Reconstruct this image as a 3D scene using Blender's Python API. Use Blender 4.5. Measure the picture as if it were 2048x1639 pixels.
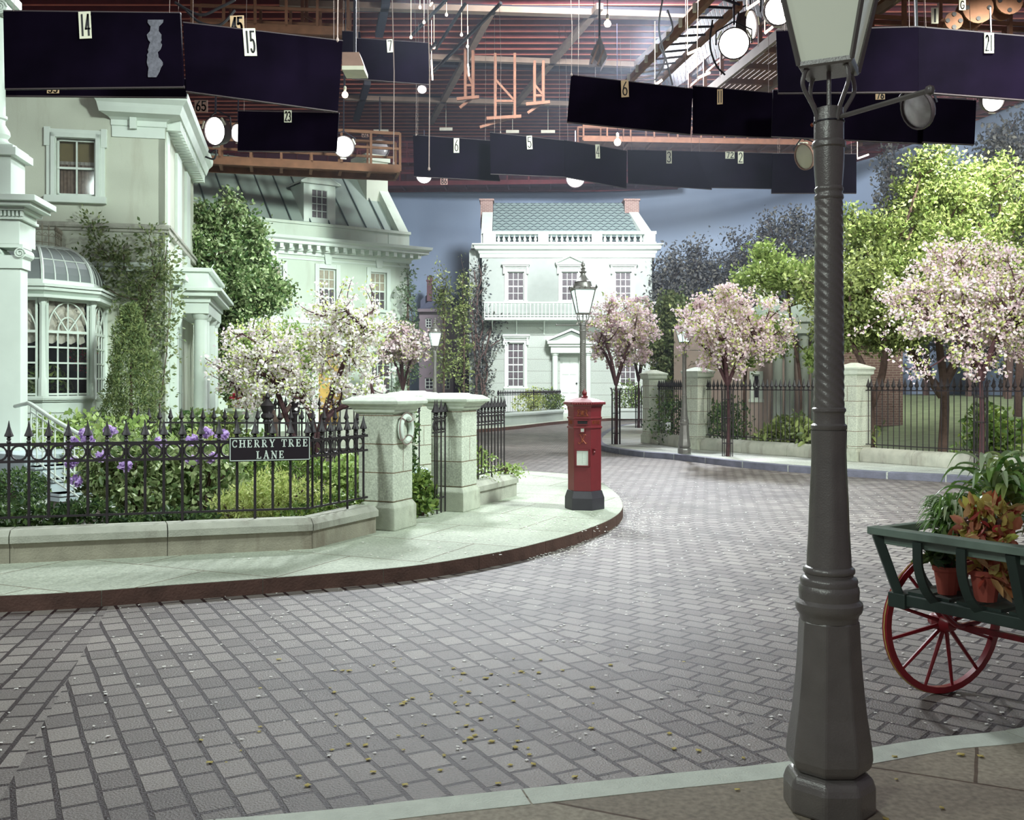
import bpy, bmesh, math, random
import numpy as np
from mathutils import Vector, Matrix
from mathutils.geometry import tessellate_polygon
R = math.radians
for o in list(bpy.data.objects): bpy.data.objects.remove(o)
SC = bpy.context.scene
COL = SC.collection
# ------------------------------------------------------------------ camera
cd = bpy.data.cameras.new('camera'); cam = bpy.data.objects.new('camera', cd); COL.objects.link(cam)
cam.location = (0, 0, 1.75); cam.rotation_euler = (R(90), 0, 0)
cd.sensor_width = 36; cd.lens = 2000/2048*36; cd.shift_y = -49.5/2048; cd.clip_end = 300
SC.camera = cam
# ------------------------------------------------------------------ exposure, world, lights
SC.view_settings.view_transform = 'Standard'; SC.view_settings.look = 'None'
SC.view_settings.gamma = 1; SC.view_settings.exposure = -0.8; SC.view_settings.use_curve_mapping = False
W = bpy.data.worlds.new('world'); SC.world = W; W.use_nodes = True
W.node_tree.nodes['Background'].inputs[0].default_value = (0.80, 0.68, 0.80, 1)
W.node_tree.nodes['Background'].inputs[1].default_value = 0.30
def area(name, loc, tgt, size, power, col=(0.86, 1.0, 0.93), spread=180):
    l = bpy.data.lights.new(name, 'AREA'); l.shape = 'DISK'; l.size = size; l.energy = power; l.color = col; l.spread = math.radians(spread)
    o = bpy.data.objects.new(name, l); COL.objects.link(o); o.location = loc
    o.rotation_euler = (Vector(tgt)-Vector(loc)).to_track_quat('-Z', 'Y').to_euler(); return o
KEY = (0.86, 1.0, 0.93)
area('arc_light', (-7, 2.5, 8.5), (-2.5, 13, -1), 1.2, 480, KEY, 100)
area('arc_light', (-3, -1.5, 5.5), (1.5, 4.5, 1), .8, 95, KEY, 120)
area('arc_light', (4.6, 6.5, 5.0), (9.6, 24, 2.6), 1.0, 260, (0.95, 1.0, 0.92), 50)  # low front fill, added out of view to brighten the right-hand trees
area('arc_light', (8, 9, 10.5), (1.5, 17, -1), 1.6, 1100, KEY, 90)
area('arc_light', (-2, 24, 12.0), (-1, 11, 0), 1.8, 1700, (0.9, 0.97, 1.0), 110)
area('arc_light', (5, 33, 13.0), (3, 17, 0), 1.8, 2700, (0.88, 0.93, 1.0), 90)
area('arc_light', (13, 25, 13.0), (1, 50, 3), 1.6, 540, KEY, 80)
area('arc_light', (4, 19, 10.8), (-8, 35, 2.5), 1.6, 1650, KEY, 70)
area('arc_light', (15, 32, 14.3), (13.5, 33, 0), 1.4, 1100, (0.95, 1.0, 0.9), 100)  # unseen lamp added above the lawn to brighten it
area('arc_light', (3, 8, 9), (-8, 19, 2.5), 1.4, 650, KEY, 80)
area('arc_light', (10.5, 19.8, 9.9), (10.8, 26, 1.0), 1.4, 1300, (0.97, 1.0, 0.88), 110)
area('cyclorama_light', (4, 34.5, 17.2), (4, 62, 5), 4, 10500, (0.9, 0.94, 1.0), 125)
area('cyclorama_light', (15, 24, 12.5), (24, 44, 8), 4, 3000, (0.9, 0.94, 1.0), 125)
area('work_light', (-21, 34, 6.0), (2, 50, 18), 4, 420, (1.0, 0.93, 0.86))  # unseen lamp added to brighten the red ceiling
# ------------------------------------------------------------------ helpers
def P(px, py, Y): return Vector(((px-1024)/2000*Y, Y, 1.75-(py-770)/2000*Y))
def G(px, py, z=0.0):
    Y = (1.75-z)*2000/(py-770); return Vector(((px-1024)/2000*Y, Y, z))
def lin(c): return tuple(((x/255)/12.92 if x/255 <= .04045 else ((x/255+.055)/1.055)**2.4) for x in c)
MATS = {}
def mat(name, rgb, rough=.7, var=.12, scale=4, bump=.0, bscale=40, metal=0, emit=None, es=0, spec=.5, stain=None, sscale=.7):
    m = bpy.data.materials.new(name); m.use_nodes = True; nt = m.node_tree; b = nt.nodes['Principled BSDF']
    c = lin(rgb); N = nt.nodes.new; L = nt.links.new
    tc = N('ShaderNodeTexCoord'); no = N('ShaderNodeTexNoise'); no.inputs['Scale'].default_value = scale; no.inputs['Detail'].default_value = 6
    L(tc.outputs['Object'], no.inputs['Vector'])
    cr = N('ShaderNodeValToRGB'); L(no.outputs['Fac'], cr.inputs['Fac'])
    e = cr.color_ramp.elements; e[0].position = .3; e[1].position = .72
    e[0].color = tuple(x*(1-var) for x in c)+(1,); e[1].color = tuple(min(1, x*(1+var)) for x in c)+(1,)
    out = cr.outputs['Color']
    if stain:
        n2 = N('ShaderNodeTexNoise'); n2.inputs['Scale'].default_value = sscale; n2.inputs['Detail'].default_value = 8; n2.inputs['Roughness'].default_value = .65
        mp = N('ShaderNodeMapping'); mp.inputs['Scale'].default_value = (3, 3, .6) ; L(tc.outputs['Object'], mp.inputs['Vector']); L(mp.outputs['Vector'], n2.inputs['Vector'])
        r2 = N('ShaderNodeValToRGB'); r2.color_ramp.elements[0].position = .52; r2.color_ramp.elements[1].position = .75
        L(n2.outputs['Fac'], r2.inputs['Fac']); mx = N('ShaderNodeMixRGB'); mx.inputs[2].default_value = lin(stain)+(1,)
        mu = N('ShaderNodeMath'); mu.operation = 'MULTIPLY'; mu.inputs[1].default_value = .6; L(r2.outputs['Color'], mu.inputs[0])
        L(mu.outputs[0], mx.inputs[0]); L(out, mx.inputs[1]); out = mx.outputs[0]
    L(out, b.inputs['Base Color'])
    b.inputs['Roughness'].default_value = rough; b.inputs['Metallic'].default_value = metal; b.inputs['Specular IOR Level'].default_value = spec
    if bump:
        nb = N('ShaderNodeTexNoise'); nb.inputs['Scale'].default_value = bscale; nb.inputs['Detail'].default_value = 4; L(tc.outputs['Object'], nb.inputs['Vector'])
        bp = N('ShaderNodeBump'); bp.inputs['Strength'].default_value = bump; bp.inputs['Distance'].default_value = .012
        L(nb.outputs['Fac'], bp.inputs['Height']); L(bp.outputs['Normal'], b.inputs['Normal'])
    if emit:
        b.inputs['Emission Color'].default_value = lin(emit)+(1,); b.inputs['Emission Strength'].default_value = es
    MATS[name] = m; return m
def leafmat(name, cols, rough=.5, trans=.25):
    m = bpy.data.materials.new(name); m.use_nodes = True; nt = m.node_tree; b = nt.nodes['Principled BSDF']
    N = nt.nodes.new; L = nt.links.new
    g = N('ShaderNodeNewGeometry'); cr = N('ShaderNodeValToRGB'); L(g.outputs['Random Per Island'], cr.inputs['Fac'])
    e = cr.color_ramp.elements
    while len(e) < len(cols): e.new(.5)
    for i, c in enumerate(cols): e[i].position = i/(len(cols)-1); e[i].color = lin(c)+(1,)
    L(cr.outputs['Color'], b.inputs['Base Color']); b.inputs['Roughness'].default_value = rough
    tr = N('ShaderNodeBsdfTranslucent'); L(cr.outputs['Color'], tr.inputs['Color'])
    mx = N('ShaderNodeMixShader'); mx.inputs[0].default_value = trans
    L(b.outputs[0], mx.inputs[1]); L(tr.outputs[0], mx.inputs[2]); L(mx.outputs[0], nt.nodes['Material Output'].inputs[0])
    MATS[name] = m; return m
class MB:
    def __init__(s): s.v = []; s.f = []; s.M = Matrix()
    def add(s, vs, fs):
        n = len(s.v); s.v += [tuple(s.M @ Vector(p)) for p in vs]; s.f += [tuple(i+n for i in f) for f in fs]; return s
    def box(s, x0, x1, y0, y1, z0, z1):
        return s.add([(x0,y0,z0),(x1,y0,z0),(x1,y1,z0),(x0,y1,z0),(x0,y0,z1),(x1,y0,z1),(x1,y1,z1),(x0,y1,z1)],
                     [(0,3,2,1),(4,5,6,7),(0,1,5,4),(1,2,6,5),(2,3,7,6),(3,0,4,7)])
    def bar(s, a, b, w, h=None, up=(0,0,1)):
        a = Vector(a); b = Vector(b); h = h or w; d = (b-a).normalized(); u = Vector(up)
        if abs(d.dot(u)) > .98: u = Vector((0,1,0))
        r = d.cross(u).normalized()*w/2; t = r.cross(d).normalized()*h/2
        vs = [p+i*r+j*t for p in (a, b) for i, j in ((-1,-1),(1,-1),(1,1),(-1,1))]
        return s.add(vs, [(0,1,2,3),(7,6,5,4),(0,4,5,1),(1,5,6,2),(2,6,7,3),(3,7,4,0)])
    def tube(s, pts, r, n=6, closed=False, cap=True):
        pts = [Vector(p) for p in pts]; k = len(pts); rs = r if isinstance(r, (list, tuple)) else [r]*k
        vs = []; fs = []; prev = None
        for i, p in enumerate(pts):
            if closed: d = pts[(i+1) % k]-pts[i-1]
            else: d = pts[min(i+1, k-1)]-pts[max(i-1, 0)]
            d = d.normalized() if d.length > 1e-9 else Vector((0,0,1))
            if prev is None:
                u = Vector((0,0,1)) if abs(d.z) < .9 else Vector((1,0,0)); a = d.cross(u).normalized()
            else:
                a = prev - d*prev.dot(d); a = a.normalized() if a.length > 1e-6 else d.orthogonal().normalized()
            prev = a; b = d.cross(a)
            vs += [p+(a*math.cos(2*math.pi*j/n)+b*math.sin(2*math.pi*j/n))*rs[i] for j in range(n)]
        for i in range(k if closed else k-1):
            i2 = (i+1) % k
            for j in range(n): fs.append((i*n+j, i*n+(j+1) % n, i2*n+(j+1) % n, i2*n+j))
        if not closed and cap: fs.append(tuple(range(n))[::-1]); fs.append(tuple((k-1)*n+j for j in range(n)))
        return s.add(vs, fs)
    def lathe(s, prof, n=16, c=(0,0,0), rot=0, twist=0, cap=True):
        vs = []; fs = []; c = Vector(c)
        for i, (r, z) in enumerate(prof):
            for j in range(n):
                a = 2*math.pi*j/n+rot+twist*i; vs.append(c+Vector((r*math.cos(a), r*math.sin(a), z)))
        for i in range(len(prof)-1):
            for j in range(n): fs.append((i*n+j, i*n+(j+1) % n, (i+1)*n+(j+1) % n, (i+1)*n+j))
        if cap: fs.append(tuple(range(n))[::-1]); fs.append(tuple((len(prof)-1)*n+j for j in range(n)))
        return s.add(vs, fs)
    def prism(s, poly, z0, z1):   # polygon in xy extruded in z
        n = len(poly); vs = [(x,y,z0) for x,y in poly]+[(x,y,z1) for x,y in poly]
        tri = tessellate_polygon([[Vector((x,y,0)) for x,y in poly]])
        fs = [tuple(t) for t in tri]+[tuple(i+n for i in t)[::-1] for t in tri]
        fs += [(i, (i+1) % n, (i+1) % n+n, i+n) for i in range(n)]
        return s.add(vs, fs)
    def vprism(s, poly, y0, y1):  # polygon in xz extruded in y
        n = len(poly); vs = [(x,y0,z) for x,z in poly]+[(x,y1,z) for x,z in poly]
        tri = tessellate_polygon([[Vector((x,z,0)) for x,z in poly]])
        fs = [tuple(t) for t in tri]+[tuple(i+n for i in t)[::-1] for t in tri]
        fs += [(i, (i+1) % n, (i+1) % n+n, i+n) for i in range(n)]
        return s.add(vs, fs)
    def xprism(s, poly, x0, x1):  # polygon in yz extruded in x
        n = len(poly); vs = [(x0,y,z) for y,z in poly]+[(x1,y,z) for y,z in poly]
        tri = tessellate_polygon([[Vector((y,z,0)) for y,z in poly]])
        fs = [tuple(t) for t in tri]+[tuple(i+n for i in t)[::-1] for t in tri]
        fs += [(i, (i+1) % n, (i+1) % n+n, i+n) for i in range(n)]
        return s.add(vs, fs)
    def build(s, name, m, parent=None, smooth=False, label=None, bevel=0, loc=None):
        me = bpy.data.meshes.new(name); me.from_pydata(s.v, [], s.f)
        bm = bmesh.new(); bm.from_mesh(me); bmesh.ops.recalc_face_normals(bm, faces=bm.faces); bm.to_mesh(me); bm.free()
        me.materials.append(MATS[m] if isinstance(m, str) else m)
        if smooth: me.shade_smooth(); me.set_sharp_from_angle(angle=R(smooth if smooth is not True else 40))
        o = bpy.data.objects.new(name, me); COL.objects.link(o)
        if parent is not None: o.parent = parent
        if loc is not None: o.location = loc
        if label: o['label'] = label
        if bevel:
            bv = o.modifiers.new('bevel', 'BEVEL'); bv.width = bevel; bv.segments = 2; bv.limit_method = 'ANGLE'
        return o
def tag(o, label=None, cat=None, group=None, kind=None):
    if label: o['label'] = label
    if cat: o['category'] = cat
    if group: o['group'] = group
    if kind: o['kind'] = kind
    return o
def thing(name, label, cat, loc=(0,0,0), rz=0, group=None, scale=1):
    o = bpy.data.objects.new(name, None); COL.objects.link(o); o.empty_display_size = .2
    o.location = loc; o.rotation_euler = (0,0,rz); o.scale = (scale,)*3
    return tag(o, label, cat, group)
def struct(o): o['kind'] = 'structure'; return o
def copy_tree(src, loc, rz=0, label=None, group=None, scale=None):
    kids = {}
    for o in bpy.data.objects:
        if o.parent is not None: kids.setdefault(o.parent, []).append(o)
    def rec(o, par):
        c = o.copy(); COL.objects.link(c)
        if par is not None: c.parent = par
        for k in kids.get(o, []): rec(k, c)
        return c
    r = rec(src, None); r.location = loc; r.rotation_euler = (0,0,rz)
    if scale: r.scale = (scale,)*3
    if label: r['label'] = label
    if group: r['group'] = group
    return r
def link_copy(o, parent, loc, rz=0):
    c = o.copy(); COL.objects.link(c); c.parent = parent; c.location = loc; c.rotation_euler = (0,0,rz); return c
def catmull(pts, n=8):
    pts = [Vector(p) for p in pts]; out = []
    for i in range(len(pts)-1):
        p0 = pts[max(i-1,0)]; p1 = pts[i]; p2 = pts[i+1]; p3 = pts[min(i+2,len(pts)-1)]
        for k in range(n):
            t = k/n; out.append(.5*((2*p1)+(p2-p0)*t+(2*p0-5*p1+4*p2-p3)*t*t+(3*p1-p0-3*p2+p3)*t**3))
    return out+[pts[-1]]
# strokes for writing: unit cell 0..1 wide, 0..1.6 high for digits
def arc(cx, cy, rx, ry, a0, a1, n=10): return [(cx+rx*math.cos(R(a0+(a1-a0)*i/n)), cy+ry*math.sin(R(a0+(a1-a0)*i/n))) for i in range(n+1)]
DIG = {'0': [arc(.5,.8,.4,.8,0,360,20)], '1': [[(.5,0),(.5,1.6)]],
 '2': [arc(.5,1.15,.4,.45,160,-20,10)+[(.1,0),(.95,0)]], '3': [arc(.45,1.18,.4,.4,150,-80,10), arc(.45,.4,.45,.42,80,-150,10)],
 '4': [[(.75,0),(.75,1.6),(.05,.5),(1,.5)]], '5': [[(.9,1.6),(.15,1.6),(.12,.9)]+arc(.45,.5,.45,.48,110,-150,12)],
 '6': [[(.75,1.6),(.3,1.1)]+arc(.5,.45,.4,.45,160,520,18)], '7': [[(.05,1.6),(.95,1.6),(.4,0)]],
 '8': [arc(.5,1.2,.35,.38,0,360,14), arc(.5,.42,.42,.42,0,360,14)], '9': [arc(.5,1.15,.4,.42,0,360,14),[(.9,1.1),(.6,0)]],
 'G': [arc(.5,.8,.42,.8,45,330,14)+[(.9,.75),(.5,.75)]]}
def strokes(mb, polys, ox, oz, sx, sz, w, y=0.0, t=.004):
    for pl in polys:
        q = [(ox+a*sx, oz+b*sz) for a, b in pl]
        for (ax, az), (bx, bz) in zip(q, q[1:]):
            mb.bar((ax, y, az), (bx, y, bz), t, w, up=(0,1,0)) if False else mb_seg(mb, ax, az, bx, bz, w, y, t)
def mb_seg(mb, ax, az, bx, bz, w, y, t):
    d = Vector((bx-ax, bz-az)); L_ = d.length
    if L_ < 1e-9: return
    d /= L_; n = Vector((-d.y, d.x))*w/2; e = d*w*.4
    p = [(ax-e.x+n.x, az-e.y+n.y), (bx+e.x+n.x, bz+e.y+n.y), (bx+e.x-n.x, bz+e.y-n.y), (ax-e.x-n.x, az-e.y-n.y)]
    vs = [(x, y-t, z) for x, z in p]+[(x, y, z) for x, z in p]
    mb.add(vs, [(0,1,2,3),(0,4,5,1),(1,5,6,2),(2,6,7,3),(3,7,4,0)])
# ------------------------------------------------------------------ foliage
def cloud(name, C, size, m, parent=None, kind='leaf', seed=1, up=.0, label=None):
    """C: (n,3) centres. one mesh of many small leaves or petals"""
    rng = np.random.default_rng(seed); n = len(C); C = np.asarray(C, float)
    d = rng.normal(size=(n,3)); d[:,2] += up; d /= np.linalg.norm(d, axis=1)[:,None]
    e = rng.normal(size=(n,3)); e -= d*(e*d).sum(1)[:,None]; e /= np.linalg.norm(e, axis=1)[:,None]
    nn = np.cross(d, e); s = size*rng.uniform(.65, 1.3, n)[:,None]
    if kind == 'leaf':
        V = [C, C+d*s*.5+e*s*.28+nn*s*.08, C+d*s, C+d*s*.5-e*s*.28+nn*s*.08]; k = 4
        F = [(0,1,2),(0,2,3)]
    elif kind == 'blade':
        V = [C, C+d*s*.5+e*s*.12+nn*s*.05, C+d*s, C+d*s*.5-e*s*.12+nn*s*.05]; k = 4
        F = [(0,1,2),(0,2,3)]
    elif kind == 'big':
        V = [C, C+d*s*.3+e*s*.24+nn*s*.06, C+d*s*.7+e*s*.2+nn*s*.05, C+d*s-nn*s*.08, C+d*s*.7-e*s*.2+nn*s*.05, C+d*s*.3-e*s*.24+nn*s*.06]; k = 6
        F = [(0,1,2,3),(0,3,4,5)]
    else:
        V = [C+nn*s*.25]+[C+(d*math.cos(a)+e*math.sin(a))*s*.5*(1 if j % 2 else .8)+nn*s*.04 for j, a in enumerate([2*math.pi*q/6 for q in range(6)])]
        k = 7; F = [(0,1,2),(0,2,3),(0,3,4),(0,4,5),(0,5,6),(0,6,1)]
    V = np.stack(V, 1).reshape(-1,3)
    fl = len(F[0]); idx = (np.arange(n)[:,None,None]*k+np.array(F)[None]).reshape(-1)
    nf = n*len(F)
    me = bpy.data.meshes.new(name); me.vertices.add(len(V)); me.vertices.foreach_set('co', V.reshape(-1))
    me.loops.add(len(idx)); me.loops.foreach_set('vertex_index', idx.astype(np.int32))
    me.polygons.add(nf); me.polygons.foreach_set('loop_start', (np.arange(nf)*fl).astype(np.int32))
    me.update(calc_edges=True); me.validate()
    me.materials.append(MATS[m]); o = bpy.data.objects.new(name, me); COL.objects.link(o)
    if parent is not None: o.parent = parent
    if label: o['label'] = label
    return o
def ell_pts(n, c, r, seed=0, shell=.35, noise=0.0):
    rng = np.random.default_rng(seed); d = rng.normal(size=(n,3)); d /= np.linalg.norm(d, axis=1)[:,None]
    q = rng.uniform(shell**3, 1, n)**(1/3)
    lump = 1
    if noise:
        k = rng.normal(size=(7,3))*2.2; ph = rng.uniform(0, 6.28, 7)
        lump = 1+noise*np.sin(d@k.T+ph).sum(1)/3
    return np.array(c)+d*(q*lump)[:,None]*np.array(r)
def sprays(cent, per, spread, seed=0, droop=0):
    rng = np.random.default_rng(seed); cent = np.asarray(cent)
    p = np.repeat(cent, per, axis=0)+rng.normal(size=(len(cent)*per,3))*spread
    p[:,2] -= droop*rng.uniform(0,1,len(p)); return p
def tree(name, label, cat, base, forks, blobs, ntips, tr, lf, group=None, bark='bark', seed=1, trunk_r=.07, tip_r=.006, shoots=.1):
    """base: ground point; forks: list of trunk paths (relative); blobs: crown ellipsoids (centre rel., radii, weight); lf: list of (name, per, spread, size, mat, kind)"""
    rng = random.Random(seed)
    t = thing(name, label, cat, base, 0, group)
    m = MB(); tops = []
    for path in forks:
        pts = catmull(path, 4); k = len(pts); m.tube(pts, [trunk_r*(1-.5*i/k) for i in range(k)], 7)
        tops += [(pts[int(k*.55)], .42), (pts[int(k*.8)], .4), (pts[-1], .5)]
    tips = []; tot = sum(b[2] for b in blobs)
    for bi, (c, r, w) in enumerate(blobs):
        tips += [Vector(p) for p in ell_pts(max(2, int(ntips*w/tot)), c, r, seed*31+bi, .45, .42)]
        tips += [Vector(c)+Vector((math.cos(q)*math.cos(e_)*r[0],math.sin(q)*math.cos(e_)*r[1],math.sin(e_)*r[2]))*rng.uniform(1.08,1.35) for q, e_ in [(rng.uniform(0,6.28), rng.uniform(.05,1.5)) for _ in range(int(ntips*w/tot*shoots))]]
    tip_pts = []; br = MB()
    hubs = []
    for p in tips[::6]: # main limbs
        s, rr = min(tops, key=lambda q: (q[0]-p).length*(.7+.6*rng.random()))
        mid = s.lerp(p, .5)+Vector((rng.uniform(-.1,.1), rng.uniform(-.1,.1), rng.uniform(-.12,.1)))*(p-s).length
        e = s.lerp(p, .82); path = catmull([s, mid, e], 4); k = len(path)
        br.tube(path, [max(tip_r, trunk_r*rr*(1-.75*i/k)) for i in range(k)], 5); hubs += [(q, trunk_r*.18) for q in path[3:]]
    for p in tips:
        s, rr = min(hubs, key=lambda q: (q[0]-p).length)
        mid = s.lerp(p, .5)+Vector((rng.uniform(-.12,.12), rng.uniform(-.12,.12), rng.uniform(-.12,.05)))*(p-s).length
        path = catmull([s, mid, p], 3); br.tube(path, [max(tip_r, rr*(1-i/len(path))) for i in range(len(path))], 4, cap=False)
        for q in path[2:]: tip_pts.append(tuple(q))
        tip_pts.append(tuple(p))
    m.build('trunk', bark, t, smooth=True); br.build('branches', bark, t)
    for i, (nm, per, spread, size, mt, kind) in enumerate(lf):
        cloud(nm, sprays(tip_pts, per, spread, seed*7+i), size, mt, t, kind, seed*13+i, .3)
    return t
def bush(name, label, loc, r, n, size, mt, kind='leaf', seed=1, noise=.35, shell=.3, group=None, up=.4, cat='bush', stems=5, flat=False):
    t = thing(name, label, cat, loc, 0, group)
    pts = ell_pts(n, (0,0,r[2]*.95), r, seed, shell, noise)
    pts = pts[pts[:,2] > .02]
    cloud('leaves', pts, size, mt, t, kind, seed+5, up)
    m = MB(); rg = random.Random(seed)
    for i in range(stems):
        a = rg.uniform(0, 6.28); q = rg.uniform(.3, .75)
        m.tube(catmull([(0.03*math.cos(a),.03*math.sin(a),0), (r[0]*q*.4*math.cos(a), r[1]*q*.4*math.sin(a), r[2]*.7), (r[0]*q*math.cos(a), r[1]*q*math.sin(a), r[2]*1.4)], 3), .012, 5)
    m.build('stem', 'bark', t)
    return t
# ------------------------------------------------------------------ materials
mat('rear_stucco', (200, 210, 196), .85, .05, 1.2, .15, 60, stain=(168, 170, 152), sscale=.5)
mat('stucco', (196, 200, 184), .85, .06, 1.2, .15, 60, stain=(150, 142, 122), sscale=.5)
mat('white_paint', (216, 225, 216), .55, .04, 3)
mat('grey_white', (170, 178, 170), .7, .05, 3)
mat('stone', (192, 196, 180), .85, .12, 9, .5, 90, stain=(112, 96, 76), sscale=1.6)
mat('cap_stone', (205, 212, 198), .85, .08, 12, .4, 90)
mat('wall_stone', (160, 154, 138), .9, .14, 5, .5, 60, stain=(96, 76, 64), sscale=1.3)
mat('old_stone', (176, 176, 164), .9, .14, 5, .5, 60, stain=(105, 92, 84), sscale=1.3)
mat('kerb_brown', (92, 66, 58), .7, .25, 6, .4, 50)  # brown stone, with the shade of the street face put into the colour
mat('kerb_violet', (112, 112, 128), .6, .2, 5, .5, 30)
mat('kerb_far', (112, 92, 90), .8, .2, 6, .4, 50)
mat('seam', (84, 98, 98), .6, .08, 3)
mat('lead_roof', (150, 162, 154), .55, .08, 1.5)
mat('iron', (36, 28, 34), .5, .2, 12, .2, 60, spec=.6)
mat('lamp_iron', (116, 112, 108), .32, .12, 10, .15, 160, metal=.25, spec=.8)
mat('lamp_glass', (214, 220, 200), .35, .03, 3, emit=(225, 235, 215), es=.3)  # faint glow added so the unlit lantern glass reads lighter
mat('lit_glass', (235, 250, 245), .3, .01, 3, emit=(225, 255, 250), es=1.6)
mat('lens_lit', (255, 255, 255), .3, .01, 3, emit=(255, 250, 240), es=9)
mat('bulb_lit', (255, 240, 220), .3, .01, 3, emit=(255, 235, 210), es=6)
mat('lens_dim', (150, 144, 146), .2, .2, 6)
mat('fixture', (64, 52, 56), .5, .2, 6)
mat('fixture_tan', (150, 118, 106), .6, .1, 6)
mat('flag', (10, 5, 17), .7, .5, 1.2, spec=.02)
mat('flag_edge', (60, 48, 52), .7, .1, 3)
mat('card', (214, 210, 190), .8, .04, 6)
mat('tan_card', (196, 164, 130), .8, .06, 6)
mat('ink', (22, 18, 24), .6, .02, 6)
mat('rope', (150, 130, 126), .8, .1, 8)
mat('timber', (124, 84, 62), .8, .2, 3)
mat('red_timber', (100, 36, 42), .8, .2, 2)
mat('ceiling_deck', (66, 12, 24), .9, .2, .4)
mat('joist_edge', (186, 104, 84), .8, .2, 1)
mat('pale_timber', (136, 116, 100), .8, .15, 2)
mat('dark_steel', (34, 32, 44), .5, .15, 3)
mat('plum', (80, 40, 54), .85, .2, 1.2)
mat('post_red', (112, 33, 40), .42, .08, 8, .12, 160, spec=.6)
mat('post_black', (54, 50, 58), .5, .1, 8)
mat('gilt', (150, 80, 54), .5, .1, 20, metal=.3)
mat('notice', (216, 222, 214), .7, .03, 30)
mat('sign_black', (30, 20, 30), .5, .06, 20)
mat('sign_white', (226, 238, 230), .6, .02, 20)
mat('window_dark', (44, 36, 46), .15, .25, 1.2)
mat('pane_lace', (92, 84, 88), .35, .35, 14)
mat('pane_amber', (160, 150, 132), .45, .22, 8)
mat('curtain', (176, 152, 134), .9, .25, 14)
mat('blind', (196, 178, 130), .85, .06, 8)
mat('swag', (236, 230, 216), .85, .06, 6)
mat('wood_door', (196, 158, 84), .5, .2, 5)
mat('marble', (196, 208, 214), .45, .12, 3)
mat('bark', (92, 72, 66), .85, .25, 12, .4, 40)
mat('bark_red', (78, 50, 54), .8, .3, 12, .4, 40)
mat('soil', (56, 46, 38), .95, .2, 5, .4, 20)
mat('lawn', (98, 108, 78), .95, .25, 3, .5, 60)
mat('brick_plain', (112, 84, 88), .9, .15, 6)
mat('pink_plaster', (176, 158, 150), .85, .12, 1.5)
mat('dusk_wall', (140, 128, 134), .9, .08, 1)
mat('dusk_roof', (98, 104, 124), .8, .1, 1)
mat('dusk_dark', (62, 34, 58), .9, .1, 1)
mat('cart_green', (46, 60, 54), .5, .15, 9)
mat('cart_top', (120, 138, 126), .5, .15, 9)
mat('cart_red', (142, 22, 34), .35, .15, 8, spec=.6)
mat('cart_gold', (196, 166, 92), .4, .08, 8)
mat('terracotta', (172, 84, 70), .8, .1, 9)
mat('petal_white', (240, 236, 230), .7, .03, 3)
mat('leaf_dry', (190, 172, 96), .8, .1, 3)
mat('silver_wall', (96, 90, 96), .7, .12, .8)
leafmat('l_dark', [(48,70,48),(78,104,62),(116,142,82),(54,78,52)], .35)
leafmat('l_mid', [(66,92,48),(112,140,68),(150,168,86),(84,112,58)], .4)
leafmat('l_glossy', [(62,88,56),(108,136,76),(206,218,168),(84,112,66)], .2)  # palest leaf colour stands in for highlights on the foliage
leafmat('l_bright', [(112,136,74),(150,174,96),(190,208,132),(128,152,84)], .4)
leafmat('l_lime', [(152,170,94),(190,202,118),(218,222,150),(168,184,104)], .5)
leafmat('l_rhodo', [(88,112,70),(132,152,98),(198,208,156),(104,126,80)], .3)
leafmat('l_olive', [(84,98,62),(128,142,84),(186,198,126),(108,122,72)], .4)
leafmat('l_ivy', [(88,108,70),(128,144,96),(164,172,124),(104,122,80)], .5)
leafmat('l_conif', [(76,98,60),(108,126,78),(150,160,102),(90,110,68)], .6)
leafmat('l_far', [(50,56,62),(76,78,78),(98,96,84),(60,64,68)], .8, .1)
leafmat('l_wisp', [(92,112,92),(128,146,112),(110,128,98)], .7, .2)
leafmat('b_pink', [(236,212,220),(250,238,238),(224,190,206),(252,246,242)], .6, .35)
leafmat('b_white', [(244,236,236),(252,250,246),(232,212,222),(250,248,238)], .6, .35)
leafmat('f_purple', [(176,140,208),(216,188,234),(194,160,222)], .5)
leafmat('f_red', [(150,24,48),(190,44,70),(120,16,40)], .5)
leafmat('l_coleus', [(150,24,44),(226,150,120),(208,216,110),(176,36,56),(226,196,140),(196,214,100)], .4)
leafmat('l_stripe', [(110,156,76),(226,238,212),(150,188,100),(92,138,66),(206,224,176)], .3)
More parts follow.
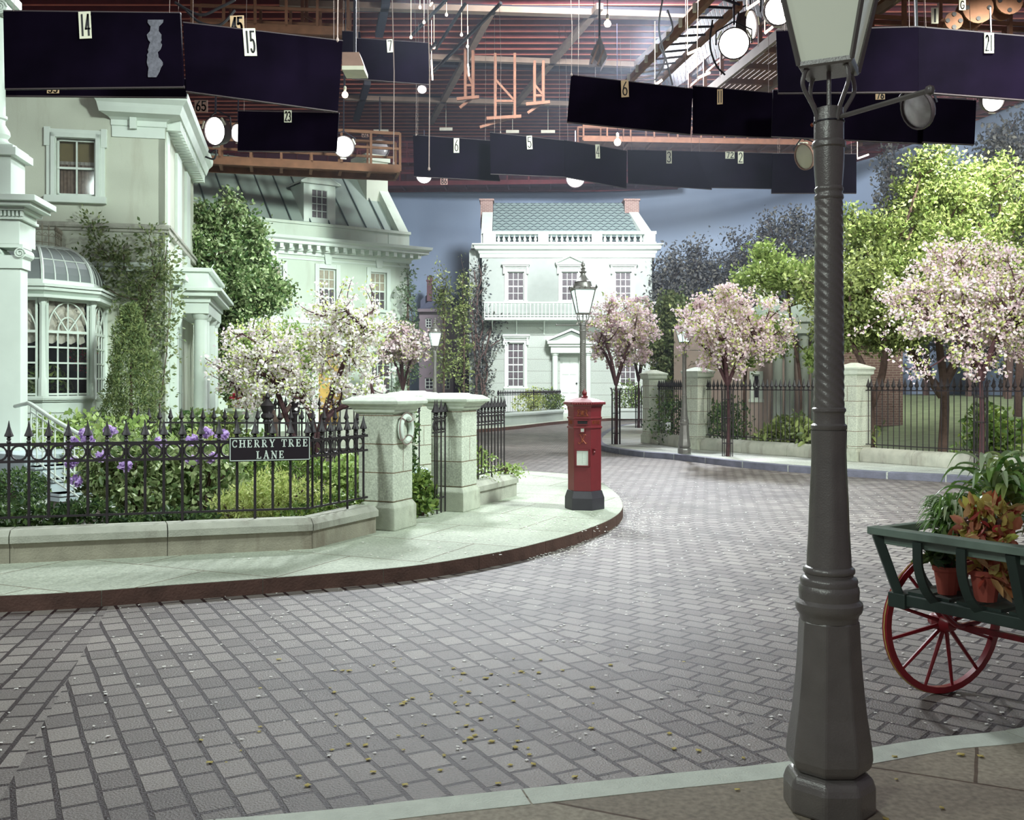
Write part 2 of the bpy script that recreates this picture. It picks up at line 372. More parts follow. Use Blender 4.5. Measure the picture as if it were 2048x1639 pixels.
def brickmat(name, c1, c2, mortar, bw, bh, ms, rough=.8, bump=.6, uv=False, off=.5, dist=.02, rot=0, noise=90, var=.25, spec=.4, vert=False):
    m = bpy.data.materials.new(name); m.use_nodes = True; nt = m.node_tree; b = nt.nodes['Principled BSDF']; N = nt.nodes.new; L = nt.links.new
    tc = N('ShaderNodeTexCoord'); mp = N('ShaderNodeMapping'); L(tc.outputs['UV' if uv else 'Object'], mp.inputs['Vector'])
    mp.inputs['Rotation'].default_value = (R(90) if vert else 0, 0, rot)
    wn = N('ShaderNodeTexNoise'); wn.inputs['Scale'].default_value = 3.0; L(mp.outputs[0], wn.inputs['Vector'])
    vm = N('ShaderNodeVectorMath'); vm.operation = 'MULTIPLY_ADD'; vm.inputs[1].default_value = (dist,)*3; L(wn.outputs['Color'], vm.inputs[0]); L(mp.outputs[0], vm.inputs[2])
    br = N('ShaderNodeTexBrick'); L(vm.outputs[0], br.inputs['Vector']); br.offset = off
    br.inputs['Color1'].default_value = lin(c1)+(1,); br.inputs['Color2'].default_value = lin(c2)+(1,); br.inputs['Mortar'].default_value = lin(mortar)+(1,)
    br.inputs['Scale'].default_value = 1; br.inputs['Brick Width'].default_value = bw; br.inputs['Row Height'].default_value = bh
    br.inputs['Mortar Size'].default_value = ms; br.inputs['Mortar Smooth'].default_value = .12
    no = N('ShaderNodeTexNoise'); no.inputs['Scale'].default_value = noise; no.inputs['Detail'].default_value = 5; L(tc.outputs['Object'], no.inputs['Vector'])
    n2 = N('ShaderNodeTexNoise'); n2.inputs['Scale'].default_value = .55; n2.inputs['Detail'].default_value = 6; L(tc.outputs['Object'], n2.inputs['Vector'])
    ma = N('ShaderNodeMapRange'); ma.inputs[1].default_value = .3; ma.inputs[2].default_value = .7; ma.inputs[3].default_value = 1-var; ma.inputs[4].default_value = 1+var; L(n2.outputs['Fac'], ma.inputs[0])
    mb = N('ShaderNodeMapRange'); mb.inputs[1].default_value = .3; mb.inputs[2].default_value = .7; mb.inputs[3].default_value = .74; mb.inputs[4].default_value = 1.24; L(no.outputs['Fac'], mb.inputs[0])
    mm = N('ShaderNodeMath'); mm.operation = 'MULTIPLY'; L(ma.outputs[0], mm.inputs[0]); L(mb.outputs[0], mm.inputs[1])
    mx = N('ShaderNodeVectorMath'); mx.operation = 'SCALE'; L(br.outputs['Color'], mx.inputs[0]); L(mm.outputs[0], mx.inputs['Scale'])
    L(mx.outputs[0], b.inputs['Base Color']); b.inputs['Roughness'].default_value = rough; b.inputs['Specular IOR Level'].default_value = spec
    hh = N('ShaderNodeMath'); hh.operation = 'MULTIPLY_ADD'; hh.inputs[1].default_value = -1; L(br.outputs['Fac'], hh.inputs[0])
    h2 = N('ShaderNodeMath'); h2.operation = 'MULTIPLY'; h2.inputs[1].default_value = .35; L(no.outputs['Fac'], h2.inputs[0]); L(h2.outputs[0], hh.inputs[2])
    bp = N('ShaderNodeBump'); bp.inputs['Strength'].default_value = bump; bp.inputs['Distance'].default_value = .02; L(hh.outputs[0], bp.inputs['Height']); L(bp.outputs[0], b.inputs['Normal'])
    MATS[name] = m; return m
brickmat('setts', (138,130,124), (102,94,91), (38,20,22), .215, .165, .013, .5, 1.0, uv=True, dist=.018, spec=.5)
brickmat('flagstones', (182,188,172), (166,172,156), (104,88,70), 1.5, 1.15, .007, .8, .25, rot=R(24), dist=.02, noise=50, var=.2)
brickmat('flagstones_right', (186,190,182), (170,172,166), (110,98,92), 1.3, 1.0, .01, .8, .25, rot=R(-32), dist=.02, noise=50, var=.15)
brickmat('flagstones_near', (158,150,132), (140,130,114), (92,76,62), 1.1, .9, .008, .8, .25, rot=R(25), dist=.02, noise=40, var=.2)
brickmat('brickwork', (154,124,118), (138,106,100), (190,176,160), .22, .075, .008, .9, .3, vert=True, dist=0)
brickmat('ashlar', (182,190,180), (176,184,174), (140,142,134), 60, .62, .012, .85, .4, vert=True, dist=0, noise=30, var=.06)
brickmat('shaft_stone', (206,210,196), (198,203,188), (120,100,80), 60, .32, .006, .85, .4, vert=True, dist=0, noise=60, var=.14)
# hexagonal slates
def slates():
    m = bpy.data.materials.new('slates'); m.use_nodes = True; nt = m.node_tree; b = nt.nodes['Principled BSDF']; N = nt.nodes.new; L = nt.links.new
    tc = N('ShaderNodeTexCoord'); mp = N('ShaderNodeMapping'); L(tc.outputs['UV'], mp.inputs['Vector'])
    vo = N('ShaderNodeTexVoronoi'); vo.feature = 'DISTANCE_TO_EDGE'; vo.inputs['Randomness'].default_value = 0; vo.inputs['Scale'].default_value = 1
    # skewed lattice -> hexagons
    sx = N('ShaderNodeSeparateXYZ'); L(mp.outputs[0], sx.inputs[0])
    def mth(op, a, bb):
        k = N('ShaderNodeMath'); k.operation = op
        for i, q in enumerate((a, bb)):
            if q is None: continue
            if isinstance(q, (int, float)): k.inputs[i].default_value = q
            else: L(q, k.inputs[i])
        return k.outputs[0]
    # rows of pointed tiles
    v = mth('DIVIDE', sx.outputs[1], .27); row = mth('FLOOR', v, None); fr = mth('SUBTRACT', v, row)
    hx = mth('MULTIPLY', mth('MODULO', row, 2.0), .5); u = mth('ADD', mth('DIVIDE', sx.outputs[0], .42), hx)
    fu = mth('ABSOLUTE', mth('SUBTRACT', mth('SUBTRACT', u, mth('FLOOR', u, None)), .5), None)  # 0 centre .5 edge
    edge = mth('MULTIPLY', mth('SUBTRACT', fu, .13), 1.5)   # zigzag lower edge
    d = mth('ABSOLUTE', mth('SUBTRACT', fr, mth('MAXIMUM', edge, 0.04)), None)
    ln = mth('LESS_THAN', d, .15)
    mx = N('ShaderNodeMixRGB'); mx.inputs[1].default_value = lin((134,152,148))+(1,); mx.inputs[2].default_value = lin((50,60,66))+(1,); L(ln, mx.inputs[0])
    L(mx.outputs[0], b.inputs['Base Color']); b.inputs['Roughness'].default_value = .6
    bp = N('ShaderNodeBump'); bp.inputs['Strength'].default_value = .5; bp.inputs['Distance'].default_value = .03; bp.invert = True; L(ln, bp.inputs['Height']); L(bp.outputs[0], b.inputs['Normal'])
    MATS['slates'] = m
slates()
def simple(name, fn):
    m = bpy.data.materials.new(name); m.use_nodes = True; fn(m.node_tree, m.node_tree.nodes['Principled BSDF']); MATS[name] = m
def _glass(nt, b):
    b.inputs['Base Color'].default_value = (.05,.05,.055,1); b.inputs['Roughness'].default_value = .06; b.inputs['Alpha'].default_value = .3
simple('glass', _glass)
def _dome(nt, b):
    b.inputs['Base Color'].default_value = (.19,.21,.21,1); b.inputs['Roughness'].default_value = .3
simple('dome_glass', _dome)
def _sky(nt, b):
    N = nt.nodes.new; L = nt.links.new
    tc = N('ShaderNodeTexCoord'); no = N('ShaderNodeTexNoise'); no.inputs['Scale'].default_value = .09; no.inputs['Detail'].default_value = 4; L(tc.outputs['Object'], no.inputs['Vector'])
    cr = N('ShaderNodeValToRGB'); L(no.outputs['Fac'], cr.inputs['Fac']); e = cr.color_ramp.elements
    e[0].position = .3; e[1].position = .7; e[0].color = lin((138,156,182))+(1,); e[1].color = lin((172,188,206))+(1,)
    L(cr.outputs['Color'], b.inputs['Base Color']); b.inputs['Roughness'].default_value = 1
simple('painted_sky', _sky)
# ------------------------------------------------------------------ ground
# street with sectors of setts laid in different directions
def street():
    bm = bmesh.new(); uvl = bm.loops.layers.uv.new('UVMap')
    vs = [bm.verts.new(p) for p in ((-30,-6,0),(30,-6,0),(30,62,0),(-30,62,0))]; bm.faces.new(vs)
    def cut(p, q):
        d = Vector((q[0]-p[0], q[1]-p[1], 0)).normalized(); n = Vector((d.y, -d.x, 0))
        bmesh.ops.bisect_plane(bm, geom=bm.verts[:]+bm.edges[:]+bm.faces[:], plane_co=(p[0],p[1],0), plane_no=n); return Vector((p[0],p[1],0)), n
    s0 = cut((-3.18,7.87), (-2.16,4.22)); s1 = cut((-2.9,13.6), (1.37,4.94)); s2 = cut((1.6,12.7), (6,13.0)); s3 = cut((0,26), (6,22.5))
    for f in bm.faces:
        c = f.calc_center_median(); side = lambda s: (c-s[0]).dot(s[1])
        if side(s3) < 0: th = 72
        elif side(s2) < 0: th = 112
        elif side(s0) < 0 and False: th = 0
        elif side(s1) > 0: th = 28 if side(s0) < 0 else 12
        else: th = 50
        if th == 28 or th == 12: th = 12 if side(s0) > 0 else 28
        t = R(th); d = Vector((math.sin(t), -math.cos(t), 0)); p = Vector((math.cos(t), math.sin(t), 0))
        for l in f.loops: l[uvl].uv = (l.vert.co.dot(d)+20, l.vert.co.dot(p)+20)
    me = bpy.data.meshes.new('floor'); bm.to_mesh(me); bm.free(); me.materials.append(MATS['setts'])
    o = bpy.data.objects.new('floor', me); COL.objects.link(o); o['label'] = 'street of grey stone setts curving between the kerbs'; return struct(o)
street()
def offset(pts, d):
    out = []
    for i, p in enumerate(pts):
        a = pts[max(i-1,0)]; b = pts[min(i+1,len(pts)-1)]; t = (b-a).normalized(); out.append(p+Vector((-t.y, t.x))*d)
    return out
def kerb(name, pts, w, h, m, side, step=1.0, gap=.006, top=None):
    """stones along a curve"""
    k = MB(); pts = [Vector(p[:2]) for p in pts]; inn = offset(pts, w*side)
    acc = 0; seg = [0]
    for i in range(1, len(pts)):
        acc += (pts[i]-pts[i-1]).length
        if acc > step or i == len(pts)-1: seg.append(i); acc = 0
    for a, b in zip(seg, seg[1:]):
        d0 = (pts[a+1]-pts[a]).normalized()*gap; d1 = (pts[b]-pts[b-1]).normalized()*gap
        poly = [pts[a]+d0*.5]+pts[a+1:b]+[pts[b]-d1*.5]; ipoly = [inn[a]+d0*.5]+inn[a+1:b]+[inn[b]-d1*.5]
        k.prism([tuple(p) for p in poly+ipoly[::-1]], -.02, h)
    o = k.build(name, m, bevel=.008); struct(o); return inn
WALK = .13
lk = [Vector(p) for p in ((-9.5,7.2),(-6.5,7.45),(-3.95,7.71),(-2.715,8.14),(-1.53,8.64),(-.8,9.05),(-.1,9.76),(.35,10.4),(.78,11.15),(1.2,12.13),(1.46,13.2),(1.56,14.5),(1.54,15.8),(1.44,17.3),(1.0,18.3),(.18,19.0),(-1.0,20.2),(-2.2,23),(-3.0,28),(-2.6,34),(-.04,39.3),(2.6,46),(6.3,50.7),(12,54))]
lkc = [v for v in catmull([(p.x,p.y,0) for p in lk], 6)]
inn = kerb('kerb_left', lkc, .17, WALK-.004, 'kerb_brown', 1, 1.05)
m = MB(); edge = [(p.x,p.y) for p in offset([Vector((p.x,p.y)) for p in lkc], .004)]
m.prism(edge+[(12,62),(-25,62),(-25,7.0)], -.01, WALK)
# far part of the left pavement wraps under the houses
o = m.build('sidewalk_left', 'flagstones'); struct(o); o['label'] = 'pale flagstone pavement inside the left kerb'
rk = [Vector(p) for p in ((13,13.2),(10.3,15.2),(8.5,16.7),(8.0,17.9),(6.8,18.8),(5.9,19.8),(4.88,21.2),(3.8,23.5),(3.09,24.5),(2.45,26.6),(2.45,29.5),(3.0,33.7),(4.0,39),(5.3,42.3),(9,44.5),(16,46))]
rkc = catmull([(p.x,p.y,0) for p in rk], 6)
kerb('kerb_right', rkc, .2, WALK+.004, 'kerb_violet', -1, .95, .03)
m = MB(); m.prism([(p.x,p.y) for p in offset([Vector((p.x,p.y)) for p in rkc], -.01)]+[(28,46),(28,13)], -.01, WALK)
o = m.build('sidewalk_right', 'flagstones_right'); struct(o)
fk = [Vector(p) for p in ((-3.6,3.3),(-1.11,3.73),(-.244,3.94),(.573,4.15),(1.2,4.31),(1.89,4.58),(2.43,4.74),(3.5,5.3),(5,6.3),(8,9))]
fkc = catmull([(p.x,p.y,0) for p in fk], 6)
kerb('kerb_near', fkc, .15, WALK+.002, 'cap_stone', -1, 1.1, .008)
m = MB(); m.prism([(p.x,p.y) for p in offset([Vector((p.x,p.y)) for p in fkc], -.01)]+[(12,9),(12,-6),(-8,-6),(-8,2.2)], -.01, WALK)
o = m.build('sidewalk_near', 'flagstones_near'); struct(o)
# ------------------------------------------------------------------ walls, pillars, railings
def low_wall(name, label, pts, z0, h, w, m, coping=.1, over=.03, joint=1.05, rounded=False, cm=None):
    """dwarf wall following pts: body and coping stones"""
    t = thing(name, label, 'wall', (0,0,0))
    body = MB(); cop = MB()
    pts = [Vector(p[:2]) for p in pts]
    def strip(mb, half, z0, z1, gap, ch=0.0):
        L_ = offset(pts, half); R_ = offset(pts, -half)
        for i in range(len(pts)-1):
            d = (pts[i+1]-pts[i]); n = max(1, round(d.length/joint)); u = d.normalized()*gap
            for k in range(n):
                a0 = L_[i].lerp(L_[i+1], k/n)+u*.5; a1 = L_[i].lerp(L_[i+1], (k+1)/n)-u*.5
                b0 = R_[i].lerp(R_[i+1], k/n)+u*.5; b1 = R_[i].lerp(R_[i+1], (k+1)/n)-u*.5
                if not ch: mb.prism([tuple(a0),tuple(a1),tuple(b1),tuple(b0)], z0, z1)
                else:
                    prof = [(0,0),(0,1-ch),(.18,1),(.82,1),(1,1-ch),(1,0)] if not rounded else [(0,0),(0,.55),(.1,.82),(.3,1),(.7,1),(.9,.82),(1,.55),(1,0)]
                    vs = [];  q = len(prof)
                    for (A, B) in ((a0,b0),(a1,b1)):
                        for s_, zz in prof: c = A.lerp(B, s_); vs.append((c.x,c.y,z0+(z1-z0)*zz))
                    fs = [(j, (j+1) % q, (j+1) % q+q, j+q) for j in range(q)]+[tuple(range(q))[::-1], tuple(range(q, 2*q))]
                    mb.add(vs, fs)
    strip(body, w/2, z0, z0+h-coping, .006)
    strip(cop, w/2+over, z0+h-coping+.004, z0+h, .01, .45)
    body.build('wall_body', m, t); cop.build('coping', cm or m, t, smooth=rounded and 50)
    return t
def pillar(name, label, loc, rz, s, hb, hs, hc, mshaft='shaft_stone', flat=False, group=None, base=None):
    """square gate pillar: base block, shaft, moulded cap"""
    t = thing(name, label, 'pillar', loc, rz, group); b = base or s*1.16
    m = MB(); m.lathe([(b/2*1.414, 0), (b/2*1.414, hb-.06), (s/2*1.414, hb)], 4, rot=R(45)); m.build('base', 'stone', t, bevel=.01)
    m = MB(); m.box(-s/2, s/2, -s/2, s/2, hb, hs); m.build('shaft', mshaft, t, bevel=.012)
    q = 1.414/2; c = MB(); H = hc-hs
    prof = [(s+.02,0),(s+.08,.1),(s+.08,.2),(s+.16,.34),(s+.17,.42),(s+.26,.5),(s+.27,.66),(s+.12,.86),(s*.72,.93),(s*.66,1.0)] if not flat else \
           [(s+.01,0),(s+.09,.1),(s+.1,.4),(s+.14,.48),(s+.14,.62),(s*.25,1.0)]
    c.lathe([(r*q, hs+z*H) for r, z in prof], 4, rot=R(45)); c.build('cap', 'cap_stone', t, bevel=.008)
    return t
SPEAR = [(.012,0),(.024,.012),(.013,.03),(.022,.045),(.013,.06),(.043,.07),(.04,.082),(.028,.11),(.013,.16),(.002,.22)]
def spear_fence(name, label, a, b, z0, zb, z1, z2, spacing, r=.0105, rings=True, head=1.0, cat='railing', group=None, ends=True, foot=4, simple=False):
    """iron railing from a to b: pickets, rails, rings. zb bottom rail, z1/z2 upper rails"""
    a = Vector(a); b = Vector(b); L_ = (b-a).length; rz = math.atan2(b.y-a.y, b.x-a.x); n = max(1, round(L_/spacing)); sp = L_/n
    t = thing(name, label, cat, (a.x,a.y,0), rz, group)
    m = MB(); m.box(0, L_, -.010, .010, z2-r*1.1, z2+r*1.1); m.build('rail', 'iron', t)
    if z1: m = MB(); m.box(0, L_, -.010, .010, z1-r*.9, z1+r*.9); m.build('rail', 'iron', t)
    m = MB(); m.box(0, L_, -.009, .009, zb-.01, zb+.01); m.build('rail', 'iron', t)
    nn = 5 if simple else 8
    def pk(lo):
        p = MB(); p.lathe([(r,lo),(r,z2+.01)]+[(x*head, z2+.01+z*head) for x, z in (SPEAR if not simple else [SPEAR[i] for i in (0,1,2,5,7,9)])], nn); return p
    short = pk(zb-.01).build('picket', 'iron', t, smooth=True); short.location = (ends and 0 or sp*.5, 0, 0)
    long_ = None; rg = None
    for i in range(1, n+1 if ends else n):
        x = (0 if ends else sp*.5)+i*sp
        if foot and i % foot == 0:
            if long_ is None: long_ = pk(z0).build('picket', 'iron', t, smooth=True); long_.location = (x,0,0)
            else: link_copy(long_, t, (x,0,0))
        else: link_copy(short, t, (x,0,0))
    if rings and z1:
        rr = min(sp/2-.012, (z2-z1)/2-.012)
        for i in range(n if ends else n-1):
            x = (0 if ends else sp*.5)+(i+.5)*sp
            if rg is None:
                m = MB(); m.tube([(rr*math.cos(q*math.pi/8), 0, rr*math.sin(q*math.pi/8)) for q in range(16)], .0105, 5, closed=True); rg = m.build('ring', 'iron', t, smooth=True)
                rg.location = (x,0,(z1+z2)/2)
            else: link_copy(rg, t, (x,0,(z1+z2)/2))
    return t
e1 = Vector((.385,.923)); e2 = Vector((-.923,.385))
RZ1 = math.atan2(e1.y, e1.x)
PC1 = Vector((-1.4425,11.43)); PC2 = Vector((-.757,13.08))
pillar('gate_pillar', 'stone gate pillar with a white life ring hung on its side', (PC1.x,PC1.y,WALK), RZ1, .45, .31, 1.30, 1.52, base=.52)
pillar('gate_pillar', 'stone gate pillar between the narrow open gate leaf and the short railing', (PC2.x,PC2.y,WALK), RZ1, .45, .31, 1.30, 1.52, base=.52)
# front wall and railing
wb = Vector((-1.98,9.93)); wa = Vector((-8.5,8.05)); wj = Vector((-4.63,9.10))
off = Vector((0,.13))
wall_pts = [Vector((-8.5,8.3)), Vector((-4.6,9.22)), Vector((-2.05,10.02)), Vector((-1.62,10.95))+Vector((-.0,.1))]
low_wall('garden_wall', 'low stone garden wall with stepped coping under the spiked front railing', wall_pts, WALK, .30, .27, 'wall_stone', .12, .035, 1.25, cm='old_stone')
za = 1.75-(893-770)/2000*9.1
def fz(py, Y): return 1.75-(py-770)/2000*Y
FT = dict(z0=WALK+.29, zb=WALK+.36, z1=1.0, z2=1.155)
Y0 = 9.22
spear_fence('spiked_railing', 'black iron spear railing carrying the street name sign', (wall_pts[0].x,wall_pts[0].y+.02), (wall_pts[2].x,wall_pts[2].y+.02), .42, .515, 1.035, 1.195, .172, head=.98, r=.0135)
spear_fence('spiked_railing', 'black iron spear railing turning back to the life ring pillar', (wall_pts[2].x,wall_pts[2].y+.02), (-1.60,11.06), .42, .515, 1.035, 1.195, .155, ends=False, r=.0125)
# street sign
def sign():
    sx0, sx1, sz0, sz1 = 458, 620, 870, 920
    A = wall_pts[1]; B = wall_pts[2]
    # place on the railing line
    def at(px):
        k = (px-1024)/2000; d = B-A; t_ = (k*(A.y)-A.x)/(d.x-k*d.y); return A+d*t_
    p0 = at(456.5); p1 = at(619.5); L_ = (p1-p0).length; rz = math.atan2(p1.y-p0.y, p1.x-p0.x)
    n = Vector((math.sin(rz), -math.cos(rz)))*.03
    zc = 1.75-(897-770)/2000*((p0.y+p1.y)/2); H = .242
    t = thing('street_sign', 'black street name board with white serif lettering on the spear railing', 'sign', (p0.x+n.x, p0.y+n.y+.02, zc), rz)
    m = MB(); m.box(0, L_, -.012, .012, -H/2, H/2); m.build('board', 'sign_black', t, bevel=.002)
    m = MB(); e = .008; w = .007
    m.box(e,L_-e,-.0145,-.012,H/2-e-w,H/2-e); m.box(e,L_-e,-.0145,-.012,-H/2+e,-H/2+e+w); m.box(e,e+w,-.0145,-.012,-H/2+e,H/2-e); m.box(L_-e-w,L_-e,-.0145,-.012,-H/2+e,H/2-e)
    m.build('border', 'sign_white', t)
    T, S = .26, .09  # thick, thin strokes as part of the letter height
    def serif(x, z, w=.42): return ('r', x-w/2, x+w/2, z, z+.09) if z < .5 else ('r', x-w/2, x+w/2, z-.09, z)
    def stem(x, w=.2): return ('r', x-w/2, x+w/2, 0, 1)
    LT = {
     'H': (.95, [stem(.2), stem(.75), ('r',.2,.75,.46,.55), serif(.2,0), serif(.2,1), serif(.75,0), serif(.75,1)]),
     'E': (.82, [stem(.22), ('r',.05,.72,0,.09), ('r',.05,.7,.91,1), ('r',.22,.55,.46,.55), ('r',.64,.73,0,.26), ('r',.61,.7,.74,1), ('r',.48,.56,.36,.66)]),
     'L': (.8, [stem(.22), ('r',.05,.72,0,.09), ('r',.64,.73,0,.28), serif(.22,1)]),
     'T': (.86, [stem(.43), ('r',.04,.82,.91,1), ('r',.03,.11,.7,1), ('r',.75,.83,.7,1), serif(.43,0)]),
     'R': (.92, [stem(.22), serif(.22,0), ('r',.05,.4,.91,1), ('a',.4,.73,.24,.225,-90,90,.14), ('r',.22,.4,.455,.545), ('l',.42,.5,.74,.06,.2), ('r',.66,.88,0,.09)]),
     'C': (.86, [('a',.45,.5,.33,.43,45,315,.16), ('r',.68,.76,.66,.97), ('r',.68,.74,.1,.3)]),
     'Y': (.92, [('l',.2,.96,.47,.42,.19), ('l',.76,.96,.47,.42,.1), ('r',.37,.57,0,.46), serif(.47,0), ('r',.04,.36,.91,1), ('r',.62,.9,.91,1)]),
     'A': (.96, [('l',.2,.02,.46,1,.1), ('l',.76,.02,.46,1,.2), ('r',.26,.66,.3,.38), ('r',.04,.36,0,.08), ('r',.58,.94,0,.08)]),
     'N': (.98, [('r',.17,.26,0,1), ('r',.74,.83,0,1), ('l',.2,.96,.78,.04,.2), ('r',.04,.38,0,.08), ('r',.02,.28,.92,1), ('r',.62,.95,.92,1)])}
    lm = MB()
    def write(txt, cx, z0, h, sp):
        w = h*.86; tot = sum((.5 if c == ' ' else LT[c][0])*w+sp for c in txt)-sp; x = cx-tot/2
        for c in txt:
            if c == ' ': x += .5*w+sp; continue
            for q in LT[c][1]:
                if q[0] == 'r': lm.box(x+q[1]*w, x+q[2]*w, -.0155, -.012, z0+q[3]*h, z0+q[4]*h)
                elif q[0] == 'l': mb_seg(lm, x+q[1]*w, z0+q[2]*h, x+q[3]*w, z0+q[4]*h, q[5]*w, -.012, .0035)
                else:
                    pl = arc(q[1],q[2],q[3],q[4],q[5],q[6],12)
                    for (a_, b_), (c_, d_) in zip(pl, pl[1:]): mb_seg(lm, x+a_*w, z0+b_*h, x+c_*w, z0+d_*h, q[7]*w, -.012, .0035)
            x += LT[c][0]*w+sp
    write('CHERRY TREE', L_/2, .018, .076, .0125)
    write('LANE', L_/2, -.095, .076, .0125)
    lm.build('lettering', 'sign_white', t)
sign()
# narrow gate leaf standing open in front of the second pillar
g0 = Vector((-.98,12.38)); g1 = Vector((-.855,12.78))
t = spear_fence('gate_leaf', 'narrow black iron gate leaf standing open against the stone pillar', g0, g1, WALK+.01, WALK+.2, 1.16, 1.33, .13, head=1.05, cat='gate', foot=1)
# railing and wall after the second pillar
ra = PC2+e1*.25; rb = ra+e1*1.42
low_wall('garden_wall', 'short stone wall with sloped coping right of the gate', [ra, rb+e1*.12], WALK, .32, .3, 'old_stone', .13, .03, 1.4)
spear_fence('spiked_railing', 'short black iron spear railing beside the post box pavement', ra+e1*.05, rb, .44, .52, 1.2, 1.36, .118, foot=4)
rc_ = rb+e2*3.2
spear_fence('spiked_railing', 'black spear railing seen through the gateway, set on a white plinth', Vector((-1.86,14.2)), Vector((-1.35,14.55)), .55, .68, 1.2, 1.36, .115, foot=1, rings=False)
low_wall('plinth', 'white painted plinth below the railing inside the gateway', [Vector((-1.98,14.1)), Vector((-1.27,14.6))], WALK, .42, .2, 'marble', .1, .03, 3)
# life ring
def lifering():
    c = PC1-Vector(e2)*.0 + Vector((e2.x,e2.y))*(-.225) 
    c = PC1 - e2*.262 + e1*.0
    t = thing('life_ring', 'white life ring bound with rope hanging on the gate pillar', 'life ring', (c.x, c.y, 1.75-(856-770)/2000*11.45), RZ1)
    m = MB(); rr = .125
    m.tube([(rr*math.cos(q*math.pi/12), 0, rr*1.12*math.sin(q*math.pi/12)) for q in range(24)], .034, 8, closed=True); m.build('ring', 'white_paint', t, smooth=True)
    m = MB(); m.tube([(.168*math.cos(q*math.pi/12), -.01, .183*math.sin(q*math.pi/12)) for q in range(24)], .006, 5, closed=True); m.build('rope', 'rope', t)
    for a in (45,135,225,315):
        m = MB(); x = rr*math.cos(R(a)); z = rr*1.12*math.sin(R(a)); m.tube([(x+.038*math.cos(k*math.pi/4)*math.cos(R(a)), .038*math.sin(k*math.pi/4), z+.038*math.cos(k*math.pi/4)*math.sin(R(a))) for k in range(8)], .007, 5, closed=True); m.build('band', 'rope', t)
lifering()
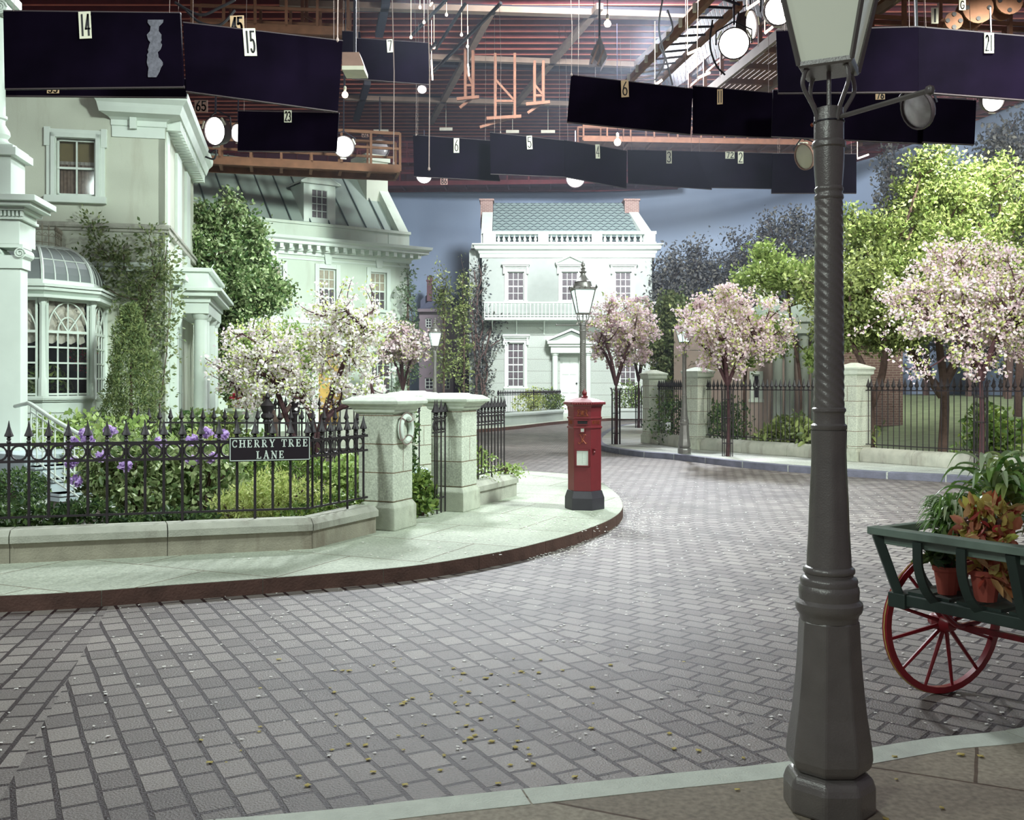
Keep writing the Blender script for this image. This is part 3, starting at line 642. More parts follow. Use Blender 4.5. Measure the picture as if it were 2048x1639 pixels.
# ------------------------------------------------------------------ post box
def postbox():
    Yb = 12.86+.3; x = (1169-1024)/2000*Yb; S = 2000/Yb
    t = thing('post_box', 'red hexagonal pillar post box with black base at the pavement corner', 'post box', (x, Yb, WALK), R(-12))
    def z(py): return (1.75-(py-770)/S)-WALK
    q = 1/.985; rot = R(0)
    # flats: one face looks at the camera; circumradius from face width
    Rb = 35.5/S; 
    def hexp(name, prof, m, **k): mb = MB(); mb.lathe([(r/S, z_) for r, z_ in prof], 6, rot=R(0)); return mb.build(name, m, t, **k)
    hexp('base', [(40,0),(40,z(993)),(35,z(979))], 'post_black', bevel=.004)
    hexp('body', [(33.5,z(979)),(33.5,z(822)),(35,z(815)),(35,z(810))], 'post_red', bevel=.003)
    hexp('band', [(33.5,z(856)),(35.5,z(855)),(35.5,z(852)),(33.5,z(851))], 'post_red', bevel=.002)
    hexp('band', [(33.5,z(837)),(35.2,z(836)),(35.2,z(833.5)),(33.5,z(832.5))], 'post_red', bevel=.002)
    hexp('roof', [(36,z(812)),(38,z(808.5)),(42.5,z(806)),(42.5,z(803.5)),(30,z(799)),(15,z(795.5)),(6,z(794.5)),(6,z(793.5))], 'post_red', bevel=.002)
    m = MB(); a = 41.5/S
    for k in range(6):
        p = Vector((a*math.cos(R(60*k)), a*math.sin(R(60*k)))); r = Vector((a*math.cos(R(60*k+60)), a*math.sin(R(60*k+60))))
        for j in range(9):
            c = p.lerp(r, (j+.5)/9); m.lathe([(.002,-.014),(.012,-.008),(.013,0),(.01,.008),(.002,.011)], 6, c=(c.x,c.y,z(806.5)), cap=False)
    m.build('beading', 'post_red', t, smooth=True)
    m = MB(); m.lathe([(6/S,z(794)),(7.5/S,z(792.5)),(6/S,z(791.5)),(3/S,z(790.5)),(4.6/S,z(788)),(5.2/S,z(785)),(3.6/S,z(782)),(1.2/S,z(779)),(.4/S,z(776.5))], 12); m.build('finial', 'post_red', t, smooth=True)
    # the face towards the camera has its normal at -90 deg local
    ap = 33.5/S*math.cos(R(30))
    t2 = MB(); t2.box(-9.5/S,9.5/S,-ap-.006,-ap+.01,z(846.5),z(840)); t2.build('posting_slot', 'ink', t)
    t2 = MB(); w = 2/S
    for x0,x1,z0,z1 in ((-11,11,848,846.5),(-11,11,840,838.5)): t2.box(x0/S,x1/S,-ap-.014,-ap,z(z0),z(z1))
    t2.build('slot_rim', 'post_red', t)
    def frame(cx,cy,w,h,bw,nm):
        f = MB(); d = .018
        f.box((cx-w)/S,(cx+w)/S,-ap-d,-ap,z(cy-h+bw),z(cy-h)); f.box((cx-w)/S,(cx+w)/S,-ap-d,-ap,z(cy+h),z(cy+h-bw))
        f.box((cx-w)/S,(cx-w+bw)/S,-ap-d,-ap,z(cy+h),z(cy-h)); f.box((cx+w-bw)/S,(cx+w)/S,-ap-d,-ap,z(cy+h),z(cy-h)); fo = f.build(nm,'post_red',t,bevel=.003)
        c = MB(); c.box((cx-w+bw)/S,(cx+w-bw)/S,-ap-.008,-ap+.002,z(cy+h-bw),z(cy-h+bw)); c.build('notice','notice',fo); return fo
    frame(0,858.5,5.2,5.2,1.8,'plate_frame'); frame(0,913.5,14,17,2.6,'notice_frame')
    f = MB()
    for i in range(7): f.box(-9/S+.0,9/S*(.9 if i%3 else 1),-ap-.0092,-ap-.008,z(901+i*4)-.0016,z(901+i*4))
    f.box(-.3/S,.1/S,-ap-.0092,-ap-.008,z(925),z(902)); f.build('notice_text','grey_white',t)
    # raised royal cipher and arms
    f = MB(); g = [catmull([(-.045,0,.05),(-.03,0,.06),(-.012,0,.02),(0,0,-.045),(.012,0,.01),(.03,0,.055),(.046,0,.05)],5),
        catmull([(.03,0,.05),(.0,0,-.01),(-.03,0,-.06),(-.05,0,-.055),(-.045,0,-.04)],5), catmull([(-.01,0,.0),(.02,0,-.03),(.045,0,-.06),(.058,0,-.045)],5), catmull([(-.02,0,.062),(0,0,.07),(.02,0,.062)],3)]
    for pl in g: f.tube([(p.x, -ap-.003, z(876)+p.z) for p in pl], .005, 5)
    f.build('cipher', 'gilt', t, smooth=True)
    f = MB(); zc = z(825)
    f.tube([(.05*math.cos(a_), -ap-.004, zc+.03*math.sin(a_)) for a_ in [k*math.pi/8 for k in range(9)]], .005, 5)
    for s_ in (-1,1):
        f.tube(catmull([(s_*.065,-ap-.004,zc-.03),(s_*.05,-ap-.006,zc),(s_*.06,-ap-.004,zc+.03),(s_*.04,-ap-.004,zc+.045)],4), .008, 5)
    f.lathe([(.028,-.025),(.03,.01),(.018,.03)], 8, c=(0,-ap+.012,zc)); f.tube([(-.08,-ap-.003,zc-.038),(.08,-ap-.003,zc-.038)], .005, 5)
    f.build('arms', 'gilt', t)
    # raised words on the neighbouring faces
    def word(txt, ang):
        f = MB(); f.M = Matrix.Rotation(R(ang), 4, 'Z'); h = .042; w = .02; x = -len(txt)*.0135
        C = {'O':[arc(.5,.5,.45,.5,0,360,12)],'F':[[(.1,0),(.1,1),(.8,1)],[(.1,.5),(.6,.5)]],'I':[[(.4,0),(.4,1)]],'C':[arc(.55,.5,.45,.5,50,310,10)],'E':[[(.8,0),(.1,0),(.1,1),(.8,1)],[(.1,.5),(.6,.5)]],
             'P':[[(.1,0),(.1,1)],arc(.2,.75,.5,.25,90,-90,6)],'S':[[(.8,.85),(.5,1),(.2,.9),(.15,.7),(.75,.35),(.75,.1),(.4,0),(.1,.15)]],'T':[[(0,1),(.9,1)],[(.45,0),(.45,1)]]}
        for c in txt: strokes(f, C[c], x, z(843.5)-h/2, w, h, .006, -ap, .006); x += .027
        f.build('raised_lettering', 'gilt', t)
    word('OFFICE', 60); word('POST', -60)
    f = MB(); f.M = Matrix.Rotation(R(60), 4, 'Z'); f.box(-.075,-.035,-ap-.016,-ap,z(905),z(896.5)); f.lathe([(.016,-.01),(.02,0),(.012,.016)],8,c=(-.055,-ap-.01,z(902))); f.box(-.08,-.02,-ap-.03,-ap,z(896.6),z(895)); f.build('lock', 'post_red', t)
postbox()
# ------------------------------------------------------------------ street lamps
def lamp(label, loc, rz=0, ladder=0, group=None, scale=1, lit=True, lrot=0):
    """profile measured on the nearest lamp"""
    t = thing('street_lamp', label, 'street lamp', loc, rz, group, scale); S = 519.5; g = lambda y: 1.75-(y-770)/S-WALK
    o8 = dict(n=8, rot=R(22.5)); k = 1.06
    m = MB(); m.lathe([(85*k/S,0),(85*k/S,g(1562)),(80*k/S,g(1545)),(66*k/S,g(1534))], **o8); m.build('plinth', 'lamp_iron', t, bevel=.012)
    m = MB(); m.lathe([(r*k/S, g(y)) for r, y in ((64,1535),(76,1524),(80,1508),(79,1492),(75,1460),(69,1420),(64,1370),(60,1320),(57.5,1270),(56,1240),(55,1236))], **o8); m.build('base_casting', 'lamp_iron', t, bevel=.008)
    m = MB(); m.lathe([(r/S, g(y)) for r, y in ((56,1238),(57,1230),(58,1226),(63,1220),(65.5,1212),(65,1203),(60,1198),(58,1196),(59,1180),(58,1172),(55,1168),(56,1158),(54,1154),(47,1150),(47,1146),(50,1143),(50.5,1138),(49,1134),(44,1130))], 28); m.build('collar_moulding', 'lamp_iron', t, smooth=True)
    m = MB(); n = 32; prof = [(43.5,1130),(43,1110),(40,1060),(38,1000),(35,940),(34,905),(35,860)]
    vs = []; fs = []
    for y_i, (r, y) in enumerate(prof):
        for j in range(n): vs.append(((r-(1.6 if j % 4 in (1,2) and 0 < y_i < 6 else 0))/S*math.cos(2*math.pi*j/n), (r-(1.6 if j % 4 in (1,2) and 0 < y_i < 6 else 0))/S*math.sin(2*math.pi*j/n), g(y)))
    for i in range(len(prof)-1):
        for j in range(n): fs.append((i*n+j, i*n+(j+1)%n, (i+1)*n+(j+1)%n, (i+1)*n+j))
    m.add(vs, fs); m.build('fluted_shaft', 'lamp_iron', t, smooth=30)
    m = MB(); m.lathe([(r/S, g(y)) for r, y in ((33,860),(35,856),(35,850),(31,846),(30,828),(31,824),(33,822),(33,817),(30,814))], 28); m.build('ring_moulding', 'lamp_iron', t, smooth=True)
    # twisted shaft
    m = MB(); n = 42; rows = 190; vs = []; fs = []
    for i in range(rows+1):
        f_ = i/rows; y = 815-(815-398)*f_; r = 29.3-3.0*f_
        for j in range(n):
            a = 2*math.pi*j/n; ph = a*7+f_*145
            rr = r+.9*max(-.5, math.cos(ph)); vs.append((rr/S*math.cos(a), rr/S*math.sin(a), g(y)))
    for i in range(rows):
        for j in range(n): fs.append((i*n+j, i*n+(j+1)%n, (i+1)*n+(j+1)%n, (i+1)*n+j))
    m.add(vs, fs); m.build('twisted_shaft', 'lamp_iron', t, smooth=80)
    m = MB(); m.lathe([(r/S, g(y)) for r, y in ((27,400),(28.5,397),(28.5,392),(26.5,389),(26.5,384),(28,381),(28,377),(26,374))], 24); m.build('ring_moulding', 'lamp_iron', t, smooth=True)
    m = MB(); m.lathe([(r/S, g(y)) for r, y in ((26,375),(29,335),(30,298),(33,295),(33.5,288),(32,284),(29,281),(29,232),(28,228),(28,218),(22,216))], **dict(n=16)); m.build('capital', 'lamp_iron', t, smooth=25)
    # cradle
    for q in range(4):
        a = R(45+90*q)+lrot; c_, s_ = math.cos(a), math.sin(a)
        m = MB(); m.tube(catmull([(r/S*c_, r/S*s_, g(y)) for r, y in ((27,246),(34,222),(58,184),(61,165),(54,146),(40,138))], 5), .0085, 7); m.build('cradle_arm', 'lamp_iron', t, smooth=True)
    m = MB(); m.tube([(0,0,g(240)),(0,0,g(135))], .009, 8); m.build('gas_pipe', 'lamp_iron', t, smooth=True)
    # lantern: four sided, tapered
    lb = .106*1.28; lt = .204*1.22; zb = g(138); zt = zb+.40; r4 = R(45)+lrot
    m = MB(); m.lathe([(lb*.98,zb-.012),(lb*1.04,zb-.004),(lb*1.04,zb+.012),(lb*.9,zb+.016)], 4, rot=r4+R(0)); m.build('lantern_floor', 'lamp_iron', t)
    m = MB(); m.lathe([(lb*.93,zb+.012),(lt*.95,zt)], 4, rot=r4, cap=True); m.build('lantern_glass', 'lit_glass' if lit else 'lamp_glass', t)
    m = MB()
    for q in range(4):
        a = r4+R(90*q); m.bar((lb*math.cos(a),lb*math.sin(a),zb),(lt*math.cos(a),lt*math.sin(a),zt), .014, .014)
    m.build('lantern_frame', 'lamp_iron', t)
    m = MB(); m.lathe([(lt*1.0,zt-.01),(lt*1.1,zt),(lt*1.1,zt+.02),(lt*.98,zt+.035),(lt*.7,zt+.06)], 4, rot=r4)
    for q in range(4):
        p = Vector((math.cos(r4+R(90*q)), math.sin(r4+R(90*q)), 0))*lt*1.08; r_ = Vector((math.cos(r4+R(90*q+90)), math.sin(r4+R(90*q+90)), 0))*lt*1.08
        for j in range(5):
            c = p.lerp(r_, j/4); hh = .07 if j in (0,4) else (.045 if j == 2 else .03)
            m.lathe([(.014,0),(.022,hh*.4),(.01,hh*.7),(.002,hh)], 5, c=(c.x,c.y,zt+.015), cap=False)
    m.build('crown', 'lamp_iron', t)
    m = MB(); m.lathe([(lt*.68,zt+.04),(.145,zt+.10),(.14,zt+.13),(.135,zt+.135),(.15,zt+.14),(.12,zt+.155),(.07,zt+.21),(.04,zt+.26),(.035,zt+.28),(.06,zt+.30),(.065,zt+.315),(.035,zt+.335),(.03,zt+.35),(.05,zt+.365),(.03,zt+.38),(.02,zt+.40),(.036,zt+.42),(.03,zt+.44),(.012,zt+.475),(.002,zt+.51)], 16)
    m.build('lantern_cap', 'lamp_iron', t, smooth=True)
    # ladder bar
    d = Vector((math.cos(ladder), math.sin(ladder), 0)); zz = g(240)
    m = MB(); m.tube([(0,0,zz), tuple(d*.44+Vector((0,0,zz)))], .0095, 7); m.lathe([(.002,-.018),(.014,-.012),(.018,0),(.014,.012),(.002,.018)], 8, c=tuple(d*.45+Vector((0,0,zz))), cap=False)
    m.build('ladder_bar', 'lamp_iron', t, smooth=True)
    m = MB(); m.tube([(0,0,zz), tuple(d*-.085+Vector((0,0,zz)))], .004, 6); m.lathe([(.002,-.008),(.008,0),(.002,.008)],6,c=tuple(d*-.085+Vector((0,0,zz))),cap=False); m.build('tap', 'gilt', t)
    m = MB(); m.lathe([(31/S,g(246)),(31/S,g(244)),(29/S,g(243))],16); m.build('wire_tie','dark_steel',t)
    return t
lamp('tall iron street lamp in the foreground with spiral shaft and unlit lantern', (1.22,3.85,WALK), 0, math.atan2(-.39,.226), lit=False, lrot=R(-26))
lamp('lit iron street lamp rising behind the red post box', (1.205,17.0,WALK), 0, R(183), lit=True, lrot=R(8))
lamp('small distant lit street lamp beyond the left gate pillars', (-2.39,31.0,WALK), 0, R(178), lit=True, lrot=R(12))
lamp('lit street lamp on the right pavement beside the twin stone pillars', (4.1,23.8,WALK), 0, R(20), lit=True, lrot=R(20), scale=.93)
# ------------------------------------------------------------------ right hand pillars and park railing
PR = [Vector((3.98,28.1)), Vector((4.72,25.4)), Vector((7.36,21.5)), Vector((12.5,13.8))]
for i, (lb, h) in enumerate((('far stone gate pillar with pyramid cap beside the guarded tree', 2.05), ('stone gate pillar behind the lit pavement lamp', 2.08), ('stone railing pillar seen just right of the foreground lamp shaft', 2.1))):
    d = (PR[i+1]-PR[i]).normalized()
    pillar('railing_pillar', lb, (PR[i].x,PR[i].y,WALK), math.atan2(d.y,d.x), .48, .28, h-.27, h, flat=True, base=.56)
for i, (lb, wl) in enumerate((('dark park railing overgrown with ivy between the two far pillars','rounded plinth under the ivy railing'),('long park railing with spear heads in front of the lodge','rounded stone plinth under the lodge railing'),('park railing to the right of the foreground lamp before the lawn','rounded stone plinth under the lawn railing'))):
    d = (PR[i+1]-PR[i]).normalized(); a = PR[i]+d*.29; b = PR[i+1]-d*.29
    spear_fence('park_railing', lb, a, b, .36, .5, 0, 1.64, .135 if i else .12, r=.010, rings=False, head=1.15, foot=1, simple=True)
    low_wall('plinth', wl, [a, b], WALK, .30, .42, 'old_stone', .29, .0, 1.25, rounded=True)
# ------------------------------------------------------------------ houses (local x along the front, y back, z up)
def facade(x0, x1, z0, z1, holes, depth=.18, thick=None, y=0.0):
    """front wall with window openings; returns MB"""
    m = MB(); xs = sorted({x0, x1}|{h[0] for h in holes}|{h[1] for h in holes}); zs = sorted({z0, z1}|{h[2] for h in holes}|{h[3] for h in holes})
    for i in range(len(xs)-1):
        for j in range(len(zs)-1):
            cx = (xs[i]+xs[i+1])/2; cz = (zs[j]+zs[j+1])/2
            if any(h[0] < cx < h[1] and h[2] < cz < h[3] for h in holes): continue
            m.add([(xs[i],y,zs[j]),(xs[i+1],y,zs[j]),(xs[i+1],y,zs[j+1]),(xs[i],y,zs[j+1])], [(0,1,2,3)])
    for a, b, c, d in holes:
        m.add([(a,y,c),(b,y,c),(b,y,d),(a,y,d),(a,y+depth,c),(b,y+depth,c),(b,y+depth,d),(a,y+depth,d)], [(0,4,5,1),(1,5,6,2),(2,6,7,3),(3,7,4,0)])
    return m
def window(par, x0, x1, z0, z1, nx, nz, y=.1, bar=.022, fr=.05, pane='pane_lace', surround=.14, sill=True, hood=None, label=None, top_pane=None, proj=.05, split=None):
    """sash window set in an opening: frame + muntins; pane behind; surround in front"""
    m = MB(); e = fr
    m.box(x0,x0+e,y-.03,y+.03,z0,z1); m.box(x1-e,x1,y-.03,y+.03,z0,z1); m.box(x0,x1,y-.03,y+.03,z0,z0+e); m.box(x0,x1,y-.03,y+.03,z1-e,z1)
    w = (x1-x0-2*e)/nx; h = (z1-z0-2*e)/nz
    for i in range(1,nx): m.box(x0+e+i*w-bar/2, x0+e+i*w+bar/2, y-.015, y+.015, z0+e, z1-e)
    for j in range(1,nz):
        b = bar*(1.9 if 2*j == nz else 1); m.box(x0+e, x1-e, y-.018, y+.018, z0+e+j*h-b/2, z0+e+j*h+b/2)
    wo = m.build('window', 'white_paint', par)
    p = MB(); zm = (z0+z1)/2
    if top_pane:
        p.box(x0+e*.5,x1-e*.5,y+.01,y+.02,z0+e*.5,zm); p.build('pane', pane, wo); p = MB(); p.box(x0+e*.5,x1-e*.5,y+.01,y+.02,zm,z1-e*.5); p.build('pane', top_pane, wo)
    else: p.box(x0+e*.5,x1-e*.5,y+.01,y+.02,z0+e*.5,z1-e*.5); p.build('pane', pane, wo)
    s = surround
    if s:
        m = MB(); m.box(x0-s,x0,-proj,.02,z0-.02,z1+s); m.box(x1,x1+s,-proj,.02,z0-.02,z1+s); m.box(x0,x1,-proj,.02,z1,z1+s)
        if sill: m.box(x0-s*1.25,x1+s*1.25,-proj*2,.04,z0-.1,z0-.0)
        m.build('window_surround', 'white_paint', par, bevel=.006)
    if hood:
        m = MB(); hw = (x1-x0)/2+s+.14; cx = (x0+x1)/2; zt = z1+s
        m.box(cx-hw,cx+hw,-.26,0,zt+.18,zt+.26); m.box(cx-hw+.05,cx+hw-.05,-.2,0,zt+.1,zt+.18); m.box(cx-hw+.1,cx+hw-.1,-.1,0,zt,zt+.1)
        for s_ in (-1,1): m.box(cx+s_*(hw-.12)-.05,cx+s_*(hw-.12)+.05,-.16,0,zt-.28,zt+.12)
        if hood == 'pediment':
            m.vprism([(cx-hw,zt+.26),(cx+hw,zt+.26),(cx+hw,zt+.3),(cx,zt+.62),(cx-hw,zt+.3)], -.12, 0)
            for s_ in (-1,1): m.bar((cx+s_*(hw+.02),-.14,zt+.29),(cx,-.14,zt+.64),.24,.07,up=(0,0,1))
        m.build('hood_moulding', 'white_paint', par)
    return wo
def cornice(par, x0, x1, z, prof, m='white_paint', name='cornice', y=0.0, ret=None):
    """profile: (out, z) pairs, swept along x with returned ends"""
    k = MB(); n = len(prof); vs = []
    for xe, s in ((x0,-1),(x1,1)):
        for o_, zz in prof: vs.append((xe+s*o_*(1 if (ret is None or s in ret) else 0), y-o_, z+zz))
    for o_, zz in prof: vs.append((x0-o_*(1 if (ret is None or -1 in ret) else 0), y+.3, z+zz))
    for o_, zz in prof: vs.append((x1+o_*(1 if (ret is None or 1 in ret) else 0), y+.3, z+zz))
    fs = []
    for i in range(n-1): fs += [(i,i+1,n+i+1,n+i),(2*n+i,2*n+i+1,i+1,i),(n+i,n+i+1,3*n+i+1,3*n+i)]
    fs.append((n-1, 2*n+n-1, 3*n+n-1, n+n-1)); fs.append((0, n, 3*n, 2*n))
    k.add(vs, fs); return k.build(name, m, par)
def roofplane(name, par, a, b, c, d, mt, th=.08, uv=True):
    """a,b eave left/right; c,d ridge right/left"""
    a, b, c, d = map(Vector, (a,b,c,d)); n = (b-a).cross(d-a).normalized()*th
    k = MB(); k.add([a,b,c,d,a-n,b-n,c-n,d-n], [(0,1,2,3),(7,6,5,4),(0,4,5,1),(1,5,6,2),(2,6,7,3),(3,7,4,0)]); o = k.build(name, mt, par)
    me = o.data; u = me.uv_layers.new(name='UVMap'); ux = (b-a).normalized(); uy = (ux.cross(n)).normalized()
    if (d-a).dot(uy) < 0: uy = -uy
    for l in me.loops: v = me.vertices[l.vertex_index].co; u.data[l.index].uv = ((v-a).dot(ux)+10, (v-a).dot(uy)+10)
    return o
# ---- far centre house
YB = 52.0
def X(px): return (px-1024)/2000*YB
def Z(py): return 1.75-(py-770)/2000*YB
hb = thing('house', 'pale two storey house with slate roof, long balcony and balustrade closing the lane', 'house', (0,YB,0))
wins = [(1015,1048,543,601),(1123,1156,543,601),(1230,1263,543,601)]
hl = [(X(a),X(b),Z(d),Z(c)) for a,b,c,d in wins]; gw = (X(1015),X(1048),Z(773),Z(685)); gw2 = (X(1240),X(1272),Z(773),Z(700)); dr = (X(1120),X(1158),.3,Z(712))
m = facade(X(960),X(1308),Z(640),Z(497),hl); m.box(X(960),X(960)+.1,.0,5,0,Z(497)); m.box(X(1308)-.1,X(1308),0,5,0,Z(497)); m.build('wall', 'grey_white', hb)
m = facade(X(966),X(1308),0,Z(640),[gw,gw2,dr]); m.build('ground_floor_wall', 'ashlar', hb)
m = MB(); m.box(X(938),X(962),.3,4,0,Z(498)); m.xprism([(.3,Z(498)),(4,Z(498)),(4,Z(478)),(1.5,Z(478))], X(941), X(960)); m.build('side_wing', 'grey_white', hb)
for i, h in enumerate(hl): window(hb, *h, 3, 4, pane='pane_lace', hood='pediment' if i == 1 else 'flat', bar=.035, surround=.16)
window(hb, *gw, 3, 6, hood='flat', bar=.035, surround=.16); window(hb, *gw2, 3, 5, bar=.035, surround=.16)
m = MB(); m.box(gw[0]-.16,gw[1]+.16,-.05,0,.35,gw[2]-.1); m.build('apron_panel', 'white_paint', hb)
cornice(hb, X(962), X(1308), Z(516), [(0,0),(.06,.02),(.06,.2),(.12,.26),(.14,.36),(.3,.44),(.34,.52),(.34,.6),(.44,.66),(.44,.72),(0,.76)])
# balustrade
m = MB(); zb = Z(488); zt = Z(463)
m.box(X(966),X(1312),-.2,.15,zt-.16,zt); m.box(X(966),X(1312),-.16,.12,zb-.1,zb+.1)
for a, b in ((966,992),(1076,1097),(1183,1204),(1288,1310)): m.box(X(a),X(b),-.17,.12,zb,zt-.1)
m.build('balustrade', 'white_paint', hb, bevel=.01)
bal = None
for a, b in ((992,1076),(1097,1183),(1204,1288)):
    n = 8 if a != 1204 else 7
    for i in range(n):
        x = X(a+(b-a)*(i+.5)/n); h = zt-zb-.2
        if bal is None:
            m = MB(); m.lathe([(.07,0),(.07,h*.08),(.045,h*.12),(.085,h*.32),(.08,h*.42),(.04,h*.62),(.04,h*.8),(.07,h*.9),(.07,h)],8); bal = m.build('baluster', 'white_paint', hb, smooth=True); bal.location = (x,-.02,zb+.08)
        else: link_copy(bal, hb, (x,-.02,zb+.08))
# roof
roofplane('roof', hb, (X(985),.3,Z(480)),(X(1290),.3,Z(480)),(X(1262),3.2,Z(392)*1.02),(X(985),3.2,Z(392)*1.02), 'slates')
m = MB(); m.box(X(960),X(1308),.1,.3,Z(500),Z(486)); m.build('parapet', 'grey_white', hb)
for xa, xb, xc in ((X(962),X(984),X(962)),(X(1287),X(1308),X(1262))):
    for dx in (0,): 
        m = MB(); vs = [(xa,.0,Z(470)),(xb,.0,Z(470)),(xb if xc==xa else xc+.5,3.3,Z(385)),(xa if xc==xa else xc,3.3,Z(385)),(xa,.0,Z(497)),(xb,.0,Z(497)),(xb,3.3,Z(497)),(xa,3.3,Z(497))]
        m.add(vs, [(0,1,2,3),(0,4,5,1),(1,5,6,2),(3,7,4,0),(2,6,7,3)]); m.build('gable_coping', 'white_paint', hb)
for a, b, lb in ((958,984,'left'),(1260,1290,'right')):
    m = MB(); m.box(X(a),X(b),2.4,3.6,Z(440 if lb=='left' else 430),Z(384)); m.box(X(a)-.06,X(b)+.06,2.34,3.66,Z(384),Z(380)); m.build('chimney', 'brickwork', hb)
# balcony
zf = Z(638); zr = Z(606); m = MB(); m.box(X(970),X(1316),-1.0,0,zf-.1,zf+.03); m.build('balcony_floor', 'white_paint', hb)
m = MB(); m.box(X(970),X(1316),-.97,-.9,zr-.08,zr); m.box(X(970),X(1316),-.96,-.9,zf+.1,zf+.15)
for s_ in (970,1316): m.box(X(s_)-.03,X(s_)+.03,-.95,0,zr-.08,zr)
n = 46; sp = (X(1316)-X(970))/n
for i in range(n+1):
    x = X(970)+i*sp; m.box(x-.018,x+.018,-.95,-.92,zf,zr-.05)
    if i < n: m.tube([(x+sp*(.5+.5*math.cos(a_)), -.935, zr-.22+.13*math.sin(a_)) for a_ in [k*math.pi/4 for k in range(5)]], .014, 4)
m.build('balcony_railing', 'white_paint', hb)
m = MB()
for px in (985,1033,1088,1200,1262,1305):
    x = X(px); m.tube(catmull([(x,0,zf-.75),(x,-.1,zf-.6),(x,-.55,zf-.35),(x,-.9,zf-.1)],4), .03, 5); m.bar((x,0,zf-.12),(x,-.9,zf-.12),.05)
    m.bar((x,-.02,zf-.12),(x,-.02,zf-.8),.05)
m.build('balcony_bracket', 'white_paint', hb)
# door case
m = MB(); 
for a in (1105,1171):
    m.lathe([(.18,.3),(.18,.42),(.15,.46),(.145,Z(708)-.15),(.13,Z(708)-.1),(.18,Z(708)-.05),(.19,Z(708)+.05)], 14, c=(X(a)+.12,-.3,0))
m.box(X(1101),X(1182),-.55,0,Z(706),Z(693)); m.box(X(1097),X(1186),-.65,0,Z(693),Z(688)); m.box(X(1094),X(1189),-.75,0,Z(688),Z(682))
cx = (X(1094)+X(1189))/2; m.vprism([(X(1098),Z(682)),(X(1185),Z(682)),(cx,Z(664))], -.5, 0)
for s_, e in ((1092,1),(1191,1)): m.bar((X(s_),-.38,Z(681)),(cx,-.38,Z(660)),.78,.1)
m.build('door_case', 'white_paint', hb)
m = MB(); m.box(dr[0],dr[1],.12,.16,dr[2],dr[3]); 
for a,b in ((.12,.46),(.54,.88)):
    for c,d in ((.08,.3),(.36,.62),(.68,.94)):
        w = dr[1]-dr[0]; h = dr[3]-dr[2]; m.box(dr[0]+a*w,dr[0]+b*w,.09,.13,dr[2]+c*h,dr[2]+d*h)
do = m.build('door', 'white_paint', hb); m = MB(); m.lathe([(.001,-.04),(.05,-.02),(.05,.02),(.001,.04)],8,c=(dr[1]-.12,.05,Z(766)),cap=False); m.build('door_knocker','ink',do)
# front garden wall and railing of the far house
pts = [Vector((-.6,39.9)), Vector((.9,43.0)), Vector((2.25,46.6))]
low_wall('garden_wall', 'far low white garden wall under the plain railing in front of the balcony house', pts, WALK, .5, .3, 'grey_white', .14, .04, 2)
spear_fence('far_railing', 'far thin dark railing in front of the balcony house', pts[0], pts[1], .6, .66, 0, 1.35, .16, rings=False, simple=True, foot=0, cat='railing')
spear_fence('far_railing', 'far thin dark railing beside the white door case', pts[1], pts[2], .6, .66, 0, 1.35, .16, rings=False, simple=True, foot=0, cat='railing')
pts = [Vector((5.0,48.3)), Vector((8.5,48.6))]
low_wall('garden_wall', 'far low white garden wall right of the post box', pts, WALK, .5, .3, 'grey_white', .14, .04, 2)
spear_fence('far_railing', 'short far railing glimpsed behind the guarded trees', pts[0], pts[1], .6, .66, 0, 1.35, .16, rings=False, simple=True, foot=0, cat='railing')
# ---- left rear house with dormer
hd = thing('house', 'angled pale house with ribbed metal roof and dormer behind the white blossom', 'house', (-3.9,38,0), math.atan2(.568,.823))
# local x runs to the right and back; origin at the right corner, so the house lies at x<0
def T(px):
    k = (px-1024)/2000; return (k*38+3.9)/(.823-k*.568)
def ZD(py, x): return 1.75-(py-770)/2000*(38+.568*x)
xs_ = [T(757),T(655),T(547)]
holes = [(x-.33,x+.33,4.55,5.95) for x in xs_]; gh = [(T(763)-.42,T(763)+.42,1.1,3.0),(T(546)-.38,T(546)+.38,1.3,2.9)]; dd = (T(661)-.5,T(661)+.5,.3,2.95)
m = facade(-8.6,0,0,7.0,holes+gh+[dd]); m.box(-.12,0,0,4.5,0,6.9); m.build('wall', 'rear_stucco', hd)
for h in holes: window(hd, *h, 3, 4, pane='pane_lace', top_pane='pane_amber', bar=.03, surround=.16, hood=None)
for h in gh: window(hd, *h, 3, 4, pane='pane_lace', bar=.035, surround=.16)
for x in xs_: m = MB(); m.vprism([(x-.1,6.1),(x+.1,6.1),(x+.15,6.42),(x-.15,6.42)], -.1, 0); m.build('keystone', 'white_paint', hd)
m = MB(); m.box(-8.6,.03,-.05,0,3.95,4.15); m.box(-8.6,.02,-.03,0,6.2,6.26); m.build('string_course', 'white_paint', hd)
cornice(hd, -8.6, 0, 6.35, [(0,0),(.06,.02),(.06,.12),(.12,.16),(.12,.3),(.55,.34),(.55,.44),(.64,.5),(.66,.6),(0,.66)])
m = MB()
for i in range(26): x = -8.4+i*.34; m.box(x,x+.13,-.5,-.1,6.52,6.68)
m.build('modillions', 'white_paint', hd)
m = MB(); m.box(-8.6,.0,.0,.25,6.9,7.5); m.box(-8.6,.04,-.06,.3,7.46,7.56); m.box(-.9,-.86,-.02,0,6.95,7.5); m.build('parapet', 'rear_stucco', hd)
rz_ = 10.25; rb_ = 2.9
roofplane('roof', hd, (-8.6,.25,7.35),(-.35,.25,7.35),(-.35,rb_,rz_),(-8.6,rb_,rz_), 'lead_roof')
m = MB()
for i in range(11): x = -.85-i*.74; m.bar((x,.2,7.4),(x,rb_,rz_+.02),.03,.06)
m.build('roof_seams', 'seam', hd)
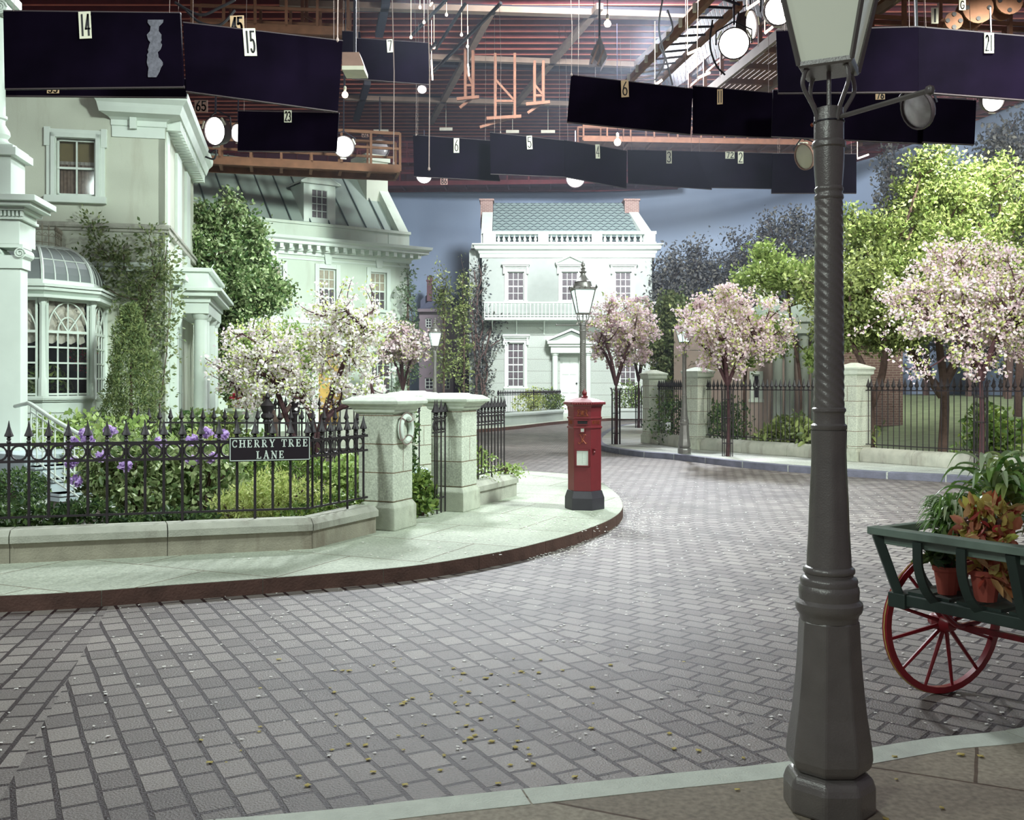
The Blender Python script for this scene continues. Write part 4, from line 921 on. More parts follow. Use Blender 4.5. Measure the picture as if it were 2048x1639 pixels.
m = MB(); m.xprism([(.05,7.2),(.05,7.55),(rb_-.3,rz_+.1),(rb_+.4,rz_+.1),(rb_+.4,7.2)], -.4, .0); m.build('gable_coping', 'rear_stucco', hd)
m = MB(); m.xprism([(.05,7.2),(.05,7.55),(rb_-.3,rz_+.1),(rb_+.4,rz_+.1),(rb_+.4,7.2)], -8.6, -8.2); m.build('gable_coping', 'rear_stucco', hd)
for xa, zz in ((-.75,10.75),(-8.9,10.5)):
    m = MB(); m.box(xa-.2,xa+.72,1.7,2.9,8.2,zz); m.box(xa-.27,xa+.79,1.63,2.97,zz-.25,zz); m.build('chimney', 'stucco', hd)
# dormer
dx = T(652)+.0; m = MB(); w = .62; zb = 7.75; zt = 9.1; 
m.add([(dx-w,.55,zb),(dx+w,.55,zb),(dx+w,.55,zt),(dx-w,.55,zt),(dx-w,2.2,zb),(dx+w,2.2,zb),(dx+w,2.2,zt),(dx-w,2.2,zt)], [(0,4,7,3),(1,2,6,5)])
m.build('dormer_cheek', 'white_paint', hd)
dm = facade(dx-w, dx+w, zb-.2, zt, [(dx-.3,dx+.3,zb+.1,zt-.22)], .1, y=.55).build('dormer', 'white_paint', hd)
q = MB(); 
for i in range(4): q.box(dx-.3+i*.2-.012,dx-.3+i*.2+.012,.57,.6,zb+.1,zt-.22)
for i in range(5): q.box(dx-.3,dx+.3,.57,.6,zb+.1+i*.2575-.014,zb+.1+i*.2575+.014)
q.build('window', 'white_paint', hd); q = MB(); q.box(dx-.3,dx+.3,.61,.62,zb+.1,zt-.22); q.build('pane', 'pane_lace', hd)
m = MB(); m.vprism([(dx-w-.12,zt-.03),(dx+w+.12,zt-.03),(dx+w+.12,zt+.05),(dx,zt+.42),(dx-w-.12,zt+.05)], .42, .6)
for s_ in (-1,1): m.add([(dx+s_*(w+.16),.4,zt+.03),(dx,.4,zt+.45),(dx,2.6,zt+.45),(dx+s_*(w+.16),2.4,zt+.03),(dx+s_*(w+.16),.4,zt-.03),(dx,.4,zt+.39),(dx,2.6,zt+.39),(dx+s_*(w+.16),2.4,zt-.03)],[(0,1,2,3),(7,6,5,4),(0,4,5,1),(0,3,7,4)])
m.build('dormer_roof', 'white_paint', hd)
m = MB(); m.box(dd[0],dd[1],.1,.15,dd[2],dd[3])
for a,b in ((.12,.45),(.55,.88)):
    for c,d in ((.06,.3),(.36,.64),(.7,.94)): m.box(dd[0]+a,dd[0]+b,.07,.11,dd[2]+c*2.65,dd[2]+d*2.65)
m.build('door', 'wood_door', hd, label='golden wooden panelled door')
m = MB(); m.box(dd[0]-.3,dd[0]-.05,-.2,0,.3,3.1); m.box(dd[1]+.05,dd[1]+.3,-.2,0,.3,3.1); m.box(dd[0]-.4,dd[1]+.4,-.3,0,3.1,3.4); m.build('door_case', 'white_paint', hd)
# ---- dusk coloured houses and archway between
hh = thing('backing_house', 'small dim mauve house with grey roof and chimney seen between the two pale houses', 'house', (0,59,0))
def X6(px): return (px-1024)/2000*59
def Z6(py): return 1.75-(py-770)/2000*59
hs = [(X6(851),X6(863),Z6(655),Z6(636)),(X6(850),X6(867),Z6(778),Z6(755)),(X6(884),X6(900),Z6(778),Z6(755)),(X6(917),X6(922),Z6(660),Z6(637)),(X6(928),X6(933),Z6(660),Z6(637))]
m = facade(X6(838),X6(960),-.5,Z6(620),hs); m.build('wall', 'dusk_wall', hh)
for h in hs: window(hh,*h,2,3,pane='window_dark',surround=.0,bar=.04)
m = MB(); m.add([(X6(836),-.3,Z6(620)),(X6(930),-.3,Z6(618)),(X6(905),1.2,Z6(598)),(X6(865),1.2,Z6(590))],[(0,1,2,3)]); m.add([(X6(838),0.9,Z6(598)),(X6(880),.9,Z6(562)),(X6(935),.9,Z6(618)),(X6(838),.9,Z6(618))],[(0,1,2,3)]); m.build('roof', 'dusk_roof', hh)
m = MB(); m.box(X6(852),X6(862),.6,1.2,Z6(600),Z6(558)); m.box(X6(852)-.04,X6(862)+.04,.56,1.24,Z6(560),Z6(557)); 
for a in (854,858,861): m.lathe([(.08,0),(.06,.25)],6,c=(X6(a),.9,Z6(557)))
m.build('chimney', 'brick_plain', hh)
m = MB(); m.box(X6(836),X6(932),-.35,-.25,Z6(624),Z6(618)); m.build('eaves', 'dusk_wall', hh)
m = MB(); cx, rr = X6(930), X6(948)-X6(925); poly = [(cx-rr,-.4)]+[(cx+rr*math.cos(R(a)), Z6(740)+rr*1.25*math.sin(R(a))) for a in range(180,-1,-15)]+[(cx+rr,-.4)]
m.vprism(poly, -.06, -.02); m.build('archway', 'dusk_dark', hh)
# ---- lodge behind the park railing
lo = thing('lodge', 'low lodge with pale ribbed roof, pink walls and white columns behind the park railing', 'building', P(1600,770,32)-Vector((0,0,1.75)), R(-14))
def XL(px): return (px-1600)/2000*32
def ZL(py): return 1.75-(py-770)/2000*32
m = facade(XL(1350),XL(1680),0,ZL(655),[(XL(1508),XL(1522),ZL(798),ZL(748))]); m.build('wall', 'pink_plaster', lo)
window(lo,XL(1508),XL(1522),ZL(798),ZL(748),1,2,pane='window_dark',surround=.1)
m = MB(); m.box(XL(1680),XL(1790),-.4,3,0,ZL(640)); m.build('brick_wing', 'brickwork', lo)
for a in (1556,1578,1605,1628):
    m = MB(); m.lathe([(.2,0),(.2,.25),(.155,.3),(.14,ZL(670)-.2),(.19,ZL(670)-.1),(.2,ZL(670))],14,c=(XL(a),-.9,0)); m.build('column', 'grey_white', lo, smooth=30)
m = MB(); m.box(XL(1470),XL(1790),-1.2,.2,ZL(670),ZL(645)); m.box(XL(1466),XL(1794),-1.3,.2,ZL(648),ZL(640)); m.build('entablature', 'grey_white', lo)
m = MB(); m.vprism([(XL(1590),ZL(640)),(XL(1700),ZL(640)),(XL(1645),ZL(612))], -1.25, -.2); m.build('pediment', 'grey_white', lo)
roofplane('roof', lo, (XL(1480),-1.3,ZL(640)),(XL(1790),-1.3,ZL(640)),(XL(1760),2.6,ZL(588)),(XL(1540),2.6,ZL(588)), 'lead_roof', .06)
m = MB()
for i in range(12):
    f_ = i/11; m.bar((XL(1480+310*f_),-1.3,ZL(640)+.03),(XL(1540+220*f_),2.6,ZL(588)+.04),.04,.06)
m.build('roof_ribs', 'lead_roof', lo)
for a in (1525,1540): 
    m = MB(); m.lathe([(.13,0),(.16,.5),(.13,.55),(.15,.7),(.12,1.3),(.16,1.35),(.14,1.5)],10,c=(XL(a),1.5,ZL(618))); m.build('chimney_pot', 'stucco', lo, smooth=30)
# ---- near left house
ha = thing('house', 'large cream stucco house on the left with domed bay window and curtained sash', 'house', (-6.59,19,0), math.atan2(.21,.978))
def TA(px): k = (px-1024)/2000; return (k*19+6.59)/(.978-k*.21)
def ZA(py, x=0): return 1.75-(py-770)/2000*(19+.21*x)
wx0, wx1 = TA(113), TA(191); wz0, wz1 = ZA(392,-1.8), ZA(277,-1.8)
m = facade(-6,0,0,7.3,[(wx0,wx1,wz0,wz1)],.16); m.build('wall', 'stucco', ha)
m = MB(); m.box(-.12,0,.0,5.3,0,7.3); m.build('side_wall', 'stucco', ha)
w = MB(); cxw = (wx0+wx1)/2; zm = (wz0+wz1)/2; e = .035
w.box(wx0,wx0+e,.05,.1,wz0,wz1); w.box(wx1-e,wx1,.05,.1,wz0,wz1); w.box(wx0,wx1,.05,.1,wz1-e,wz1); w.box(wx0,wx1,.05,.1,wz0,wz0+.06); w.box(wx0,wx1,.04,.1,zm-.02,zm+.02); w.box(cxw-.014,cxw+.014,.05,.09,wz0,wz1)
wo = w.build('window', 'white_paint', ha)
g = MB(); g.box(wx0,wx1,.085,.09,wz0,wz1); g.build('pane', 'glass', wo)
def drape(x0,x1,z0,z1,y,n,amp):
    k = MB(); vs = []; fs = []
    for i in range(n+1):
        x = x0+(x1-x0)*i/n; yy = y+amp*math.sin(i*1.7)+amp*.5*math.sin(i*.9)
        vs += [(x,yy,z0),(x,yy,z1)]
    for i in range(n): fs.append((2*i,2*i+2,2*i+3,2*i+1))
    k.add(vs,fs); return k
drape(wx0,wx1,wz0,wz1-.42,.125,40,.012).build('curtain', 'curtain', wo, smooth=True)
g = MB(); g.box(wx0,wx1,.15,.155,wz0,wz1); g.build('blind', 'blind', wo)
drape(wx0,wx1,wz1-.46,wz1-.40,.11,30,.008).build('valance', 'swag', wo)
m = MB(); s = .17
for k,(s_,pr) in enumerate(((.17,.05),(.09,.09))):
    m.box(wx0-s_,wx0-s_+.08,-pr,.02,wz0-.02,wz1+s_); m.box(wx1+s_-.08,wx1+s_,-pr,.02,wz0-.02,wz1+s_); m.box(wx0-s_,wx1+s_,-pr,.02,wz1+s_-.08,wz1+s_)
m.box(wx0-.16,wx0,-.04,.05,wz0,wz1+.1); m.box(wx1,wx1+.16,-.04,.05,wz0,wz1+.1); m.box(wx0-.1,wx1+.1,-.04,.05,wz1,wz1+.1)
m.box(wx0-.21,wx0-.1,-.06,0,wz1-.15,wz1+.2); m.box(wx1+.1,wx1+.21,-.06,0,wz1-.15,wz1+.2)
m.box(wx0-.2,wx1+.2,-.12,.03,wz0-.13,wz0); m.build('window_surround', 'white_paint', ha, bevel=.006)
cornice(ha, -6, 0, ZA(466), [(0,0),(.03,.0),(.03,.05),(.07,.06),(.08,.1),(.08,.14),(0,.16)], 'old_stone', 'string_course')
m = MB(); m.box(0,.07,0,5.3,ZA(466),ZA(466)+.15); m.box(0,.1,0,5.3,ZA(466)+.1,ZA(466)+.15); m.build('string_course', 'old_stone', ha)
# main cornice returns only a little onto the front
m = MB(); cz = 6.62; prof = [(0,0),(.03,.02),(.03,.12),(.1,.16),(.3,.2),(.34,.3),(.36,.36),(.44,.44),(.46,.52),(.46,.56),(0,.62)]
n = len(prof); vs = []
for x, yk in ((-.95,None),): vs += [(x-.0-o_*.6,-o_,cz+z_) for o_, z_ in prof]
vs += [(o_,-o_,cz+z_) for o_, z_ in prof]; vs += [(o_,5.3,cz+z_) for o_, z_ in prof]
fs = [(i,i+1,n+i+1,n+i) for i in range(n-1)]+[(n+i,n+i+1,2*n+i+1,2*n+i) for i in range(n-1)]+[tuple(range(n))]
m.add(vs, fs); m.box(-.95,0,-.03,0,cz-.2,cz); m.box(-.62,-.5,-.12,0,cz-.05,cz+.16); m.build('cornice', 'white_paint', ha)
m = MB()
for i in range(20): y = .12+i*.26; m.box(0,.27,y,y+.13,cz+.0,cz+.19)
m.build('modillions', 'white_paint', ha)
m = MB(); m.box(0,.06,1.5,2.3,3.6,6.5); m.box(0,.06,3.3,4.0,3.6,6.5); m.build('side_pilaster', 'white_paint', ha)
m = MB(); m.box(.0,.03,.15,.5,.4,6.6); m.build('corner_strip', 'white_paint', ha)
# side door porch
m = MB(); zc = ZA(655)  # column top
for y in (1.35,2.0,3.4,4.3):
    m2 = MB(); m2.lathe([(.17,.3),(.17,.42),(.14,.46),(.125,3.04),(.125,3.08),(.16,3.12),(.18,3.2)],16,c=(.52,y,0)); m2.build('porch_column', 'white_paint', ha, smooth=30)
for z0_,z1_,p_ in ((3.2,3.42,.70),(3.42,3.54,.74),(3.54,3.64,.88),(3.64,3.71,.97),(3.71,4.04,.70),(4.04,4.12,.78)): m.box(0,p_,1.15-(p_-.70),4.55+(p_-.70),z0_,z1_)
m.build('porch_entablature', 'white_paint', ha, bevel=.01)
m = MB(); m.box(0,.16,.5,.8,.3,3.6); m.box(0,.26,.4,.9,3.7,3.8); m.box(0,.33,.34,.96,3.8,3.9); m.tube(catmull([(.14,.65,2.9),(.2,.65,3.2),(.14,.65,3.5),(.28,.65,3.68)],4),.07,6); m.build('door_pilaster', 'white_paint', ha)
m = MB(); m.box(0,.18,1.0,1.2,.3,3.2)
for k in range(8): m.box(.0,.2,1.0,1.2,.5+k*.36,.51+k*.36)
m.build('quoin_strip', 'grey_white', ha)
m = MB(); m.box(0,.9,1.0,4.7,0,.3); m.build('porch_step', 'marble', ha)
m = MB(); m.box(-1.45,-.12,-.1,0,3.98,4.06); m.box(-1.4,-.16,-.06,0,3.9,3.98); m.build('ledge', 'white_paint', ha)
# bay window: wall line from x=P3 outwards
uA = Vector((.978,.21)); nA = Vector((.21,-.978)); O = Vector((-6.59,19))
def loc(p): d = Vector(p)-O; return Vector((d.dot(uA), -d.dot(nA)))   # local x,y
p3 = loc((-7.64,18.77)); p2 = p3+Vector((0,-1.17)); p1 = p2+Vector((-.665,-.665)); p0 = p1+Vector((-1.25,0)); pm1 = p0+Vector((-.665,.665)); pm2 = pm1+Vector((0,1.17))
bay = [p3,p2,p1,p0,pm1,pm2]; cen = (p3+pm2)/2
zs0 = ZA(795,-1.9)-.06; zs1 = 3.22; sillz = 1.6
zs0 = 1.57
bm_ = MB()
def inset(k): return [cen+(p-cen)*(1+k) for p in bay]
def ringwall(mb, k0, k1, z0, z1):
    a = inset(k0); b = inset(k1); n = len(a)
    vs = [(p.x,p.y,z0) for p in a]+[(p.x,p.y,z1) for p in b]; mb.add(vs, [(i,i+1,n+i+1,n+i) for i in range(n-1)])
mb = MB(); ringwall(mb, 0,0,0,zs0-.1); ringwall(mb,.02,.02,zs0-.1,zs0); ringwall(mb,.04,.04,zs0-.07,zs0-.03)
mb.prism([tuple(p) for p in inset(.045)], zs0-.05, zs0); mb.prism([tuple(p) for p in inset(.03)], .25, .4)
for a, b in zip(bay, bay[1:]):
    d = b-a; n_ = Vector((-d.y,d.x)).normalized()*(-.012)
    if (a+n_-cen).length < (a-cen).length: n_ = -n_
    q0, q1 = a+d*.12+n_, a+d*.88+n_
    for zz0, zz1 in ((.55,.6),(1.3,1.35)): mb.bar((q0.x,q0.y,zz0),(q1.x,q1.y,zz0),.02,.03)
    mb.bar((q0.x,q0.y,.55),(q0.x,q0.y,1.3),.03,.02); mb.bar((q1.x,q1.y,.55),(q1.x,q1.y,1.3),.03,.02)
bw = mb.build('bay_window', 'white_paint', ha)
for p in bay: pc = MB(); pc.lathe([(.075,zs0),(.075,zs0+.28),(.055,zs0+.32),(.05,zs1-.12),(.075,zs1-.06),(.075,zs1)], 8, c=(p.x,p.y,0)); pc.build('bay_post', 'white_paint', bw, smooth=30)
zt_ = ZA(645,-1.9)  # transom
zt_ = 2.66
fr = MB(); pn = MB(); sw = MB(); sc = MB()
for a, b in zip(bay, bay[1:]):
    d = b-a; L_ = d.length; u = d/L_; nc = 4
    def q(s, z, o=0): w_ = a+u*s; r_ = (w_-cen).normalized()*o; return (w_.x+r_.x, w_.y+r_.y, z)
    s0, s1 = .09, L_-.09
    for s_ in (s0,s1): fr.bar(q(s_,zs0),q(s_,zs1),.035,.04)
    for k in range(1,nc): s_ = s0+(s1-s0)*k/nc; fr.bar(q(s_,zs0),q(s_,zt_),.022,.03)
    for k in range(0,5): z_ = zs0+.03+(zt_-zs0-.03)*k/4; fr.bar(q(s0,z_),q(s1,z_),.03,.03 if k<4 else .045)
    fr.bar(q(s0,zs1-.02),q(s1,zs1-.02),.03,.04)
    c_ = (s0+s1)/2; rad = (s1-s0)/2-.01; zr = zs1-.05-zt_
    for fx in (1,.5):
        pl = [q(c_+rad*fx*math.cos(R(t_)), zt_+zr*fx*math.sin(R(t_))) for t_ in range(0,181,15)]; fr.tube(pl,.013,5)
    for ang in (45,90,135): fr.bar(q(c_+rad*(.5 if ang==99 else .0)*math.cos(R(ang)), zt_),q(c_+rad*math.cos(R(ang)), zt_+zr*math.sin(R(ang))),.02,.02)
    pn.add([q(s0,zs0,-.02),q(s1,zs0,-.02),q(s1,zs1,-.02),q(s0,zs1,-.02)],[(0,1,2,3)])
    # swagged blind
    n_ = 40; rws = 26; vs = []; fs = []; zlow = zt_-.15
    for j in range(rws+1):
        for i in range(n_+1):
            f_ = i/n_; s_ = s0+(s1-s0)*f_; ph = f_*4; fr_ = abs((ph % 1)-.5)*2
            z_ = zs1-(zs1-zlow)*j/rws + (-.05*(1-fr_**2) if j == rws else 0)
            o_ = -.09+.03*math.sin((j/rws)*26+ (1-fr_**2)*5)*(.9)
            vs.append(q(s_, z_, o_))
    for j in range(rws):
        for i in range(n_): fs.append((j*(n_+1)+i, j*(n_+1)+i+1, (j+1)*(n_+1)+i+1, (j+1)*(n_+1)+i))
    sw.add(vs,fs)
fr.build('glazing_bars', 'white_paint', bw); pn.build('pane', 'glass', bw); sw.build('swagged_blind', 'swag', bw, smooth=True)
mb = MB(); mb.box(pm2.x,p3.x,-.02,-.01,zs0,zs1); mb.prism([tuple(p) for p in inset(-.03)], zs1, zs1+.03); mb.build('bay_interior', 'window_dark', bw)  # dark sheet standing in for the unlit room behind the bay glass
mb = MB(); 
for k0,k1,z0_,z1_ in ((.03,.05,zs1,zs1+.04),(.05,.12,zs1+.04,zs1+.12),(.13,.13,zs1+.12,zs1+.18),(.15,.15,zs1+.18,zs1+.22),(.15,.03,zs1+.22,zs1+.25),(.03,.01,zs1+.25,zs1+.32)): ringwall(mb,k0,k1,z0_,z1_)
mb.prism([tuple(p) for p in inset(.12)], zs1+.0, zs1+.05)
mb.build('bay_cornice', 'white_paint', bw)
# dome in facets
zd = zs1+.30; hdm = .72; dome = MB(); ribs = MB(); nst = 8
lv = []
for i in range(nst+1):
    f_ = i/nst; a_ = f_*R(86); k = math.cos(a_)*(1-.38)+.38 if i < nst else .40
    lv.append(([cen+(p-cen)*(k) for p in bay], zd+hdm*math.sin(a_)))
for (A, za_), (B, zb_) in zip(lv, lv[1:]):
    for i in range(5): dome.add([(A[i].x,A[i].y,za_),(A[i+1].x,A[i+1].y,za_),(B[i+1].x,B[i+1].y,zb_),(B[i].x,B[i].y,zb_)],[(0,1,2,3)])
dome.build('dome_glass', 'dome_glass', bw, smooth=50)
for i in range(6): ribs.tube([(A[i].x,A[i].y,z_) for A, z_ in lv], .028, 5)
for i in range(5):
    for k in (1,2,3): ribs.tube([tuple(A[i].lerp(A[i+1],k/4))+(z_,) for A, z_ in lv], .011, 5)
    for j in (0,3,6,8): A, z_ = lv[j]; ribs.tube([(A[i].x,A[i].y,z_),(A[i+1].x,A[i+1].y,z_)], .014 if j not in (0,8) else .03, 5)
ribs.prism([tuple(p) for p in lv[-1][0]], lv[-1][1]-.02, lv[-1][1]+.03)
ribs.build('dome_ribs', 'white_paint', bw)
cr = MB(); top = [cen+(p-cen)*.41 for p in bay]; z_ = lv[-1][1]
for a, b in zip(top, top[1:]):
    L_ = (b-a).length; n_ = max(2, round(L_/.13))
    for k in range(n_+1):
        p = a.lerp(b,k/n_); cr.lathe([(.009,0),(.008,.26),(.026,.30),(.004,.38)] ,5,c=(p.x,p.y,z_+.03)); 
        if k < n_: q_ = a.lerp(b,(k+.5)/n_); cr.tube([(p.x,p.y,z_+.2),(q_.x,q_.y,z_+.27),tuple(a.lerp(b,(k+1)/n_))+(z_+.2,)],.006,4)
    cr.tube([(a.x,a.y,z_+.08),(b.x,b.y,z_+.08)],.008,4); cr.tube([(a.x,a.y,z_+.2),(b.x,b.y,z_+.2)],.006,4)
cr.build('cresting', 'wall_stone', bw)
# palm and red flowers inside the bay
pal = thing('potted_palm', 'leafy palm standing inside the domed bay window', 'plant', tuple(O+uA*(cen.x)+nA*.55)+(1.2,))
rg = random.Random(3); m = MB()
for i in range(26):
    a_ = rg.uniform(0,6.28); r_ = rg.uniform(.5,.95); h_ = rg.uniform(.5,1.0); pts = catmull([(0,0,0),(r_*.4*math.cos(a_),r_*.4*math.sin(a_),h_*.9),(r_*.8*math.cos(a_),r_*.8*math.sin(a_),h_),(r_*1.0*math.cos(a_),r_*1.0*math.sin(a_),h_*.6)],4)
    for p, q_ in zip(pts, pts[1:]):
        m.bar(p,q_,.012,.004)
        for s_ in (-1,1): dr_ = Vector((-math.sin(a_)*s_, math.cos(a_)*s_, -.5))*.16; m.add([p, p.lerp(q_,.5)+dr_*.5, p+dr_, p+dr_*.4],[(0,1,2,3)])
m.build('fronds', 'l_mid', pal)
fb = thing('hanging_flowers', 'spray of red flowers hanging inside the bay window glass', 'flowers', tuple(O+uA*(p2.x-.25)+nA*(-p2.y-.45))+(2.15,))
cloud('blooms', ell_pts(160,(0,0,.1),(.25,.15,.3),4,0,.3), .03, 'f_red', fb, 'petal', 3); cloud('leaves', ell_pts(200,(0,0,.2),(.28,.18,.22),5,0,.3), .05, 'l_dark', fb, 'leaf', 3)
# ---- white portico at the left edge
po = thing('portico', 'bright white columned portico cut by the left edge of the picture', 'portico', (-7.75,14.6,0), R(8))
def XP(px): return (px-1024)/2000*14.6+7.75
def ZP(py): return 1.75-(py-770)/2000*14.6
xr = XP(44); cxp = xr-.16
m = MB(); m.box(xr-.3,xr,-.15,.15,ZP(902),ZP(535)); m.build('pilaster', 'white_paint', po, bevel=.01)
m = MB(); m.box(xr-1.2,xr-.34,-.1,.1,ZP(902),ZP(470)); m.build('wall', 'white_paint', po)
m = MB(); m.box(xr-.34,xr+.03,-.18,.18,ZP(535)-.02,ZP(512)); m.box(xr-.36,xr+.04,-.2,.2,ZP(497),ZP(490))
for cx in (xr-.33,xr-.0):
    pts = [(cx+.08*(1-k/30)*math.cos(R(k*30)), -.205, ZP(508)+.08*(1-k/30)*math.sin(R(k*30))) for k in range(26)]; m.tube(pts,.012,5); m.M = Matrix(); 
    m.add([(cx+.08*math.cos(R(k*30)),y_,ZP(508)+.08*math.sin(R(k*30))) for y_ in (-.19,.19) for k in range(12)],[tuple(range(12))[::-1],tuple(range(12,24))]+[(k,(k+1)%12,(k+1)%12+12,k+12) for k in range(12)])
m.build('ionic_capital', 'white_paint', po)
m = MB()
for z0_, z1_, p_ in ((490,442,.0),(442,436,.05),(425,418,.1),(418,410,.22),(410,398,.30)): m.box(xr-1.3,xr+p_,-.2-p_,.5,ZP(z0_),ZP(z1_))
m.box(xr-1.3,xr+.02,-.22,.5,ZP(436),ZP(425)); m.build('entablature', 'white_paint', po, bevel=.008)
m = MB()
for k in range(14): x = xr+.06-k*.055; m.box(x-.03,x,-.28,-.2,ZP(436),ZP(426))
m.build('dentils', 'white_paint', po)
m = MB(); xq = XP(32); m.box(xq-.6,xq,-.3,.3,ZP(398),ZP(318)); m.box(xq-.7,xq+.09,-.38,.38,ZP(318),ZP(303)); m.box(xq-.64,xq+.04,-.34,.34,ZP(303),ZP(297))
m.lathe([(.26,0),(.26,.05),(.16,.1),(.13,.14),(.17,.2),(.16,.26),(.1,.36),(.1,.42),(.13,.44),(.13,.48)],20,c=(xq-.28,0,ZP(297))); m.lathe([(.095,0),(.088,2.4)],20,c=(xq-.28+.01,0,ZP(297)+.47))
m.build('upper_column', 'white_paint', po, smooth=30)
m = MB(); zc = ZP(22); cx = XP(8)
m.box(cx-.5,XP(28),-.25,.25,ZP(8),ZP(-10))
pts = [(cx+.1*(1-k/34)*math.cos(R(k*30)), -.24, zc+.1*(1-k/34)*math.sin(R(k*30))) for k in range(28)]; m.tube(pts,.014,5)
m.add([(cx+.1*math.cos(R(k*30)),y_,zc+.1*math.sin(R(k*30))) for y_ in (-.23,.2) for k in range(12)],[tuple(range(12))[::-1],tuple(range(12,24))]+[(k,(k+1)%12,(k+1)%12+12,k+12) for k in range(12)])
m.build('upper_capital', 'white_paint', po)
m = MB(); m.box(xr-1.2,xr+.12,-.25,.3,ZP(925),ZP(902)); m.box(xr-1.2,xr+.2,-.32,.3,ZP(925)-.1,ZP(918)); m.build('column_base', 'white_paint', po, bevel=.01)
# marble steps
st = thing('marble_steps', 'veined marble steps with white handrail leading down from the portico', 'steps', (0,0,0))
a0 = Vector(((70-1024)/2000*13.6, 13.6)); d = Vector((.80,-.6)).normalized(); nrm = Vector((-d.y,d.x))
stz = [.66,.50,.34,.2]
for i, z_ in enumerate(stz):
    m = MB(); q0 = a0+d*(i*.30); q = [q0-nrm*.15, q0+d*.3-nrm*.15, q0+d*.3+nrm*1.5, q0+nrm*1.5]; 
    m.prism([tuple(p) for p in q], 0, z_); m.prism([tuple(p) for p in (q0-nrm*.17-d*.0, q0+d*.325-nrm*.17, q0+d*.325+nrm*1.5, q0+nrm*1.5)], z_-.03, z_); m.build('step', 'marble', st)
m = MB(); m.prism([tuple(p) for p in (a0-nrm*.15-d*1.6, a0-nrm*.15, a0+nrm*1.5, a0+nrm*1.5-d*1.6)], 0, .8); m.build('landing', 'marble', st)
# handrail
hr = thing('handrail', 'white iron handrail sloping down over the marble steps', 'handrail', (0,0,0))
def HP(px,py,Y): return P(px,py,Y)
Ya, Yb_ = 13.9, 12.2
top_ = [HP(30,812,14.2), HP(52,807,13.9), HP(62,808,13.7), HP(110,840,13.1), HP(190,885,12.3), HP(215,897,12.1)]
m = MB(); m.tube(catmull(top_,4), .028, 8); m.build('rail', 'white_paint', hr, smooth=True)
low = [p-Vector((0,0,.10)) for p in top_[2:]]; bot = [p-Vector((0,0,.80)) for p in top_[2:]]; bot2 = [p-Vector((0,0,.72)) for p in top_[2:]]
for q in (low, bot, bot2): m = MB(); m.tube(q, .012, 6); m.build('rail', 'white_paint', hr)
bal = None
for k in range(13):
    f_ = k/12*3; i = min(2,int(f_)); p = top_[2+i].lerp(top_[3+i], f_-i)
    m = MB(); m.tube([p, p-Vector((0,0,.8))], .011, 6)
    if k % 4 == 2: 
        c = p-Vector((0,0,.42)); m.tube([(c.x+.07*math.cos(q*math.pi/6), c.y, c.z+.11*math.sin(q*math.pi/6)) for q in range(12)], .01, 5, closed=True); m.tube([(c.x-.06,c.y,c.z+.2),(c.x+.06,c.y,c.z+.2)],.012,5)
    m.build('baluster', 'white_paint', hr)
# ------------------------------------------------------------------ soundstage: cyclorama, back wall, ceiling
cyc = [(-34,40),(-30,56),(-20,61),(0,62.5),(9,61.5),(15,58.5),(18.6,54),(20.6,48),(22,41),(23,32),(24,20)]
cc = catmull([(x,y,0) for x,y in cyc], 5); m = MB(); n = len(cc)
m.add([(p.x,p.y,-.5) for p in cc]+[(p.x,p.y,13.8) for p in cc], [(i,i+1,n+i+1,n+i) for i in range(n-1)])
o = m.build('wall_back', 'painted_sky', smooth=True); struct(o)
m = MB(); m.box(-34,34,65,65.2,10,18.2); struct(m.build('wall_stage_back', 'plum'))
m = MB()
for i in range(60): x = -30+i; m.box(x,x+.06,64.9,65,13,18)
for z in (14.3,15.6,16.8): m.box(-30,30,64.85,65,z,z+.12)
struct(m.build('trim_1', 'red_timber'))
m = MB(); m.box(-34,34,22,66,18.25,18.4); struct(m.build('ceiling', 'ceiling_deck'))
m = MB(); e = MB()
y = 24.0
while y < 65: m.box(-30,30,y,y+.07,17.9,18.25); e.box(-30,30,y-.01,y+.08,17.86,17.9); y += .8
struct(m.build('ceiling_joists', 'red_timber')); struct(e.build('ceiling_battens', 'joist_edge'))  # lighter-coloured strips along the bottoms of the joists
def beam(name, label, a, b, w, h, mt, group='timber beams under the red ceiling'):
    a = Vector(a); b = Vector(b); m = MB(); m.bar(b*0, b-a, w, h); o = m.build(name, mt); o.location = a; return tag(o, label, 'beam', group)
def CP(px,py,z=17.7): Y = (z-1.75)*2000/(770-py); return Vector(((px-1024)/2000*Y, Y, z))
for lb, a, b, w, mt in (('long pale cross beam nearest the top of the picture', (560,8),(1420,34),.4,'pale_timber'),
    ('pale cross beam level with the top of the hung seven panel', (840,114),(1300,131),.3,'pale_timber'),
    ('pale cross beam behind the pale string ends', (690,196),(1140,208),.3,'pale_timber'),
    ('pale diagonal beam rising to the right of the hanging pipes', (862,245),(985,18),.3,'pale_timber'),
    ('pale diagonal beam crossing the middle of the red ceiling', (1030,210),(1200,12),.3,'pale_timber'),
    ('pale diagonal beam beside the right hand lighting catwalk', (1272,130),(1408,2),.3,'pale_timber'),
    ('dark diagonal beam beside the hung seven panel', (758,70),(772,2),.35,'dark_steel'),
    ('dark diagonal brace below the hung seven panel', (712,240),(735,165),.35,'dark_steel')):
    beam('ceiling_beam', lb, CP(*a,17.6), CP(*b,17.6), w, .25, mt)
